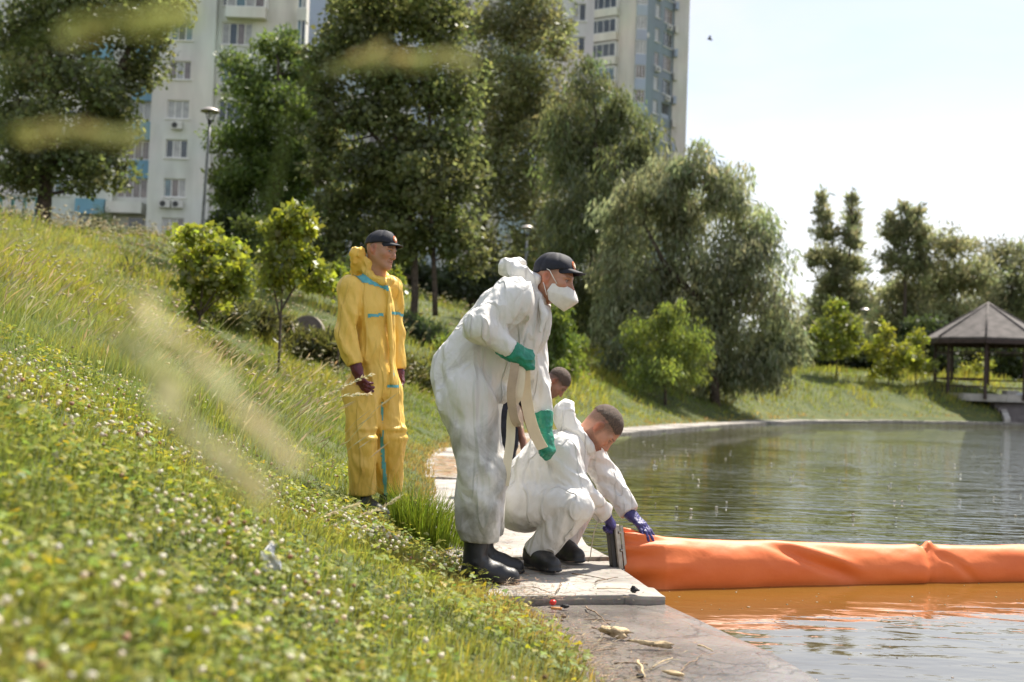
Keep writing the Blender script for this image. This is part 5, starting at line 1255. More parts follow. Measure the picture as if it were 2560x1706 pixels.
# ------------------------------------------------------------------ hands
def hand_field(wrist, palm_dir, back, length, curls, spread=0.5, thumb=None, vox=0.0035, glove=1.0, cuff=None, side=1):
    """five-fingered hand. palm_dir: wrist to knuckles; back: out of the back of the hand.
    curls: per finger (index..little) bends at its three joints in degrees; thumb: (direction, bend); side=+1 if the thumb is on cross(palm_dir, back)"""
    d = nrm(palm_dir); n = nrm(np.asarray(back)-d*(np.asarray(back)@d)); w = np.cross(d, n)*side
    wrist = np.asarray(wrist, float); S = length/0.19
    R = 0.24*S
    F = Field(wrist-R-0.06, wrist+R+0.06, vox)
    kn = wrist+d*0.095*S
    g = glove
    F.cone(wrist+d*0.01*S, wrist+d*0.03*S, 0.026*S*g, 0.029*S*g, 0.02, (n, 0.75))
    for o in (-1.2, -0.4, 0.4, 1.2):
        F.cone(wrist+d*0.025*S+w*o*0.012*S, kn+w*o*0.0215*S*0.9-d*0.004*S*abs(o), 0.017*S*g, 0.0135*S*g, 0.014)
    lens = [(0.044, 0.026, 0.020), (0.048, 0.030, 0.021), (0.044, 0.028, 0.020), (0.034, 0.020, 0.018)]
    for i in range(4):
        o = 1.2-0.8*i
        p = kn+w*o*0.0205*S-d*0.005*S*abs(o-0.4); ang = 0.0
        base = nrm(d+w*(o*0.11*spread)); r0 = (0.0098, 0.0102, 0.0098, 0.0085)[i]*S*g
        for j in range(3):
            ang += math.radians(curls[i][j]); dirv = base*math.cos(ang)-n*math.sin(ang)
            q_ = p+dirv*lens[i][j]*S
            F.cone(p, q_, r0*(1-0.06*j), r0*(1-0.06*(j+1)), 0.006); p = q_
    if thumb is not None:
        td, tb = thumb
        b0 = wrist+d*0.028*S+w*0.020*S-n*0.006*S
        td = nrm(td); p1 = b0+td*0.042*S; t2 = nrm(td*math.cos(tb)+d*math.sin(tb)); p2 = p1+t2*0.034*S; t3 = nrm(t2*math.cos(tb)+d*math.sin(tb)); p3 = p2+t3*0.024*S
        F.cone(b0, p1, 0.0165*S*g, 0.0125*S*g, 0.014); F.cone(p1, p2, 0.012*S*g, 0.011*S*g, 0.006); F.cone(p2, p3, 0.011*S*g, 0.0088*S*g, 0.005)
    if cuff is not None:
        F.cone(wrist+d*0.015*S, cuff[0], 0.029*S*g, cuff[1], 0.02)
    return F
def fmesh(name, F, mat, parent, it=0, smooth=True):
    V, Q = F.mesh()
    if it: V = relax(V, Q, it)
    return mesh_np(name, V, Q, mat, parent, smooth)
def boot(name, ankle, toe, parent, shaft_top=None, r_shaft=0.062, sole_z=0.12, h=0.0, mat=None, vox=0.0068, wid=1.0):
    """rubber boot or galosh: foot, heel, welted sole, shaft"""
    ankle = np.asarray(ankle, float); toe = np.asarray(toe, float); d = toe-ankle; d[2] = 0; d = nrm(d)
    w = np.cross(d, [0, 0, 1.0]); up = np.array([0, 0, 1.0])
    heel = np.array([ankle[0], ankle[1], sole_z])-d*0.062
    tip = heel+d*0.295
    top = shaft_top if shaft_top is not None else np.array([ankle[0], ankle[1], sole_z+0.085])
    F = Field(np.minimum.reduce([heel, tip, top])-0.1, np.maximum.reduce([heel, tip, top])+0.1, vox)
    F.cone(heel+d*0.045+up*0.048, heel+d*0.17+up*0.050, 0.044*wid, 0.050*wid, 0.02)
    F.cone(heel+d*0.14+up*0.052, heel+d*0.245+up*0.040, 0.047*wid, 0.042*wid, 0.03)
    F.cone(heel+d*0.19+up*0.038, heel+d*0.25+up*0.036, 0.046*wid, 0.040*wid, 0.02, (up, 0.85))
    F.cone(heel+d*0.060+up*0.075, top, 0.054*wid, r_shaft, 0.04)
    F.cone(heel+d*0.10+up*0.085, heel+d*0.17+up*0.055, 0.05*wid, 0.045*wid, 0.03)
    if shaft_top is not None:
        F.displace(lambda p: limbfold(p, heel+up*0.06+d*0.06, top, 0.006, 4, 20, 0.8, 0, 0.35, 0.8), 0.03)
    F.cone(heel+d*0.046+up*0.014, heel+d*0.252+up*0.014, 0.047*wid, 0.050*wid, 0.004, (up, 0.32))
    F.cone(heel+d*0.046+up*0.004, heel+d*0.075+up*0.004, 0.046*wid, 0.046*wid, 0.004, (up, 0.4))
    F.plane((0, 0, sole_z), (0, 0, -1))
    b_ = fmesh(name, F, mat or M_RUB, parent, 1); return b_
def patch_from(obj, mask_fn, name, mat, off=0.003):
    """a strip of tape lying on a garment: its faces where mask_fn(P) holds, lifted off a little"""
    me = obj.data; n = len(me.vertices); V = np.empty(n*3, np.float32); me.vertices.foreach_get('co', V); V = V.reshape(-1, 3).astype(float)
    F = np.empty(len(me.loops), np.int32); me.loops.foreach_get('vertex_index', F); F = F.reshape(-1, 4)
    N_ = sd_mesh_normals(V, F)
    keep = mask_fn(V)[F].sum(1) >= 3
    if keep.sum() < 3: return None
    V2, F2, u = compact(V+N_*off, F[keep])
    return mesh_np(name, V2, F2, mat, obj, True)
# ------------------------------------------------------------------ bodies
def inner_body(J, f, vox=0.02):
    """slim body under the clothes, so that the figure is whole from neck to ankles"""
    pts = np.array([J[k] for k in J]); F = Field(pts.min(0)-0.2, pts.max(0)+0.2, vox)
    fl = (f, 0.7)
    F.cone(J['neck'], J['chest'], 0.05, 0.115, 0.04, fl); F.cone(J['chest'], J['belly'], 0.115, 0.105, 0.04, fl); F.cone(J['belly'], J['pelvis'], 0.105, 0.12, 0.04, fl)
    for s_ in 'RL':
        F.cone(J['chest'], J['sh'+s_], 0.07, 0.045, 0.04); F.cone(J['sh'+s_], J['el'+s_], 0.045, 0.036, 0.02); F.cone(J['el'+s_], J['wr'+s_], 0.036, 0.026, 0.02)
        F.cone(J['pelvis'], J['hip'+s_], 0.09, 0.075, 0.04); F.cone(J['hip'+s_], J['kn'+s_], 0.075, 0.05, 0.03); F.cone(J['kn'+s_], J['an'+s_], 0.05, 0.035, 0.02)
    return F.mesh()
def suit_field(J, R, f, vox, flat=0.78, pad=0.22, karm=0.012, kleg=0.03, squat=False):
    pts = np.array([J[k] for k in J]); lo, hi = pts.min(0)-pad, pts.max(0)+pad
    F = Field(lo, hi, vox); fl = (f, flat)
    F.cone(J['neck'], J['chest'], R['neck'], R['chest'], 0.06, fl); F.cone(J['chest'], J['belly'], R['chest'], R['belly'], 0.06, fl)
    F.cone(J['belly'], J['pelvis'], R['belly'], R['pelvis'], 0.06, fl)
    for s_ in 'RL':
        F.cone(J['neck']*0.75+J['chest']*0.25, J['sh'+s_], R['trap'], R['sh']*0.9, 0.05)
        F.cone(J['pelvis'], J['hip'+s_], R['pelvis']*0.8, R['hip'], 0.05)
    for s_ in 'RL':
        if squat:
            F.limb([J['hip'+s_], J['kn'+s_]], [R['hip'], R['kn']], 0.02, kleg); F.limb([J['kn'+s_], J['an'+s_]], [R['kn']*0.97, R['an']], 0.02, 0.010)
        else:
            F.limb([J['hip'+s_], J['kn'+s_], J['an'+s_]], [R['hip'], R['kn'], R['an']], 0.03, kleg)
    for s_ in 'RL':
        F.limb([J['sh'+s_], J['el'+s_], J['wr'+s_]], [R['sh'], R['el'], R['wr']], 0.05, karm, [(J['sh'+s_], R['sh']*1.04)])
    return F
def cut_end(F, a, b, R=0.17):
    """end a sleeve or trouser leg at b, square to its run from a"""
    F.planecap(b, np.asarray(b)-np.asarray(a), R)
def finish(F, name, mat, parent, it=1):
    V, Q = F.mesh(); V = relax(V, Q, it, 0.5)
    return mesh_np(name, V, Q, mat, parent, True)

# ================================================================== person in the yellow overall
fY = nrm((0.78, -0.62, 0)); lY = np.array([-fY[1], fY[0], 0])
zY = gz(-0.93, 7.75)
JY = dict(neck=at(940, 694, 7.78), chest=at(930, 770, 7.78), belly=at(932, 870, 7.78), pelvis=at(936, 945, 7.79),
    shR=at(876, 722, 7.64), elR=at(866, 832, 7.60), wrR=at(889, 912, 7.58),
    shL=at(975, 722, 7.93), elL=at(985, 835, 8.02), wrL=at(996, 925, 7.98),
    hipR=at(903, 985, 7.70), knR=at(902, 1105, 7.66), anR=at(906, 1236, 7.70),
    hipL=at(962, 985, 7.86), knL=at(976, 1105, 7.82), anL=at(971, 1231, 7.88))
hY = Head(at(953, 626, 7.75), nrm((0.88, -0.46, -0.16)), (0.05, 0.05, 1), 0.98)
pY = hY.body(at(938, 690, 7.78), 'person', (0.42, 0.215, 0.13), inner=inner_body(JY, fY), buzz=lambda f, l, u: np.clip((0.005+0.45*f*0-f)/0.02+0.0, 0, 1)*np.clip((u-0.004+0.45*(f+0.03))/0.012, 0, 1)*(np.abs(u) < 0.07) + np.clip((u-0.03)/0.008, 0, 1)*np.clip((0.055-f)/0.01, 0, 1))
tag(pY, 'person in yellow protective overall and dark cap standing in the tall grass', 'person')
cap_on(hY, pY, 'dark navy cap with an oval orange badge', 0.056, 0.20)
RY = dict(neck=0.085, chest=0.160, belly=0.153, pelvis=0.160, trap=0.055, sh=0.080, el=0.066, wr=0.054, hip=0.118, kn=0.094, an=0.084)
FY = suit_field(JY, RY, fY, 0.0086, 0.74)
for s_ in 'RL':   # trouser legs pushed up into a roll above the knees
    k_ = JY['kn'+s_]; F0 = FY
    F0.cone(k_+0.045*fY+[0, 0, 0.028], k_-0.045*fY+[0, 0, 0.002], 0.076, 0.078, 0.02, ((0, 0, 1.0), 0.42))
    F0.cone(k_+0.02*fY+[0, 0, 0.085], k_-0.03*fY+[0, 0, 0.07], 0.086, 0.084, 0.02, ((0, 0, 1.0), 0.35))
fr = [JY['neck']+0.085*fY+[0, 0, -0.03], JY['chest']+0.142*fY, JY['belly']+0.150*fY, JY['pelvis']+0.150*fY-[0, 0, 0.03]]
fr = [p+0.012*lY for p in fr]
FY.chain(fr, [0.022, 0.024, 0.024, 0.02], 0.008, (fY, 0.8))
def dispY(P):
    J = JY; r = limbfold(P, J['pelvis'], J['chest'], 0.016, 2, 5.0, 1.6, 2.0, 0.5, 1.6, 0.26)
    r = r+limbfold(P, J['belly'], J['neck'], 0.012, 5, 3.0, 2.2, 4.0, 0.8, 0.9, 0.26)
    r = r+limbfold(P, J['shR'], J['elR'], 0.014, 7, 6, 1.3, 7, 0.6, 1.2, 0.13)+limbfold(P, J['elR'], J['wrR'], 0.015, 8, 9, 0.9, 4, 0.3, 1.2, 0.12)
    r = r+limbfold(P, J['shL'], J['elL'], 0.012, 9, 6, 1.3, 7, 0.6, 1.2, 0.13)
    for i, s_ in enumerate('RL'):
        r = r+limbfold(P, J['hip'+s_], J['kn'+s_], 0.014, 10+i, 5, 1.4, -3, 0.4, 1.3, 0.17)+limbfold(P, J['kn'+s_], J['an'+s_], 0.016, 14+i, 8, 1.0, 3, 0.2, 1.2, 0.15)
    return r-0.002*crease(P, 23, 9)
FY.displace(dispY)
for s_ in 'RL':
    cut_end(FY, JY['el'+s_], JY['wr'+s_], 0.12); cut_end(FY, JY['kn'+s_], JY['an'+s_]-[0, 0, 0.0], 0.13)
FY.planecap(JY['neck']+np.array([0, 0, 0.012]), nrm(np.array([0, 0, 1.0])+0.45*fY), 0.17)
suitY = finish(FY, 'overall', M_YEL, pY)
nk = JY['neck']
# collar and crumpled hood thrown back
FH = Field(nk-0.30, nk+0.34, 0.0078)
ringp = [nk+np.array([0, 0, 0.022-0.055*math.cos(t)*1.0])+0.082*math.cos(t)*fY+0.086*math.sin(t)*lY for t in np.linspace(0.25, 2*math.pi-0.25, 15)]
FH.chain(ringp, [0.024]*15, 0.01)
hb = nk-0.095*fY
FH.chain([hb+[0, 0, -0.02], hb+np.array([0, 0, 0.055])-0.03*fY, at(893, 634, 7.70)], [0.06, 0.055, 0.034], 0.03, (lY, 1.25))
FH.cone(at(893, 634, 7.70), at(903, 622, 7.72), 0.036, 0.018, 0.01); FH.cone(at(893, 634, 7.70), at(884, 652, 7.70), 0.034, 0.018, 0.01)
FH.cone(hb, at(918, 660, 7.74), 0.045, 0.03, 0.02)
FH.displace(lambda P: -0.018*crease(P, 41, 9)-0.006*crease(P, 47, 20), 0.05)
hoodY = finish(FH, 'hood', M_YEL, suitY); hoodY['label'] = 'crumpled yellow hood hanging behind the neck'
# teal seam tapes on the overall
def prj(P, o, a): return (P-o)@np.asarray(a)
zc_ = at(935, 786, 7.75)[2]; zcr = at(940, 965, 7.75)[2]
def tape_chest(P):
    z = P[:, 2]-zc_; fl_ = prj(P, JY['chest'], fY); ll = prj(P, JY['chest'], lY); arm = np.linalg.norm((P-JY['shR'])[:, :2], axis=1) > 0.115
    return (np.abs(z-0.02*np.sin(ll*9)) < 0.013) & (fl_ > 0.0) & ((ll < -0.018) | (ll > 0.045)) & (ll > -0.16) & arm
patch_from(suitY, tape_chest, 'seam_tape', M_TAPE)
patch_from(suitY, lambda P: (np.abs(prj(P, nk+[0, 0, -0.045]+0.06*fY, nrm(np.array([0, 0, 1.0])+0.55*fY))) < 0.015) & (prj(P, nk, lY) < 0.0) & (np.linalg.norm(P-nk, axis=1) < 0.18), 'seam_tape', M_TAPE)
patch_from(suitY, lambda P: (np.abs(prj(P, JY['belly'], lY)-0.050-0.05*np.clip(at(0, 870, 7.75)[2]-P[:, 2]-0.02, 0, 1)) < 0.010) & (P[:, 2] < at(935, 872, 7.75)[2]) & (P[:, 2] > at(935, 942, 7.75)[2]) & (prj(P, JY['belly'], fY) > 0.05), 'seam_tape', M_TAPE)
patch_from(suitY, lambda P: (np.abs(P[:, 2]-zcr) < 0.013) & (np.abs(prj(P, JY['pelvis'], lY)-0.035) < 0.055) & (prj(P, JY['pelvis'], fY) > 0.08), 'seam_tape', M_TAPE)
def tape_leg(P):
    z = P[:, 2]; t = np.clip((JY['hipL'][2]-z)/(JY['hipL'][2]-JY['anL'][2]), 0, 1)
    ax_ = JY['hipL']+(JY['anL']-JY['hipL'])*t[:, None]
    q_ = P-ax_; return (np.abs(q_@nrm(lY*0.55+fY*0.85)) < 0.014) & (q_@lY < 0) & (z < zcr-0.05) & (q_@(-lY) > 0.03) & (prj(P, JY['pelvis'], lY) > -0.005)
patch_from(suitY, tape_leg, 'seam_tape', M_TAPE, 0.004)
# maroon gloves, dark boots
dR = nrm(at(912, 985, 7.52)-JY['wrR'])
gl = fmesh('glove', hand_field(JY['wrR']+dR*0.015, dR, nrm(-lY*0.9-fY*0.2), 0.205, [(22, 28, 18), (26, 32, 20), (30, 34, 22), (34, 36, 22)], 0.3, (nrm(dR*0.8+fY*0.45), 0.25), 0.004, 1.18, (JY['wrR']-dR*0.09, 0.050), 1), M_MAROON, pY, 1)
gl['label'] = 'maroon rubber glove'
dL = nrm(at(1004, 985, 7.92)-JY['wrL'])
fmesh('glove', hand_field(JY['wrL'], dL, nrm(lY), 0.2, [(25, 30, 20)]*4, 0.3, (nrm(dL*0.8+fY*0.5), 0.25), 0.005, 1.15, (JY['wrL']-dL*0.06, 0.045), -1), M_MAROON, pY, 1)
for s_ in 'RL':
    an = JY['an'+s_]; z0 = gz(an[0], an[1])
    boot('boot', (an[0], an[1], z0+0.1), (an[0]+fY[0]*0.2, an[1]+fY[1]*0.2, z0), pY, an+np.array([0, 0, 0.05]), 0.062, min(z0, an[2]-0.12))
# ================================================================== person in the dirty white overall, bending forward
fW = nrm((0.97, -0.20, 0)); lW = np.array([-fW[1], fW[0], 0]); UPV = np.array([0, 0, 1.0])
JW = dict(neck=at(1328, 738, 6.27), chest=at(1270, 795, 6.26), belly=at(1212, 880, 6.25), pelvis=at(1178, 945, 6.25),
    shR=at(1278, 752, 6.05), elR=at(1200, 822, 5.93), wrR=at(1278, 876, 5.98),
    shL=at(1312, 775, 6.46), elL=at(1329, 920, 6.46), wrL=at(1353, 1042, 6.38),
    hipR=at(1168, 1000, 6.13), knR=at(1205, 1175, 6.08), anR=at(1198, 1352, 6.10),
    hipL=at(1188, 1000, 6.38), knL=at(1210, 1175, 6.40), anL=at(1214, 1338, 6.42))
hW = Head(at(1384, 697, 6.22), nrm((0.90, -0.38, -0.22)), nrm((0.25, -0.05, 1)), 1.03)
pW = hW.body(at(1342, 742, 6.26), 'person', (0.47, 0.235, 0.15), inner=inner_body(JW, fW), brow=(0.16, 0.09, 0.05),
    buzz=lambda f, l, u: np.clip((u-0.010+0.55*np.clip(f+0.0, -0.1, 0.1)*0-0.0)/0.02, 0, 1)*np.clip((0.045-f)/0.02, 0, 1)*0.75)
tag(pW, 'person in grubby white overall, dark cap and face mask bending over with straps', 'person')
cap_on(hW, pW, 'dark navy cap with an oval badge', 0.064, 0.36)
RW = dict(neck=0.095, chest=0.176, belly=0.176, pelvis=0.180, trap=0.080, sh=0.104, el=0.080, wr=0.055, hip=0.140, kn=0.114, an=0.092)
sp_ = nrm(JW['neck']-JW['pelvis']); fr_ = nrm(np.cross(lW, sp_)); fr_ = fr_ if fr_@fW > 0 else -fr_
FW = suit_field(JW, RW, fr_, 0.0080, 0.92, 0.25, 0.010, 0.05)
FW.cone(JW['chest']+0.10*fr_, JW['belly']+0.13*fr_, 0.10, 0.09, 0.05)             # loose front hanging forward
FW.cone(at(1338, 790, 6.22), at(1330, 838, 6.2), 0.060, 0.05, 0.05)
FW.cone(at(1232, 965, 6.22), at(1250, 985, 6.2), 0.075, 0.062, 0.03)              # baggy fold in front of the hips
FW.cone(at(1150, 905, 6.22), at(1146, 950, 6.22), 0.120, 0.130, 0.05)             # seat
for s_ in 'RL': FW.cone(JW['kn'+s_]+[0.02, 0, -0.02], JW['an'+s_]+[0.0, 0, 0.06], 0.112, 0.104, 0.03)
def dispW(P):
    J = JW; r = limbfold(P, J['pelvis']-0.1*sp_, J['chest'], 0.022, 102, 4.5, 1.1, 5.0, 0.4, 1.3, 0.30)
    r = r+limbfold(P, J['belly'], J['neck'], 0.014, 105, 3.0, 2.4, 3.0, 0.8, 0.9, 0.30)
    r = r+limbfold(P, J['shR'], J['elR'], 0.018, 107, 5, 1.3, 8, 0.6, 1.3, 0.15)+limbfold(P, J['elR'], J['wrR'], 0.020, 108, 9, 0.9, 5, 0.3, 1.2, 0.14)
    r = r+limbfold(P, J['shL'], J['elL'], 0.014, 109, 6, 1.2, 5, 0.6, 1.5, 0.14)+limbfold(P, J['elL'], J['wrL'], 0.014, 110, 8, 1.0, 5, 0.4, 1.5, 0.13)
    for i, s_ in enumerate('RL'):
        r = r+limbfold(P, J['hip'+s_], J['kn'+s_], 0.020, 111+i, 3.2, 1.2, -4, 0.45, 1.4, 0.20)+limbfold(P, J['kn'+s_], J['an'+s_], 0.024, 114+i, 5.5, 1.0, 5, 0.45, 1.3, 0.17)
    return r-0.002*crease(P, 123, 9)
FW.displace(dispW)
for s_ in 'RL':
    cut_end(FW, JW['el'+s_], JW['wr'+s_], 0.12); cut_end(FW, JW['kn'+s_], JW['an'+s_], 0.16)
FW.planecap(JW['neck']+0.025*sp_, nrm(sp_+0.35*fr_), 0.16)
suitW = finish(FW, 'overall', M_WHITE, pW)
suitW['label'] = 'white overall smeared with grey dirt'
nk = JW['neck']
FH = Field(nk-0.30, nk+0.34, 0.0078)
ringp = [nk+sp_*(0.026-0.035*math.cos(t))+0.098*math.cos(t)*fr_+0.096*math.sin(t)*lW for t in np.linspace(0.3, 2*math.pi-0.3, 15)]
FH.chain(ringp, [0.026]*15, 0.012)
FH.chain([at(1300, 705, 6.24), at(1292, 682, 6.22), at(1268, 668, 6.22)], [0.070, 0.062, 0.042], 0.03, (lW, 1.45))
FH.cone(at(1292, 676, 6.22), at(1340, 700, 6.18), 0.050, 0.036, 0.03, (lW, 1.3))
FH.cone(at(1268, 668, 6.22), at(1262, 655, 6.22), 0.040, 0.022, 0.02, (lW, 1.6))
FH.ell(at(1318, 668, 6.22), (0.05, 0.07, 0.028), None, 0.02, 'cut')
FH.displace(lambda P: -0.012*crease(P, 141, 6)-0.004*crease(P, 147, 15), 0.05)
hoodW = finish(FH, 'hood', M_WHITE2, suitW); hoodW['label'] = 'white hood pushed back behind the neck'
# front placket with the open zip
FZ = Field(at(1330, 860, 6.1)-0.3, at(1330, 760, 6.2)+0.3, 0.006)
FZ.chain([at(1352, 752, 6.14), at(1362, 790, 6.12), at(1352, 830, 6.12)], [0.016, 0.018, 0.014], 0.01, (fW, 0.8))
FZ.displace(lambda P: -0.012*crease(P, 151, 12), 0.03)
finish(FZ, 'front_flap', M_WHITE2, suitW)
# folded respirator mask: hexagonal, ridge down the middle, straps to the ears
h = hW
top = [(0.028, -0.076, -0.030), (0.072, -0.052, -0.018), (0.125, 0, -0.034), (0.072, 0.052, -0.018), (0.028, 0.076, -0.030)]
mid = [(0.014, -0.079, -0.070), (0.080, -0.056, -0.074), (0.150, 0, -0.086), (0.080, 0.056, -0.074), (0.014, 0.079, -0.070)]
bot = [(0.028, -0.064, -0.112), (0.066, -0.046, -0.132), (0.098, 0, -0.148), (0.066, 0.046, -0.132), (0.028, 0.064, -0.112)]
rows = [top, mid, bot]; V = []; nu_, nv_ = 21, 17
for j in range(nv_):
    v = 2*j/(nv_-1); j0 = min(int(v), 1); fv = v-j0; fv = fv
    for i in range(nu_):
        u_ = 4*i/(nu_-1); i0 = min(int(u_), 3); fu = u_-i0
        a0 = np.array(rows[j0][i0])*(1-fu)+np.array(rows[j0][i0+1])*fu; a1 = np.array(rows[j0+1][i0])*(1-fu)+np.array(rows[j0+1][i0+1])*fu
        q_ = a0*(1-fv)+a1*fv; bul = math.sin(math.pi*j/(nv_-1))*0.010*math.sin(math.pi*min(i, nu_-1-i)/(nu_-1)*2*0.5)
        q_ = q_+np.array([bul, np.sign(q_[1])*bul*0.8, 0])
        V.append(h.p(*q_))
F = [[j*nu_+i, j*nu_+i+1, (j+1)*nu_+i+1, (j+1)*nu_+i] for j in range(nv_-1) for i in range(nu_-1)]
mask = mesh_np('face_mask', V, F, M_MASK, pW, True); mask['label'] = 'white folded respirator mask'
sd_ = mask.modifiers.new('solid', 'SOLIDIFY'); sd_.thickness = 0.002
for g in (-1, 1):
    e1 = MB().tube([h.p(0.052, g*0.068, -0.026), h.p(0.030, g*0.082, 0.0), h.p(0.004, g*0.090, 0.030), h.p(-0.012, g*0.092, 0.034)], 0.0022, 6).build('mask_loop', M_MASK, mask, True)
    e2 = MB().tube([h.p(0.018, g*0.079, -0.092), h.p(0.000, g*0.083, -0.060), h.p(-0.014, g*0.086, -0.034)], 0.0022, 6).build('mask_loop', M_MASK, mask, True)
# green gauntlets: near hand gathers the straps, far hand is a fist low by the kneeling person's shoulder
gw = JW['wrR']
dn = nrm(at(1318, 890, 5.99)-gw)
GF = hand_field(gw, dn, nrm(np.array([-0.05, -0.75, 0.65])), 0.205, [(55, 75, 45), (60, 80, 45), (62, 82, 45), (65, 82, 45)], 0.2, (nrm(dn+np.array([0, -0.25, -0.5])), 0.5), 0.004, 1.25, (gw-dn*0.035, 0.050), 1)
GF.cone(gw+dn*0.02+[0, 0, -0.01], gw+dn*0.075+[0, 0, -0.02], 0.045, 0.040, 0.03)
GF.displace(lambda P: -0.006*crease(P, 161, 18), 0.03)
o = fmesh('glove', GF, M_GREEN, pW, 1); o['label'] = 'green rubber glove gathering the straps'
fw2 = JW['wrL']; fist = at(1369, 1120, 6.33); df = nrm(fist-fw2)
GF = hand_field(at(1362, 1084, 6.35), nrm(at(1378, 1140, 6.31)-at(1362, 1084, 6.35)), nrm(np.array([0.62, -0.55, 0.45])), 0.20, [(62, 88, 55), (66, 90, 55), (68, 90, 55), (72, 90, 55)], 0.1, (nrm(np.array([-0.55, -0.55, -0.65])), 0.6), 0.0035, 1.18, None, -1)
GF.cone(fw2-df*0.012, at(1362, 1090, 6.35), 0.068, 0.040, 0.03); GF.planecap(fw2-df*0.012, -df, 0.12)
GF.displace(lambda P: -0.004*crease(P, 171, 18), 0.03)
o = fmesh('glove', GF, M_GREEN, pW, 1); o['label'] = 'long green rubber gauntlet closed in a fist'
for s_, dz, tp in (('R', 0.0, (1305, 1458)), ('L', 0.0, (1310, 1432))):
    an = JW['an'+s_]
    toe = atz(tp[0], tp[1], 0.12); ank = np.array([an[0]-0.02, an[1], 0.22])
    boot('boot', ank, toe, pW, an+np.array([-0.01, 0, 0.05]), 0.072, 0.115, wid=1.02)
# ================================================================== person in the clean white overall, squatting at the boom
fS = nrm((0.97, -0.10, 0)); lS = np.array([-fS[1], fS[0], 0])
JS = dict(neck=at(1447, 1098, 6.80), chest=at(1392, 1150, 6.80), belly=at(1338, 1205, 6.80), pelvis=at(1310, 1248, 6.80),
    shR=at(1405, 1128, 6.60), elR=at(1440, 1222, 6.56), wrR=at(1512, 1287, 6.76),
    shL=at(1472, 1135, 7.00), elL=at(1528, 1212, 7.04), wrL=at(1573, 1284, 6.95),
    hipR=at(1308, 1262, 6.68), knR=at(1440, 1268, 6.46), anR=at(1340, 1386, 6.62),
    hipL=at(1325, 1255, 6.92), knL=at(1452, 1262, 7.08), anL=at(1398, 1368, 7.00))
hS = Head(at(1504, 1070, 6.80), nrm((0.50, -0.16, -0.85)), nrm((0.86, -0.08, 0.50)), 1.05)
hairS = lambda f, l, u: np.maximum.reduce([0.018-u-0.55*np.clip(-f-0.0, 0, 1)*1.15-0.16*np.clip(0.06-f, 0, 0.2)*0, (f-0.078)*0.9-(u-0.06)*0.55, np.where((np.abs(l) > 0.06) & (f > -0.035), 0.012-u+0.0*f, -1), -0.07-u])
pS = hS.body(at(1458, 1098, 6.80), 'person', (0.50, 0.25, 0.165), stubble=0.85, inner=inner_body(JS, fS), buzz=lambda f, l, u: np.clip((0.020-hairS(f, l, u))/0.036, 0, 1)*(f < 0.085), buzzc=(0.115, 0.075, 0.053))
tag(pS, 'bearded bareheaded person in white overall squatting and holding the orange boom', 'person')
hr = hair_on(hS, pS, 'hair', lambda f, l, u: np.maximum(hairS(f, l, u), 0.046-u-0.30*np.clip(-f-0.02, 0, 1))+0.0060*vnoise(np.stack([f*120, l*120, u*120], -1), 4), 0.0030, M_HAIR, 0.0012); hr['label'] = 'short dark brown hair, clipped at the sides'
RS = dict(neck=0.090, chest=0.178, belly=0.182, pelvis=0.190, trap=0.070, sh=0.088, el=0.072, wr=0.054, hip=0.140, kn=0.092, an=0.088)
sp_ = nrm(JS['neck']-JS['pelvis']); fr_ = nrm(np.cross(lS, sp_)); fr_ = fr_ if fr_@np.array([0.7, 0, -0.7]) > 0 else -fr_
FS = suit_field(JS, RS, fr_, 0.0080, 0.9, 0.25, 0.008, 0.02, True)
FS.cone(at(1296, 1270, 6.78), at(1322, 1285, 6.74), 0.115, 0.10, 0.04)
FS.cone(at(1372, 1196, 6.64), at(1405, 1212, 6.62), 0.075, 0.07, 0.03)
def dispS(P):
    J = JS; r = limbfold(P, J['pelvis'], J['neck'], 0.013, 202, 5.5, 1.5, 6.0, 0.5, 1.4, 0.30)
    r = r+limbfold(P, J['shR'], J['elR'], 0.015, 207, 5, 1.4, 6, 0.6, 1.4, 0.14)+limbfold(P, J['elR'], J['wrR'], 0.018, 208, 9, 1.0, 4, 0.4, 1.3, 0.12)
    r = r+limbfold(P, J['shL'], J['elL'], 0.014, 209, 6, 1.3, 6, 0.6, 1.4, 0.14)+limbfold(P, J['elL'], J['wrL'], 0.016, 210, 9, 1.0, 5, 0.4, 1.4, 0.12)
    r = r+limbfold(P, J['hipR'], J['knR'], 0.010, 211, 12, 0.7, 2, 0.45, 1.4, 0.19)+limbfold(P, J['knR'], J['anR'], 0.012, 214, 6, 1.2, 4, 0.5, 1.5, 0.15)
    return r-0.002*crease(P, 223, 9)
FS.displace(dispS)
for s_ in 'RL':
    cut_end(FS, JS['el'+s_], JS['wr'+s_], 0.11); cut_end(FS, JS['kn'+s_], JS['an'+s_]*0.97+0.03*JS['kn'+s_], 0.15)
FS.planecap(JS['neck']+0.03*sp_, nrm(sp_+0.25*fr_), 0.15)
suitS = finish(FS, 'overall', M_WHITE2, pS)
nk = JS['neck']
FH = Field(nk-0.30, nk+0.34, 0.0078)
ringp = [nk+sp_*(0.028-0.03*math.cos(t))+0.098*math.cos(t)*fr_+0.094*math.sin(t)*lS for t in np.linspace(0.3, 2*math.pi-0.3, 15)]
FH.chain(ringp, [0.026]*15, 0.012)
FH.chain([at(1436, 1072, 6.78), at(1424, 1052, 6.78), at(1416, 1030, 6.78)], [0.060, 0.072, 0.070], 0.03, (lS, 1.25))
FH.cone(at(1416, 1030, 6.78), at(1412, 1020, 6.78), 0.064, 0.040, 0.03, (lS, 1.2))
FH.ell(at(1452, 1036, 6.78), (0.05, 0.08, 0.07), None, 0.02, 'cut')
FH.displace(lambda P: -0.010*crease(P, 241, 6)-0.004*crease(P, 247, 15), 0.05)
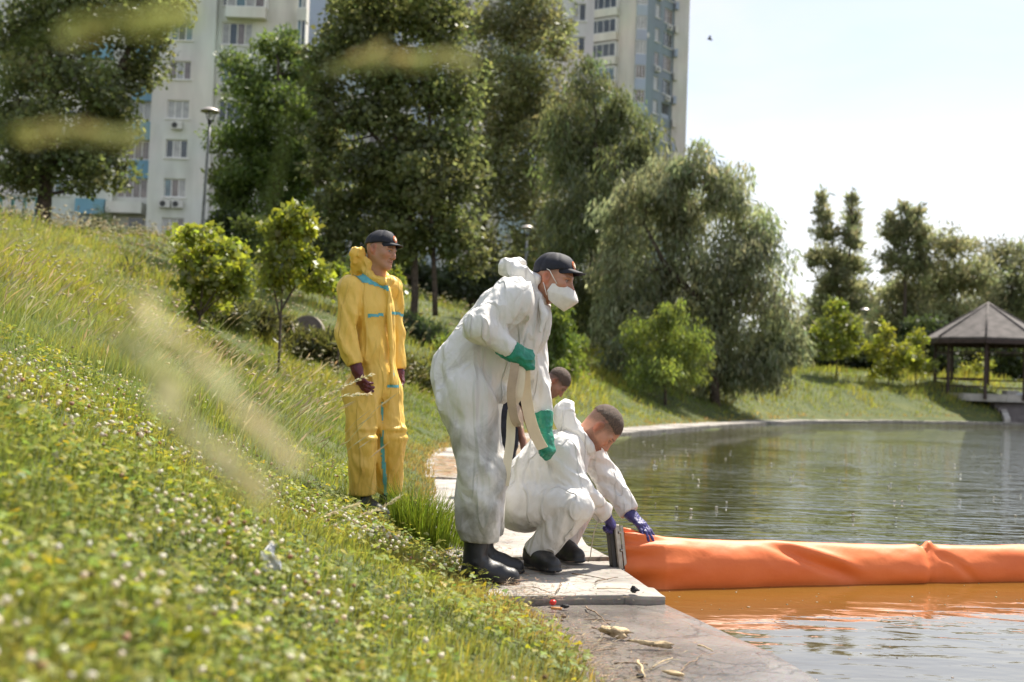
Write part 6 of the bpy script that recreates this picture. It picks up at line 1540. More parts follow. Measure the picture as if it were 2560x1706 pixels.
hoodS = finish(FH, 'hood', M_WHITE2, suitS); hoodS['label'] = 'white hood standing up behind the neck'
# violet gloves: near hand grips the metal end plate, far hand lies spread on the boom
w1_ = JS['wrR']; d1 = nrm(at(1532, 1312, 6.79)-w1_)
GF = hand_field(w1_-d1*0.01, d1, nrm(np.array([0.55, -0.45, 0.70])), 0.195, [(8, 55, 18), (45, 80, 50), (58, 88, 55), (62, 88, 55)], 0.3, (nrm(d1*0.7+np.array([-0.15, -0.3, -0.6])), 0.45), 0.0032, 1.06, (w1_-d1*0.06, 0.042), -1)
o = fmesh('glove', GF, M_BLUE, pS, 1); o['label'] = 'violet glove gripping the metal end plate'
w2_ = JS['wrL']; d2 = nrm(at(1618, 1325, 6.87)-w2_)
GF = hand_field(w2_, d2, nrm(np.array([0.25, -0.35, 0.9])), 0.215, [(12, 12, 8), (14, 10, 8), (16, 12, 8), (20, 12, 8)], 1.0, (nrm(d2*0.55+np.array([-0.12, -0.62, -0.42])), 0.12), 0.0032, 1.04, (w2_-d2*0.06, 0.042), -1)
o = fmesh('glove', GF, M_BLUE, pS, 1); o['label'] = 'violet glove spread flat on the boom'
for s_, tp in (('R', (1388, 1432)), ('L', (1434, 1404))):
    an = JS['an'+s_]; toe = atz(tp[0], tp[1], 0.13)
    boot('shoe', np.array([an[0]-0.01, an[1], 0.22]), toe, pS, None if s_ == 'L' else None, 0.062, 0.128, wid=1.05)
# ================================================================== person in the navy shirt, bending far behind
fN = nrm((0.98, -0.1, 0)); lN = np.array([-fN[1], fN[0], 0])
JN = dict(neck=at(1358, 950, 11.0), chest=at(1324, 962, 11.0), belly=at(1290, 975, 11.0), pelvis=at(1264, 990, 11.0),
    shR=at(1328, 968, 10.82), elR=at(1318, 1040, 10.8), wrR=at(1340, 1112, 10.8), shL=at(1332, 966, 11.2), elL=at(1291, 1040, 11.2), wrL=at(1306, 1100, 11.1),
    hipR=at(1262, 1000, 10.9), knR=at(1272, 1110, 10.88), anR=at(1262, 1212, 10.9), hipL=at(1262, 1000, 11.1), knL=at(1268, 1108, 11.12), anL=at(1256, 1212, 11.1))
hN = Head(at(1393, 956, 11.0), nrm((0.55, -0.18, -0.82)), nrm((0.82, -0.1, 0.55)), 1.08)
hairN = lambda f, l, u: np.maximum.reduce([0.012-u-0.65*np.clip(-f, 0, 1), (f-0.080)*0.9-(u-0.055)*0.55, np.where((np.abs(l) > 0.06) & (f > -0.035), 0.010-u, -1), -0.06-u])
pN = hN.body(at(1360, 952, 11.0), 'person', (0.36, 0.18, 0.12), stubble=0.4, vox=0.0045, inner=None, buzz=lambda f, l, u: np.clip((0.018-hairN(f, l, u))/0.030, 0, 1)*(f < 0.085), buzzc=(0.075, 0.050, 0.036))
tag(pN, 'dark haired person in navy shirt bending down behind the two white overalls', 'person')
hair_on(hN, pN, 'hair', lambda f, l, u: np.maximum(hairN(f, l, u), 0.030-u-0.40*np.clip(-f-0.02, 0, 1))+0.0060*vnoise(np.stack([f*110, l*110, u*110], -1), 6), 0.0045, M_HAIR, 0.0016)
FN = Field(JN['pelvis']-0.5, JN['neck']+0.4, 0.010)
spn = nrm(JN['neck']-JN['pelvis']); frn = nrm(np.cross(lN, spn))
FN.cone(JN['neck'], JN['chest'], 0.07, 0.14, 0.05, (frn, 0.8)); FN.cone(JN['chest'], JN['belly'], 0.14, 0.135, 0.05, (frn, 0.8)); FN.cone(JN['belly'], JN['pelvis'], 0.135, 0.14, 0.05, (frn, 0.8))
for s_ in 'RL':
    FN.cone(JN['chest'], JN['sh'+s_], 0.07, 0.065, 0.04); FN.cone(JN['sh'+s_], JN['el'+s_]*0.75+JN['sh'+s_]*0.25, 0.068, 0.066, 0.02); cut_end(FN, JN['sh'+s_], JN['el'+s_]*0.72+JN['sh'+s_]*0.28, 0.09)
FN.displace(lambda P: -0.02*crease(P, 311, 6), 0.05); FN.plane(JN['neck']+0.03*spn, spn)
finish(FN, 'shirt', M_NAVY, pN)
for s_ in 'RL':
    el_, hd = JN['el'+s_], JN['wr'+s_]; dd_ = nrm(hd-el_); pp_ = np.array([JN['sh'+s_], el_, hd, hd+dd_*0.16])
    FA = Field(pp_.min(0)-0.09, pp_.max(0)+0.09, 0.008)
    FA.cone(JN['sh'+s_], el_, 0.05, 0.043, 0.02); FA.cone(el_, hd, 0.043, 0.030, 0.02)
    FA.cone(hd, hd+dd_*0.08, 0.034, 0.036, 0.02, (lN, 0.7))
    for i in range(4): FA.cone(hd+dd_*0.08+fN*(i-1.5)*0.019, hd+dd_*(0.15-0.008*abs(i-1.2))+fN*(i-1.5)*0.019-lN*0.02, 0.0095, 0.0085, 0.004)
    FA.cone(hd+dd_*0.03+fN*0.03, hd+dd_*0.09+fN*0.06, 0.012, 0.010, 0.006)
    V, Q = FA.mesh(); mesh_np('arm', V, Q, M_SKIN, pN, True, np.tile((0.36, 0.18, 0.12), (len(V), 1)))
FL = Field(np.minimum.reduce([JN[k] for k in ('anR', 'anL', 'pelvis', 'knR')])-0.2, np.maximum.reduce([JN[k] for k in ('anR', 'anL', 'pelvis', 'knR')])+0.2, 0.010)
for s_ in 'RL':
    FL.cone(JN['pelvis'], JN['hip'+s_], 0.13, 0.10, 0.04); FL.cone(JN['hip'+s_], JN['kn'+s_], 0.10, 0.075, 0.03); FL.cone(JN['kn'+s_], JN['an'+s_], 0.075, 0.06, 0.03)
FL.displace(lambda P: -0.02*crease(P, 321, 6), 0.05)
finish(FL, 'trousers', M_NAVY, pN)
for s_ in 'RL':
    an = JN['an'+s_]; boot('shoe', np.array([an[0], an[1], 0.2]), np.array([an[0]+0.2, an[1], 0.12]), pN, None, 0.055, 0.12, vox=0.008)
# ================================================================== orange oil boom, its end plate, straps, rope
m_boom, nt, N, L, out = new_mat('orange_boom_fabric')
b = N.new('ShaderNodeBsdfPrincipled'); geo = N.new('ShaderNodeNewGeometry')
n1 = N.new('ShaderNodeTexNoise'); n1.inputs['Scale'].default_value = 3.5; n1.inputs['Detail'].default_value = 7
L.new(geo.outputs['Position'], n1.inputs['Vector'])
mr = N.new('ShaderNodeMapRange'); mr.inputs['From Min'].default_value = 0.35; mr.inputs['From Max'].default_value = 0.7; L.new(n1.outputs['Fac'], mr.inputs['Value'])
mx = N.new('ShaderNodeMix'); mx.data_type = 'RGBA'; mx.inputs['A'].default_value = (0.84, 0.205, 0.050, 1); mx.inputs['B'].default_value = (0.74, 0.155, 0.038, 1)
L.new(mr.outputs['Result'], mx.inputs['Factor']); L.new(mx.outputs['Result'], b.inputs['Base Color'])
b.inputs['Roughness'].default_value = 0.58
n2 = N.new('ShaderNodeTexNoise'); n2.inputs['Scale'].default_value = 9; n2.inputs['Detail'].default_value = 4
L.new(geo.outputs['Position'], n2.inputs['Vector'])
bp = N.new('ShaderNodeBump'); bp.inputs['Strength'].default_value = 0.25; bp.inputs['Distance'].default_value = 0.02; L.new(n2.outputs['Fac'], bp.inputs['Height'])
L.new(bp.outputs['Normal'], b.inputs['Normal']); L.new(b.outputs['BSDF'], out.inputs['Surface'])
m_steel = mat_basic('end_plate_metal', (0.42, 0.37, 0.33), 0.38, 0.85, var=0.2, scale=25, bump=0.1, bscale=60)
m_dark = mat_basic('dark_edge_strip', (0.035, 0.032, 0.030), 0.6, var=0.3)
boom = empty('oil_boom', at(1550, 1440, 6.82)); BO = np.array(boom.location)
tag(boom, 'long orange floating oil boom stretched across the pond from the paved edge', 'boom')
# tube: centre line runs away from the plate; freeboard from the photo
ns, nth = 260, 56
S_ = np.concatenate([np.linspace(0, 0.6, 70), np.linspace(0.6, 4.2, ns-110)[1:], np.linspace(4.2, 40, 41)[1:]]); ns = len(S_)
x0p = at(1556, 1400, 6.84)
dirb = nrm(np.array([2.70, 0.84, 0])); nb = np.array([-dirb[1], dirb[0], 0])
TH = np.linspace(0, 2*math.pi, nth, endpoint=False)
top_z = np.interp(S_, [0, 0.06, 0.25, 0.7, 1.2, 1.8, 2.4, 2.7, 4, 40], [0.325, 0.318, 0.282, 0.258, 0.236, 0.222, 0.215, 0.222, 0.22, 0.22])
Vb = []
for i, s_ in enumerate(S_):
    c = x0p+dirb*s_+nb*0.05*math.sin(s_*0.8)*min(s_, 1)
    h_ = top_z[i]+0.10
    flat_ = np.interp(s_, [0, 0.05, 0.22, 0.6], [0.12, 0.35, 0.9, 1.0])
    ry = 0.118*flat_; rz = h_/2; cz = top_z[i]-rz
    pinch = 1-0.13*math.exp(-((s_-2.02)/0.025)**2)
    for th in TH:
        cx, sz = math.cos(th), math.sin(th)
        e_ = np.array([nb[0]*cx*ry*pinch, nb[1]*cx*ry*pinch, 0])
        Vb.append(np.array([c[0], c[1], 0])+e_+np.array([0, 0, cz+rz*pinch*sz]))
Vb = np.array(Vb).reshape(ns, nth, 3)
# folds: gathered at the plate, one long diagonal dent, a kink with a raised peak
Nn = np.stack([np.broadcast_to(nb[0]*np.cos(TH), (ns, nth)), np.broadcast_to(nb[1]*np.cos(TH), (ns, nth)), np.broadcast_to(np.sin(TH), (ns, nth))], -1)
SS, TT = np.meshgrid(S_, TH, indexing='ij'); TT = np.where(TT > math.pi, TT-2*math.pi, TT)   # 0 = far side, +-pi = near side, pi/2 = top
ta = (TT-math.pi) ; ta = np.where(ta < -math.pi, ta+2*math.pi, ta)                            # 0 = near side, negative = above
Pn = np.stack([SS*6, np.cos(TT)*1.2, np.sin(TT)*1.2], -1)
gath = np.clip(1-SS/0.42, 0, 1)**1.3
disp = gath*0.020*np.sin(ta*9+3*vnoise(Pn*0.6, 5)+SS*6)
disp += 0.009*fbm(np.stack([SS*2.2, np.cos(TT)*1.1, np.sin(TT)*1.1], -1), 3, 8)
line = -1.0+(SS-0.95)*2.2                                           # diagonal dent in the near upper side
disp += -0.030*np.exp(-((ta-line)/0.22)**2)*np.exp(-((SS-1.22)/0.26)**4)+0.016*np.exp(-((ta-line+0.42)/0.2)**2)*np.exp(-((SS-1.22)/0.28)**4)
kp = np.exp(-((SS-2.10)/0.05)**2)
disp += 0.035*np.exp(-((ta+1.45)/0.20)**2)*np.exp(-((SS-2.06)/0.028)**2)-0.030*np.exp(-((ta+0.2)/0.9)**2)*np.exp(-((SS-2.09)/0.07)**2)
disp += -0.022*np.exp(-(((ta+0.9)-(SS-2.1)*5)/0.2)**2)*np.exp(-((SS-2.2)/0.12)**2)
disp += -0.018*np.exp(-((SS-0.10)/0.05)**2)*np.exp(-((ta-0.55)/0.35)**2)+0.020*np.exp(-((SS-0.20)/0.05)**2)*np.exp(-((ta-0.75)/0.3)**2)
Vb = Vb+Nn*disp[..., None]
q = np.arange(ns*nth).reshape(ns, nth)
Fb = np.stack([q[:-1, :], np.roll(q, -1, 1)[:-1, :], np.roll(q, -1, 1)[1:, :], q[1:, :]], -1).reshape(-1, 4)
tube = mesh_np('tube', Vb.reshape(-1, 3)-BO, Fb, m_boom, boom, True)
def plate(u0, u1, v0, v1, z0, z1):
    c = np.array([x0p[0], x0p[1], 0])
    mb = MB(); a = dirb*(u1-u0)/2; bb = nb*(v1-v0)/2
    tl = np.array([-0.045, 0.0, 0])                               # the plate leans back slightly
    mid_ = c+dirb*(u0+u1)/2+nb*(v0+v1)/2
    V = [mid_+i*a+j*bb+np.array([0, 0, z])+tl*((z-0.0)/0.34) for z in (z0, z1) for j in (-1, 1) for i in (-1, 1)]
    mb.add(np.array(V)-BO, [[0, 2, 3, 1], [4, 5, 7, 6], [0, 1, 5, 4], [2, 6, 7, 3], [0, 4, 6, 2], [1, 3, 7, 5]])
    return mb
ep = plate(-0.022, 0.012, -0.034, 0.034, 0.03, 0.352).build('end_plate', m_steel, boom, bevel=0.003); ep['label'] = 'metal end plate held upright at the paving'
plate(-0.050, -0.026, -0.026, 0.030, 0.035, 0.345).build('plate_edge', m_dark, ep, bevel=0.003)
plate(-0.018, -0.006, -0.0405, -0.0365, 0.03, 0.352).build('plate_flange', m_steel, ep)
plate(0.014, 0.030, -0.0400, -0.0360, 0.03, 0.350).build('plate_flange', m_steel, ep)
for zb in (0.10, 0.21, 0.31):
    c = np.array([x0p[0], x0p[1], zb])+dirb*0.004-nb*0.042+np.array([-0.045, 0, 0])*(zb/0.34)
    MB().tube([c-BO, c-nb*0.008-BO], [0.009, 0.0075], 10).build('bolt', m_steel, ep, True)
# beige webbing straps gathered in the near glove, hanging and drawn to the fist
m_web = mat_basic('beige_webbing', (0.86, 0.75, 0.58), 0.8, var=0.06, scale=14, bump=0.12, bscale=200)
m_web2 = mat_basic('brown_webbing', (0.48, 0.36, 0.26), 0.8, var=0.1, scale=14, bump=0.12, bscale=200)
def ribbon(pts, w, side, twist=0.0, sub=8, thick=0.0011):
    P = np.array(pts, float); n = len(P); tt = np.linspace(0, n-1, (n-1)*sub+1); Q = []
    for t in tt:
        i = min(int(t), n-2); f = t-i; p0 = P[max(i-1, 0)]; p1 = P[i]; p2 = P[i+1]; p3 = P[min(i+2, n-1)]
        Q.append(0.5*((2*p1)+(-p0+p2)*f+(2*p0-5*p1+4*p2-p3)*f*f+(-p0+3*p1-3*p2+p3)*f**3))
    Q = np.array(Q); T = np.gradient(Q, axis=0); T /= np.linalg.norm(T, axis=1, keepdims=True)
    mb = MB(); V = []
    for k in range(len(Q)):
        s_ = np.asarray(side, float); s_ = s_-T[k]*(s_@T[k]); s_ = nrm(s_); n_ = np.cross(T[k], s_)
        a = twist*k/(len(Q)-1); d = s_*math.cos(a)+n_*math.sin(a); m_ = np.cross(T[k], d)
        V += [Q[k]-d*w/2-m_*thick, Q[k]+d*w/2-m_*thick, Q[k]+d*w/2+m_*thick, Q[k]-d*w/2+m_*thick]
    F = [[4*k+i, 4*k+(i+1) % 4, 4*k+4+(i+1) % 4, 4*k+4+i] for k in range(len(Q)-1) for i in range(4)]+[[3, 2, 1, 0], [4*len(Q)-4+i for i in range(4)]]
    return mb.add(V, F)
# two straps: the beige one from the near glove to the fist, its loose brown end hanging
hand0 = at(1302, 892, 5.99)
o = ribbon([at(1308, 885, 5.98), at(1311, 935, 6.02), at(1314, 985, 6.12), at(1325, 1045, 6.20), at(1340, 1090, 6.25), at(1357, 1122, 6.28)], 0.060, (1, 0.05, 0.1), 0.25).build('strap', m_web, None)
tag(o, 'beige webbing strap pulled taut from the near green glove to the fist', 'strap', 'webbing straps in the green gloves')
o2 = ribbon([at(1296, 890, 5.975), at(1302, 930, 5.97), at(1296, 985, 5.98), at(1284, 1010, 6.0), at(1278, 1050, 6.02), at(1276, 1100, 6.03), at(1268, 1160, 6.03), at(1262, 1215, 6.04)], 0.046, (1, 0.1, 0), 0.5).build('strap', m_web, None)
tag(o2, 'pale webbing strap end hanging straight down in front of the white trousers', 'strap', 'webbing straps in the green gloves')
o3 = ribbon([at(1289, 890, 5.965), at(1285, 930, 5.95), at(1278, 975, 5.95), at(1280, 1015, 5.96), at(1288, 1052, 5.97), at(1300, 1062, 5.98), at(1296, 1030, 5.99), at(1288, 1000, 6.0), at(1302, 950, 6.0), at(1308, 900, 5.99)], 0.044, (1, 0.1, 0), 0.9).build('strap', m_web2, None)
tag(o3, 'brown webbing strap hanging in a loop below the near green glove', 'strap', 'webbing straps in the green gloves')
m_rope = mat_basic('thin_pale_cord', (0.55, 0.47, 0.36), 0.85, var=0.2, scale=80)
rp = [at(1503, 1300, 6.72), at(1492, 1310, 6.70), at(1484, 1335, 6.70), at(1479, 1365, 6.72), at(1476, 1392, 6.74), at(1470, 1405, 6.76)]
tag(MB().tube(rp, 0.0028, 6).build('cord', m_rope, None, True), 'thin pale cord dangling from the squatting person to the paving', 'cord')
# ================================================================== park furniture
M_POST = mat_basic('grey_lamp_metal', (0.20, 0.205, 0.21), 0.5, 0.4, var=0.2, scale=6); M_LHEAD = mat_basic('lamp_hood_metal', (0.42, 0.38, 0.35), 0.45, 0.5, var=0.15, scale=5); M_LDARK = mat_basic('lamp_bracket_metal', (0.07, 0.07, 0.07), 0.5, 0.5)
m_lglass = mat_basic('lamp_glass', (0.55, 0.56, 0.54), 0.2, var=0.05, spec=0.6)
def lamp(px_top, py_top, px_bot, Y, hw, label):
    top = at(px_top, py_top, Y); bx, by = at(px_bot, 640, Y)[0], Y; zb = gz(bx, by)
    e = empty('street_lamp', (bx, by, zb)); B = np.array(e.location)
    r = hw/2; t = top-B
    neck = t-np.array([0, 0, r*1.55])
    MB().tube([[0, 0, -0.2], [neck[0]*0.3, 0, neck[2]*0.3], [neck[0]*0.8, 0, neck[2]*0.8], neck], [0.075, 0.062, 0.05, 0.045], 12).build('post', M_POST, e, True)
    MB().lathe([(r*0.02, 0.0), (r*0.30, -r*0.05), (r*0.62, -r*0.17), (r*0.92, -r*0.36), (r, -r*0.47), (r*0.97, -r*0.52), (r*0.80, -r*0.50), (r*0.3, -r*0.42)], t, 28).build('hood', M_LHEAD, e, True)
    br = MB().lathe([(0.05, -0.08), (0.075, -0.02), (0.07, 0.05), (0.05, 0.08)], neck, 14).build('bracket', M_LDARK, e, True)
    for k in range(3):
        a = 0.5+k*2.094; p = np.array([math.cos(a), math.sin(a), 0])
        MB().tube([neck+p*0.05, neck+p*r*0.42+np.array([0, 0, r*0.5]), t+p*r*0.62-np.array([0, 0, r*0.48])], 0.018, 6).build('arm', M_LDARK, br, True)
    MB().lathe([(r*0.06, -r*1.05), (r*0.20, -r*0.95), (r*0.26, -r*0.5), (r*0.05, -r*0.45)], t, 16).build('glass', m_lglass, e, True)
    return tag(e, label, 'lamp', 'dish topped park lamps')
lamp(526, 268, 500, 40, 0.66, 'grey dish topped lamp before the white apartment block at left')
lamp(1319, 563, 1308, 58, 0.66, 'grey dish topped lamp above the white hood, before the poplars')
lamp(2163, 770, 2156, 80, 0.66, 'grey dish topped lamp on the far bank near the gazebo')
# ------------------------------------------------------------------ gazebo
m_roof = mat_basic('grey_shingle', (0.100, 0.088, 0.082), 0.9, var=0.3, scale=2.5, bump=0.5, bscale=9); m_gwood = mat_basic('dark_brown_timber', (0.050, 0.030, 0.024), 0.7, var=0.3, scale=5); m_stone = mat_basic('pale_concrete', (0.42, 0.39, 0.35), 0.85, var=0.15, scale=3, bump=0.3, bscale=14)
m_stair = mat_basic('grey_steps', (0.15, 0.13, 0.125), 0.85, var=0.2, scale=2, bump=0.3, bscale=14)
YG_ = 64.0
cen_ = at(2466, 985, YG_); ze = at(2466, 850, YG_)[2]; za = at(2466, 758, YG_)[2]; zf = at(2466, 985, YG_)[2]
gaz = empty('gazebo', (cen_[0], cen_[1], zf)); GB = np.array(gaz.location)
tag(gaz, 'open brown timber gazebo with a grey pyramid roof by the far steps', 'gazebo')
Rg = 153*YG_/FPX; rot0 = math.radians(22)
cor = [np.array([Rg*math.cos(rot0+k*math.pi/4), Rg*math.sin(rot0+k*math.pi/4), ze-zf]) for k in range(8)]
apex = np.array([0, 0, za-zf])
for k in range(8):
    a, b_ = cor[k], cor[(k+1) % 8]; dn_ = np.array([0, 0, -0.10])
    MB().add([a, b_, apex, a+dn_, b_+dn_, apex+dn_], [[0, 1, 2], [5, 4, 3], [0, 3, 4, 1]]).build('roof_panel', m_roof, gaz)
    MB().tube([a*1.0+[0, 0, 0.03], apex+[0, 0, 0.03]], 0.05, 6).build('roof_ridge', m_roof, gaz, True)
    MB().obox((a+b_)/2*0.985+np.array([0, 0, -0.16]), (b_-a)/2*0.98, nrm((a+b_)*np.array([1, 1, 0]))*0.04, (0, 0, 0.11)).build('fascia', m_gwood, gaz)
    p = a*0.80; p[2] = 0
    MB().box(p[0]-0.065, p[0]+0.065, p[1]-0.065, p[1]+0.065, -0.3, ze-zf-0.05).build('post', m_gwood, gaz)
    q_ = b_*0.80; q_[2] = 0
    for zz in (ze-zf-0.75,): MB().obox((p+q_)/2+np.array([0, 0, zz]), (q_-p)/2*0.96, nrm(p+q_)*0.03, (0, 0, 0.035)).build('beam', m_gwood, gaz)
    for zz in (0.35, 0.75): 
        if k != 5: MB().obox((p+q_)/2+np.array([0, 0, zz]), (q_-p)/2*0.96, nrm(p+q_)*0.03, (0, 0, 0.04)).build('rail', m_gwood, gaz)
    for j in range(1, 4):
        c_ = p+(q_-p)*j/4; MB().tube([c_+[0, 0, ze-zf-0.72], c_+[0, 0, ze-zf-0.1]], 0.02, 5).build('baluster', m_gwood, gaz)
MB().lathe([(0.0, -0.02), (Rg*0.84, -0.02), (Rg*0.84, -0.4), (0.0, -0.45)], (0, 0, 0), 8).build('floor', m_stone, gaz)
# steps down to the pond with a pale side wall
YS = 61.0
st = empty('steps', at(2540, 1050, YS)); SB = np.array(st.location); tag(st, 'broad grey steps leading from the gazebo down to the pond', 'steps')
x0_ = at(2500, 1040, YS)[0]; x1_ = x0_+7
ztop_ = at(2530, 1003, YS+1.8)[2]; zb_ = 0.14
for k in range(6):
    z1_ = zb_+(ztop_-zb_)*(k+1)/6; yy = YS-0.6+0.36*k
    MB().box(x0_-SB[0]+0.25-0.05*k, x1_-SB[0], yy-SB[1], yy+3.2-0.36*k-SB[1], -0.4-SB[2]+0.001*k, z1_-SB[2]).build('step', m_stair, st)
wl_ = MB(); 
a0, a1 = at(2512, 1050, YS-0.9), at(2493, 1003, YS+1.9); wv = np.array([0.30, 0, 0])
wl_.add(np.array([a0+[0, 0, 0.05], a0+wv+[0, 0, 0.05], a1+wv+[0, 0, 0.05], a1+[0, 0, 0.05], a0-[0, 0, 1.0], a0+wv-[0, 0, 1.0], a1+wv-[0, 0, 2.5], a1-[0, 0, 2.5]])-SB, [[0, 1, 2, 3], [0, 4, 5, 1], [1, 5, 6, 2], [2, 6, 7, 3], [3, 7, 4, 0]])
wl_.build('side_wall', m_stone, st)
m_bag = mat_basic('white_plastic', (0.75, 0.75, 0.76), 0.35, var=0.1, scale=8, bump=0.6, bscale=12)
def lump(name, c, r, mat, seed, n=14, rough=0.25, squash=1.0):
    V = []; F = []; m = 9
    for i in range(m):
        ph = -math.pi/2+math.pi*i/(m-1)
        for k in range(n):
            th = 2*math.pi*k/n; V.append((math.cos(ph)*math.cos(th), math.cos(ph)*math.sin(th), math.sin(ph)*squash))
    V = np.array(V); V = V*(1+rough*fbm(V*1.7+seed, 2, seed))[:, None]*np.asarray(r)
    F = [[i*n+k, i*n+(k+1) % n, (i+1)*n+(k+1) % n, (i+1)*n+k] for i in range(m-1) for k in range(n)]
    return mesh_np(name, V, F, mat, None, True, local=c)
tag(lump('plastic_bag', at(2552, 991, YS+2.2), (0.45, 0.3, 0.2), m_bag, 3), 'crumpled white plastic bag lying beside the gazebo steps', 'bag')
tag(MB().box(-0.35, 0.35, -0.3, 0.3, -0.3, 0.28).build('stone_block', m_stone, None, bevel=0.03), 'grey stone block at the top of the far steps', 'block').location = at(2527, 990, YS+2.4)
# ------------------------------------------------------------------ half-buried round stone discs on the slope
m_disc = mat_basic('grey_brown_stone', (0.13, 0.105, 0.092), 0.9, var=0.2, scale=5, bump=0.6, bscale=30); m_discr = mat_basic('pale_stone_rim', (0.30, 0.26, 0.21), 0.9, var=0.15, scale=6, bump=0.4, bscale=30)
def disc(px, py, Y, r, label, lean=0.25, yaw=0.0):
    c = on_ground(px, py, 8); r = r*c[1]/17.0; e = empty('stone_disc', (c[0], c[1], gz(c[0], c[1]))); B = np.array(e.location)
    f_ = nrm((math.sin(yaw)-0.15, -math.cos(yaw), lean)); s1 = nrm(np.cross(f_, [0, 0, 1.0])); s2 = np.cross(s1, f_)
    ctr = c-B+np.array([0, 0, 0.45*r]); n = 40; ring = lambda rr_, o: [ctr+s1*rr_*math.cos(t)+s2*rr_*math.sin(t)+f_*o for t in np.linspace(0, 2*math.pi, n, endpoint=False)]
    mesh_np('face', ring(r*0.955, 0.035), [list(range(n))], m_disc, e)
    V = ring(r*0.955, 0.035)+ring(r, 0.04)+ring(r, -0.04)+ring(r*0.955, -0.04); F = [[j*n+i, j*n+(i+1) % n, (j+1)*n+(i+1) % n, (j+1)*n+i] for j in range(3) for i in range(n)]+[[3*n+i for i in range(n)][::-1]]
    mesh_np('rim', V, F, m_discr, e)
    return tag(e, label, 'stone disc', 'round stone discs set in the banks')
disc(690, 862, 17.5, 0.30, 'left one of two stone discs half buried below the leafy shrub', 0.2, -0.35)
disc(762, 872, 17.0, 0.33, 'right one of two stone discs half buried below the leafy shrub', 0.2, -0.35)
disc(1937, 952, 47, 0.10, 'small stone disc standing at the foot of the biggest willow', 0.1, 0.1)
# ------------------------------------------------------------------ green metal fence and parked cars up by the blocks
m_fence = mat_basic('green_fence_paint', (0.035, 0.13, 0.11), 0.5, var=0.2)
yf = 60.0; pa, pb = at(-60, 545, yf), at(90, 545, yf)
fe = empty('metal_fence', pa); tag(fe, 'green metal fence on the crest at the far left', 'fence')
for k in range(6):
    c = (pb-pa)*k/5; MB().box(c[0]-0.07, c[0]+0.07, -0.05, 0.05, -0.8, 1.15).build('post', m_fence, fe)
for zz in (-0.25, 0.0, 0.15, 1.0): MB().obox((pb-pa)/2+np.array([0, 0, zz]), ((pb-pa)[0]/2, (pb-pa)[1]/2, (pb-pa)[2]/2), (0, 0.02, 0), (0, 0, 0.03)).build('rail', m_fence, fe)
def car(px, py, Y, col, label, rz=0.0):
    mt = mat_basic('car_paint', col, 0.3, 0.0, var=0.05, coat=0.8); mg = M_GLASS[0]
    c = at(px, py, Y); c[2] = gz(c[0], c[1]); e = empty('parked_car', (c[0], c[1], c[2])); e.rotation_euler = (0, 0, rz)
    prof = [(-2.1, 0.25), (-2.15, 0.70), (-2.0, 0.85), (-1.55, 0.92), (-0.95, 1.38), (0.35, 1.42), (1.05, 0.98), (1.85, 0.85), (2.12, 0.62), (2.1, 0.25)]
    n = len(prof); V = [(x, s*0.82*(1.0 if z < 1.0 else 0.86), z) for s in (-1, 1) for x, z in prof]
    mesh_np('body', V, [list(range(n))[::-1], list(range(n, 2*n))]+[[i, (i+1) % n, n+(i+1) % n, n+i] for i in range(n)], mt, e)
    for s in (-1, 1):
        mesh_np('side_window', [(-1.35, s*0.80, 0.98), (0.85, s*0.80, 0.98), (0.28, s*0.735, 1.34), (-0.90, s*0.735, 1.32)], [[0, 1, 2, 3]], mg, e)
        for x in (-1.3, 1.35):
            w = MB().tube([(x, s*0.70, 0.30), (x, s*0.86, 0.30)], 0.31, 20).build('wheel', M_RUB, e, True)
            MB().tube([(x, s*0.84, 0.30), (x, s*0.875, 0.30)], 0.19, 16).build('rim', m_steel, w, True)
        MB().box(2.02, 2.13, s*0.55-0.16, s*0.55+0.16, 0.58, 0.70).build('headlight', M_FRAME, e)
    return tag(e, label, 'car', 'cars parked behind the poplars')
car(1112, 730, 80, (0.62, 0.60, 0.57), 'white parked car glimpsed between the two poplar trunks', 0.05)
car(1205, 735, 80, (0.02, 0.022, 0.03), 'dark parked car half hidden behind the bending white overall', 0.0)
# ------------------------------------------------------------------ bird, litter and driftwood
m_bird = mat_basic('dark_feathers', (0.02, 0.02, 0.025), 0.7)
bd = empty('bird', at(1775, 99, 60)); tag(bd, 'tiny dark bird flying right of the tower', 'bird')
MB().tube([(-0.14, 0, 0.03), (-0.05, 0, 0.02), (0.05, 0, 0.0), (0.13, 0, -0.04)], [0.02, 0.05, 0.05, 0.015], 8).build('body', m_bird, bd, True)
for s in (-1, 1): mesh_np('wing', [(0.05, 0, 0.02), (-0.06, 0, 0.02), (-0.10, s*0.22, 0.10), (0.0, s*0.24, 0.12), (0.05, 0, 0.035), (-0.06, 0, 0.035), (-0.10, s*0.22, 0.11), (0.0, s*0.24, 0.13)], [[0, 1, 2, 3], [7, 6, 5, 4], [0, 4, 5, 1], [1, 5, 6, 2], [2, 6, 7, 3], [3, 7, 4, 0]], m_bird, bd)
def slab_z(px, py): 
    p = atz(px, py, 0.12); 
    s_ = cum[np.argmin(np.linalg.norm(POND-p[:2], axis=1))]; tq = pond_pt(s_ref+0.1)-pond_pt(s_ref-0.1); z = 0.124 if (p[:2]-pond_pt(s_ref))@tq > 0 else 0.078
    return atz(px, py, z), z
m_tw = mat_basic('dry_twig', (0.20, 0.135, 0.085), 0.85, var=0.4, scale=40, bump=0.5, bscale=80); m_tw2 = mat_basic('pale_straw', (0.50, 0.38, 0.22), 0.85, var=0.25, scale=40); m_wood = mat_basic('driftwood', (0.55, 0.42, 0.25), 0.9, var=0.4, scale=18, bump=0.8, bscale=40, color2=(0.16, 0.11, 0.07), lo=0.45, hi=0.75); m_black = mat_basic('black_lump', (0.02, 0.02, 0.022), 0.8, bump=0.8, bscale=60)
rl = random.Random(9)
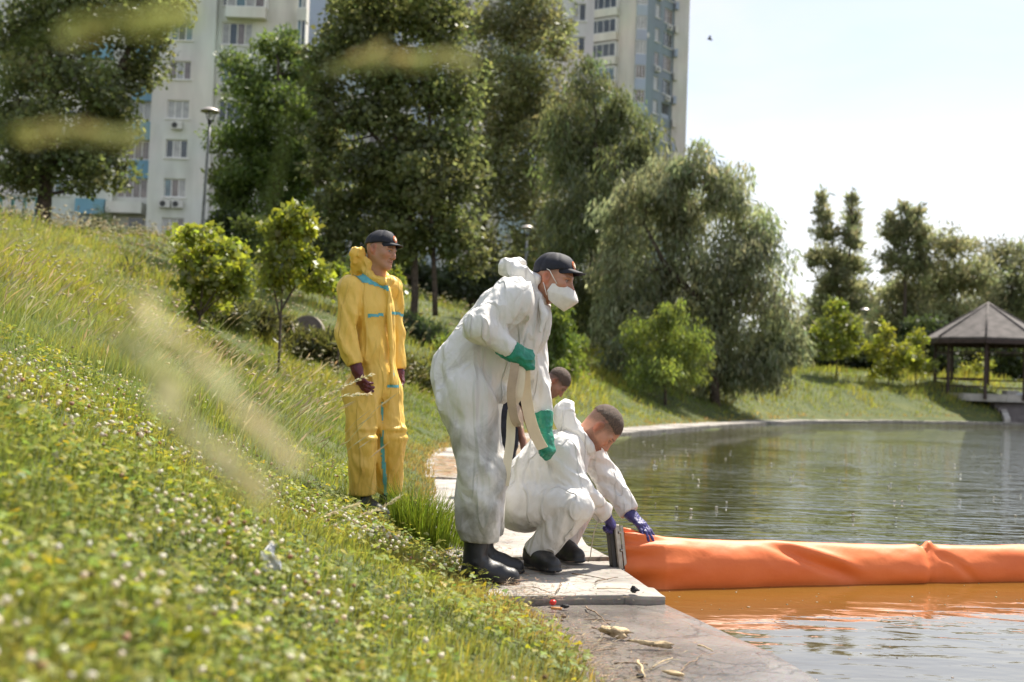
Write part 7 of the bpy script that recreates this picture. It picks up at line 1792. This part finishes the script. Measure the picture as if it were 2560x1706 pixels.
def stick(a, b_, r, mat, label, grp='twigs lying on the paving', name='twig'):
    p, z = slab_z(*a); q_, z2 = slab_z(*b_); n = 7; t = np.linspace(0, 1, n)
    P = p+(q_-p)*t[:, None]; L_ = np.linalg.norm(q_-p); P[1:-1] += np.array([[rl.uniform(-1, 1), rl.uniform(-1, 1), 0] for _ in range(n-2)])*L_*0.025
    P[:, 2] = max(z, z2)+r+0.002+0.004*np.sin(t*math.pi)
    return tag(MB().tube(P, np.linspace(r, r*0.6, n), 7).build(name, mat, None, True), label, 'twig', grp)
for lb, a, b_, r, mt in (
    ('dark twig lying below the big driftwood chunk', (1535, 1663), (1620, 1665), 0.004, m_tw), ('brown stick standing out at the bottom edge', (1595, 1658), (1612, 1700), 0.006, m_tw2),
    ('pale straw right of the brown stick', (1632, 1672), (1682, 1648), 0.003, m_tw2), ('thin grey twig at the wet end of the paving', (1695, 1690), (1755, 1640), 0.003, m_tw),
    ('long brown twig across the paving under the slab step', (1465, 1520), (1525, 1566), 0.004, m_tw), ('curved thin twig beside the long brown twig', (1460, 1552), (1540, 1557), 0.003, m_tw),
    ('short twig between the step and the driftwood', (1480, 1572), (1502, 1582), 0.003, m_tw), ('twig near the wet edge of the paving', (1745, 1617), (1782, 1632), 0.004, m_tw2),
    ('thin stick along the slab step', (1492, 1474), (1596, 1478), 0.003, m_tw2), ('long thin twig before the black shoe', (1430, 1437), (1520, 1452), 0.003, m_tw),
    ('dark twig reaching towards the end plate', (1488, 1458), (1545, 1446), 0.003, m_tw), ('upright forked twig right of the red cap', (1390, 1484), (1406, 1458), 0.003, m_tw),
    ('thin twig just above the red cap', (1330, 1470), (1375, 1486), 0.003, m_tw), ('straw at the grass edge below the black boot', (1300, 1512), (1360, 1534), 0.003, m_tw2),
    ('grey twig at the left edge of the low paving', (1455, 1640), (1540, 1625), 0.004, m_tw), ('fine twig below the driftwood by the grass', (1470, 1630), (1512, 1600), 0.003, m_tw)):
    stick(a, b_, r, mt, lb)
# scattered fine plant litter along the grass edge
n = 3600; yy = 3.9+5.3*r30.uniform(0, 1, n)**1.5; sd_ = np.abs(r30.standard_normal(n))*0.22
xe = np.array([np.interp(v, POND[:60, 1], POND[:60, 0]) for v in yy])-pave_w(yy)+0.02
x = xe+sd_*r30.uniform(0.2, 1.4, n); z = np.where(yy > 5.55, 0.138, 0.078)+r30.uniform(0, 0.012, n)
a = r30.uniform(0, math.pi, n); ln_ = r30.uniform(0.012, 0.075, n)
ax = np.stack([np.cos(a), np.sin(a), 0.1*r30.standard_normal(n)], -1)*ln_[:, None]; sdv = np.stack([-np.sin(a), np.cos(a), 0*a+0.4], -1)*0.0021
tag(quads('plant_litter', np.stack([x, yy, z], -1), ax, sdv, M_PETAL, jitter_cols((0.24, 0.18, 0.12), n, 0.4, 0.12)), 'dry plant litter along the grassy edge of the paving', kind='stuff')
# dry reed litter on the paving farther back
n = 5000; yy = r30.uniform(9.0, 22, n); xe = np.array([np.interp(v, POND[:80, 1], POND[:80, 0]) for v in yy])
x = xe-pave_w(yy)*r30.uniform(0.12, 1.05, n)**0.6; k = fbm(np.stack([x*1.2, yy*0.6, 0*x], -1), 2, 44) > 0.0; x, yy = x[k], yy[k]; n = len(x)
a = 0.25*r30.standard_normal(n); ln_ = r30.uniform(0.04, 0.20, n); ax = np.stack([np.cos(a), np.sin(a), 0.05*r30.standard_normal(n)], -1)*ln_[:, None]; sdv = np.stack([-np.sin(a), np.cos(a), 0*a+0.6], -1)*0.004
tag(quads('reed_litter', np.stack([x, yy, 0.14+r30.uniform(0, 0.02, n)], -1), ax, sdv, M_PETAL, jitter_cols((0.40, 0.29, 0.17), n, 0.3, 0.1)), 'dry reed litter strewn over the paving farther back', kind='stuff')
p, z = slab_z(1382, 1514); cp = lump('bottle_cap', p+[0, 0, 0.014], (0.017, 0.017, 0.014), mat_basic('red_plastic', (0.62, 0.03, 0.02), 0.35, var=0.1), 5, rough=0.06)
tag(cp, 'bright red plastic bottle cap on the paving', 'cap')
p, z = slab_z(1388, 1526); tag(MB().tube([p+[-0.02, 0.0, 0.009], p+[0.03, -0.008, 0.009]], 0.0065, 8).build('cigarette_butt', mat_basic('orange_filter', (0.52, 0.24, 0.08), 0.8), None, True), 'orange cigarette butt beside the red cap', 'butt')
p, z = slab_z(1412, 1522); tag(lump('black_stub', p+[0, 0, 0.012], (0.022, 0.012, 0.010), m_black, 6), 'small black stub right of the cigarette butt', 'stub')
p, z = slab_z(1586, 1482); tag(lump('black_clod', p+[0, 0, 0.014], (0.022, 0.02, 0.014), m_black, 8, rough=0.5), 'black clod at the water edge of the paving', 'clod')
for lb, px, py, r in (('larger brown snail shell on the low paving', 1409, 1546, 0.013), ('small snail shell left of the larger one', 1391, 1545, 0.008), ('dark pebble below the larger snail shell', 1405, 1553, 0.007)):
    p, z = slab_z(px, py); tag(lump('pebble', p+[0, 0, r*0.7], (r, r*0.8, r*0.75), m_tw, 11), lb, 'pebble', 'pebbles on the low paving')
p, z = slab_z(1538, 1592); dw = lump('driftwood', p+[0, 0, 0.024], (0.066, 0.024, 0.020), m_wood, 21, 22, 0.7); dw.rotation_euler = (0, 0.1, -0.55); tag(dw, 'thick chunk of pale driftwood on the paving', 'driftwood', 'driftwood pieces')
p, z = slab_z(1632, 1620); dw = lump('driftwood', p+[0, 0, 0.016], (0.066, 0.013, 0.011), m_wood, 23, 22, 0.7); dw.rotation_euler = (0, 0.05, -0.1); tag(dw, 'slim dark ended driftwood piece right of the thick chunk', 'driftwood', 'driftwood pieces')
p, z = slab_z(1683, 1690); dw = lump('driftwood', p+[0, 0, 0.010], (0.050, 0.012, 0.009), m_tw2, 25, 14, 0.3); dw.rotation_euler = (0, 0.0, -0.7); tag(dw, 'splinter of pale wood at the bottom edge of the paving', 'driftwood', 'driftwood pieces')
p, z = slab_z(1600, 1697); tag(lump('pebble', p+[0, 0, 0.009], (0.014, 0.010, 0.009), m_black, 27), 'black pebble at the bottom edge beside the brown stick', 'pebble', 'pebbles on the low paving')
p, z = slab_z(1637, 1562); 
# white paper scrap in the clover
pp = on_ground(672, 1470)+np.array([0, 0, 0.04])
V = []; n = 11
for j in range(n):
    for i in range(6):
        u, v = i/5-0.5, j/(n-1); V.append((u*0.050*(1.2-0.8*v)+0.010*math.sin(v*7), 0.012*math.sin(u*9+v*5)+0.02*v, 0.01+0.075*v+0.008*math.sin(i*3+j*1.3)))
F = [[j*6+i, j*6+i+1, (j+1)*6+i+1, (j+1)*6+i] for j in range(n-1) for i in range(5)]
o = mesh_np('paper_scrap', V, F, m_bag, None, True, local=pp); o.modifiers.new('s', 'SOLIDIFY').thickness = 0.001
tag(o, 'crumpled white paper scrap standing in the clover', 'paper')
# ------------------------------------------------------------------ floating foam and bits on the water
n = 260; x = r30.uniform(0.8, 4.5, n); yy = r30.uniform(4.3, 7.0, n)+0.30*x*0.5; k = (pond_sd(x, yy) < -0.03); x, yy = x[k], yy[k]; n = len(x)
blob_heads('floating_flecks', x, yy, np.full(n, 0.001), r30.uniform(0.002, 0.009, n)*r30.uniform(0.3, 1, n), jitter_cols((0.66, 0.58, 0.46), n, 0.25, 0.08), 'tiny foam flecks and bits floating near the boom', 6, squash=0.3)
n = 260; x = r30.uniform(0.8, 14, n); yy = r30.uniform(7.6, 26, n); k = (pond_sd(x, yy) < -0.1) & (r30.uniform(0, 1, n) < 0.7); x, yy = x[k], yy[k]; n = len(x)
blob_heads('floating_fluff', x, yy, np.full(n, 0.003), r30.uniform(0.006, 0.022, n), jitter_cols((0.75, 0.72, 0.66), n, 0.15, 0.05), 'white fluff drifting on the water beyond the boom', 6, squash=0.4)
# ------------------------------------------------------------------ tall grass stems right by the camera, out of focus
NB = 'tall stems right beside the camera'
for lb, pts, cl in (
    ('blurred cream seed head hanging over the lower left of the meadow', [(-0.46, 0.36), (-60, 520, 0.52), (220, 640, 0.56), (480, 900, 0.60), (700, 1130, 0.62)], (0.60, 0.56, 0.34)),
    ('shorter blurred cream seed head left of the lower one', [(-0.44, 0.46), (-40, 700, 0.60), (200, 780, 0.64), (330, 860, 0.66), (420, 960, 0.66)], (0.50, 0.50, 0.26)),
    ('blurred cream seed head lowest of the drooping stems', [(-0.40, 0.40), (0, 760, 0.52), (300, 900, 0.56), (480, 1080, 0.58), (620, 1210, 0.60)], (0.56, 0.52, 0.30)),
    ('blurred seed head drooping into the upper left corner', [(-0.62, 0.55), (-120, 420, 0.60), (60, 90, 0.62), (260, 70, 0.62), (430, 50, 0.62)], (0.34, 0.36, 0.13)),
    ('blurred seed head crossing the left poplar', [(-0.60, 0.70), (-150, 700, 0.72), (-40, 340, 0.75), (120, 325, 0.75), (300, 345, 0.75)], (0.36, 0.36, 0.15)),
    ('blurred seed head hanging before the tall poplars', [(-0.25, 0.75), (600, 900, 0.80), (740, 200, 0.82), (920, 145, 0.82), (1140, 150, 0.82)], (0.36, 0.36, 0.15))):
    a = pts[0]; g0 = np.array([a[0], a[1], gz(a[0], a[1])]); P = [g0]+[at(*p) for p in pts[1:]]
    stem_plant('near_stem', lb, P, 0.015, cl, NB, 60, 0.0012, 0.42, 0.8)
# broad bright leaves poking out of the clover
for lb, px, py, rr_, ln_, az in (('yellow green blade leaf at the lower left', 140, 1590, 1.75, 0.075, 0.5), ('yellow green blade leaf at the bottom middle', 470, 1650, 1.8, 0.07, 1.4), ('yellow leaf in the middle of the clover', 350, 1450, 2.3, 0.05, 0.4), ('yellow green leaf left of the paper scrap', 570, 1350, 2.7, 0.06, 1.8)):
    p = on_ground(px, py+40); c = np.array([p[0], p[1], p[2]+0.05])
    V = []; m = 9
    for j in range(m):
        v = j/(m-1); w = 0.30*ln_*math.sin(math.pi*min(v*0.9+0.08, 1))
        for i in (-1, 0, 1): V.append((math.cos(az)*ln_*v*0.6+i*w*math.sin(az), -0.25*ln_*v+0*i, ln_*v*0.8+abs(i)*0.12*w-0.2*ln_*v*v+i*w*0.5))
    F = [[j*3+i, j*3+i+1, (j+1)*3+i+1, (j+1)*3+i] for j in range(m-1) for i in range(2)]
    o = mesh_np('dock_leaf', V, F, M_LEAFY, None, True, np.tile((0.36, 0.40, 0.04), (len(V), 1)), local=c); o.modifiers.new('s', 'SOLIDIFY').thickness = 0.0008
    tag(o, lb, 'leaf', 'broad leaves in the clover')
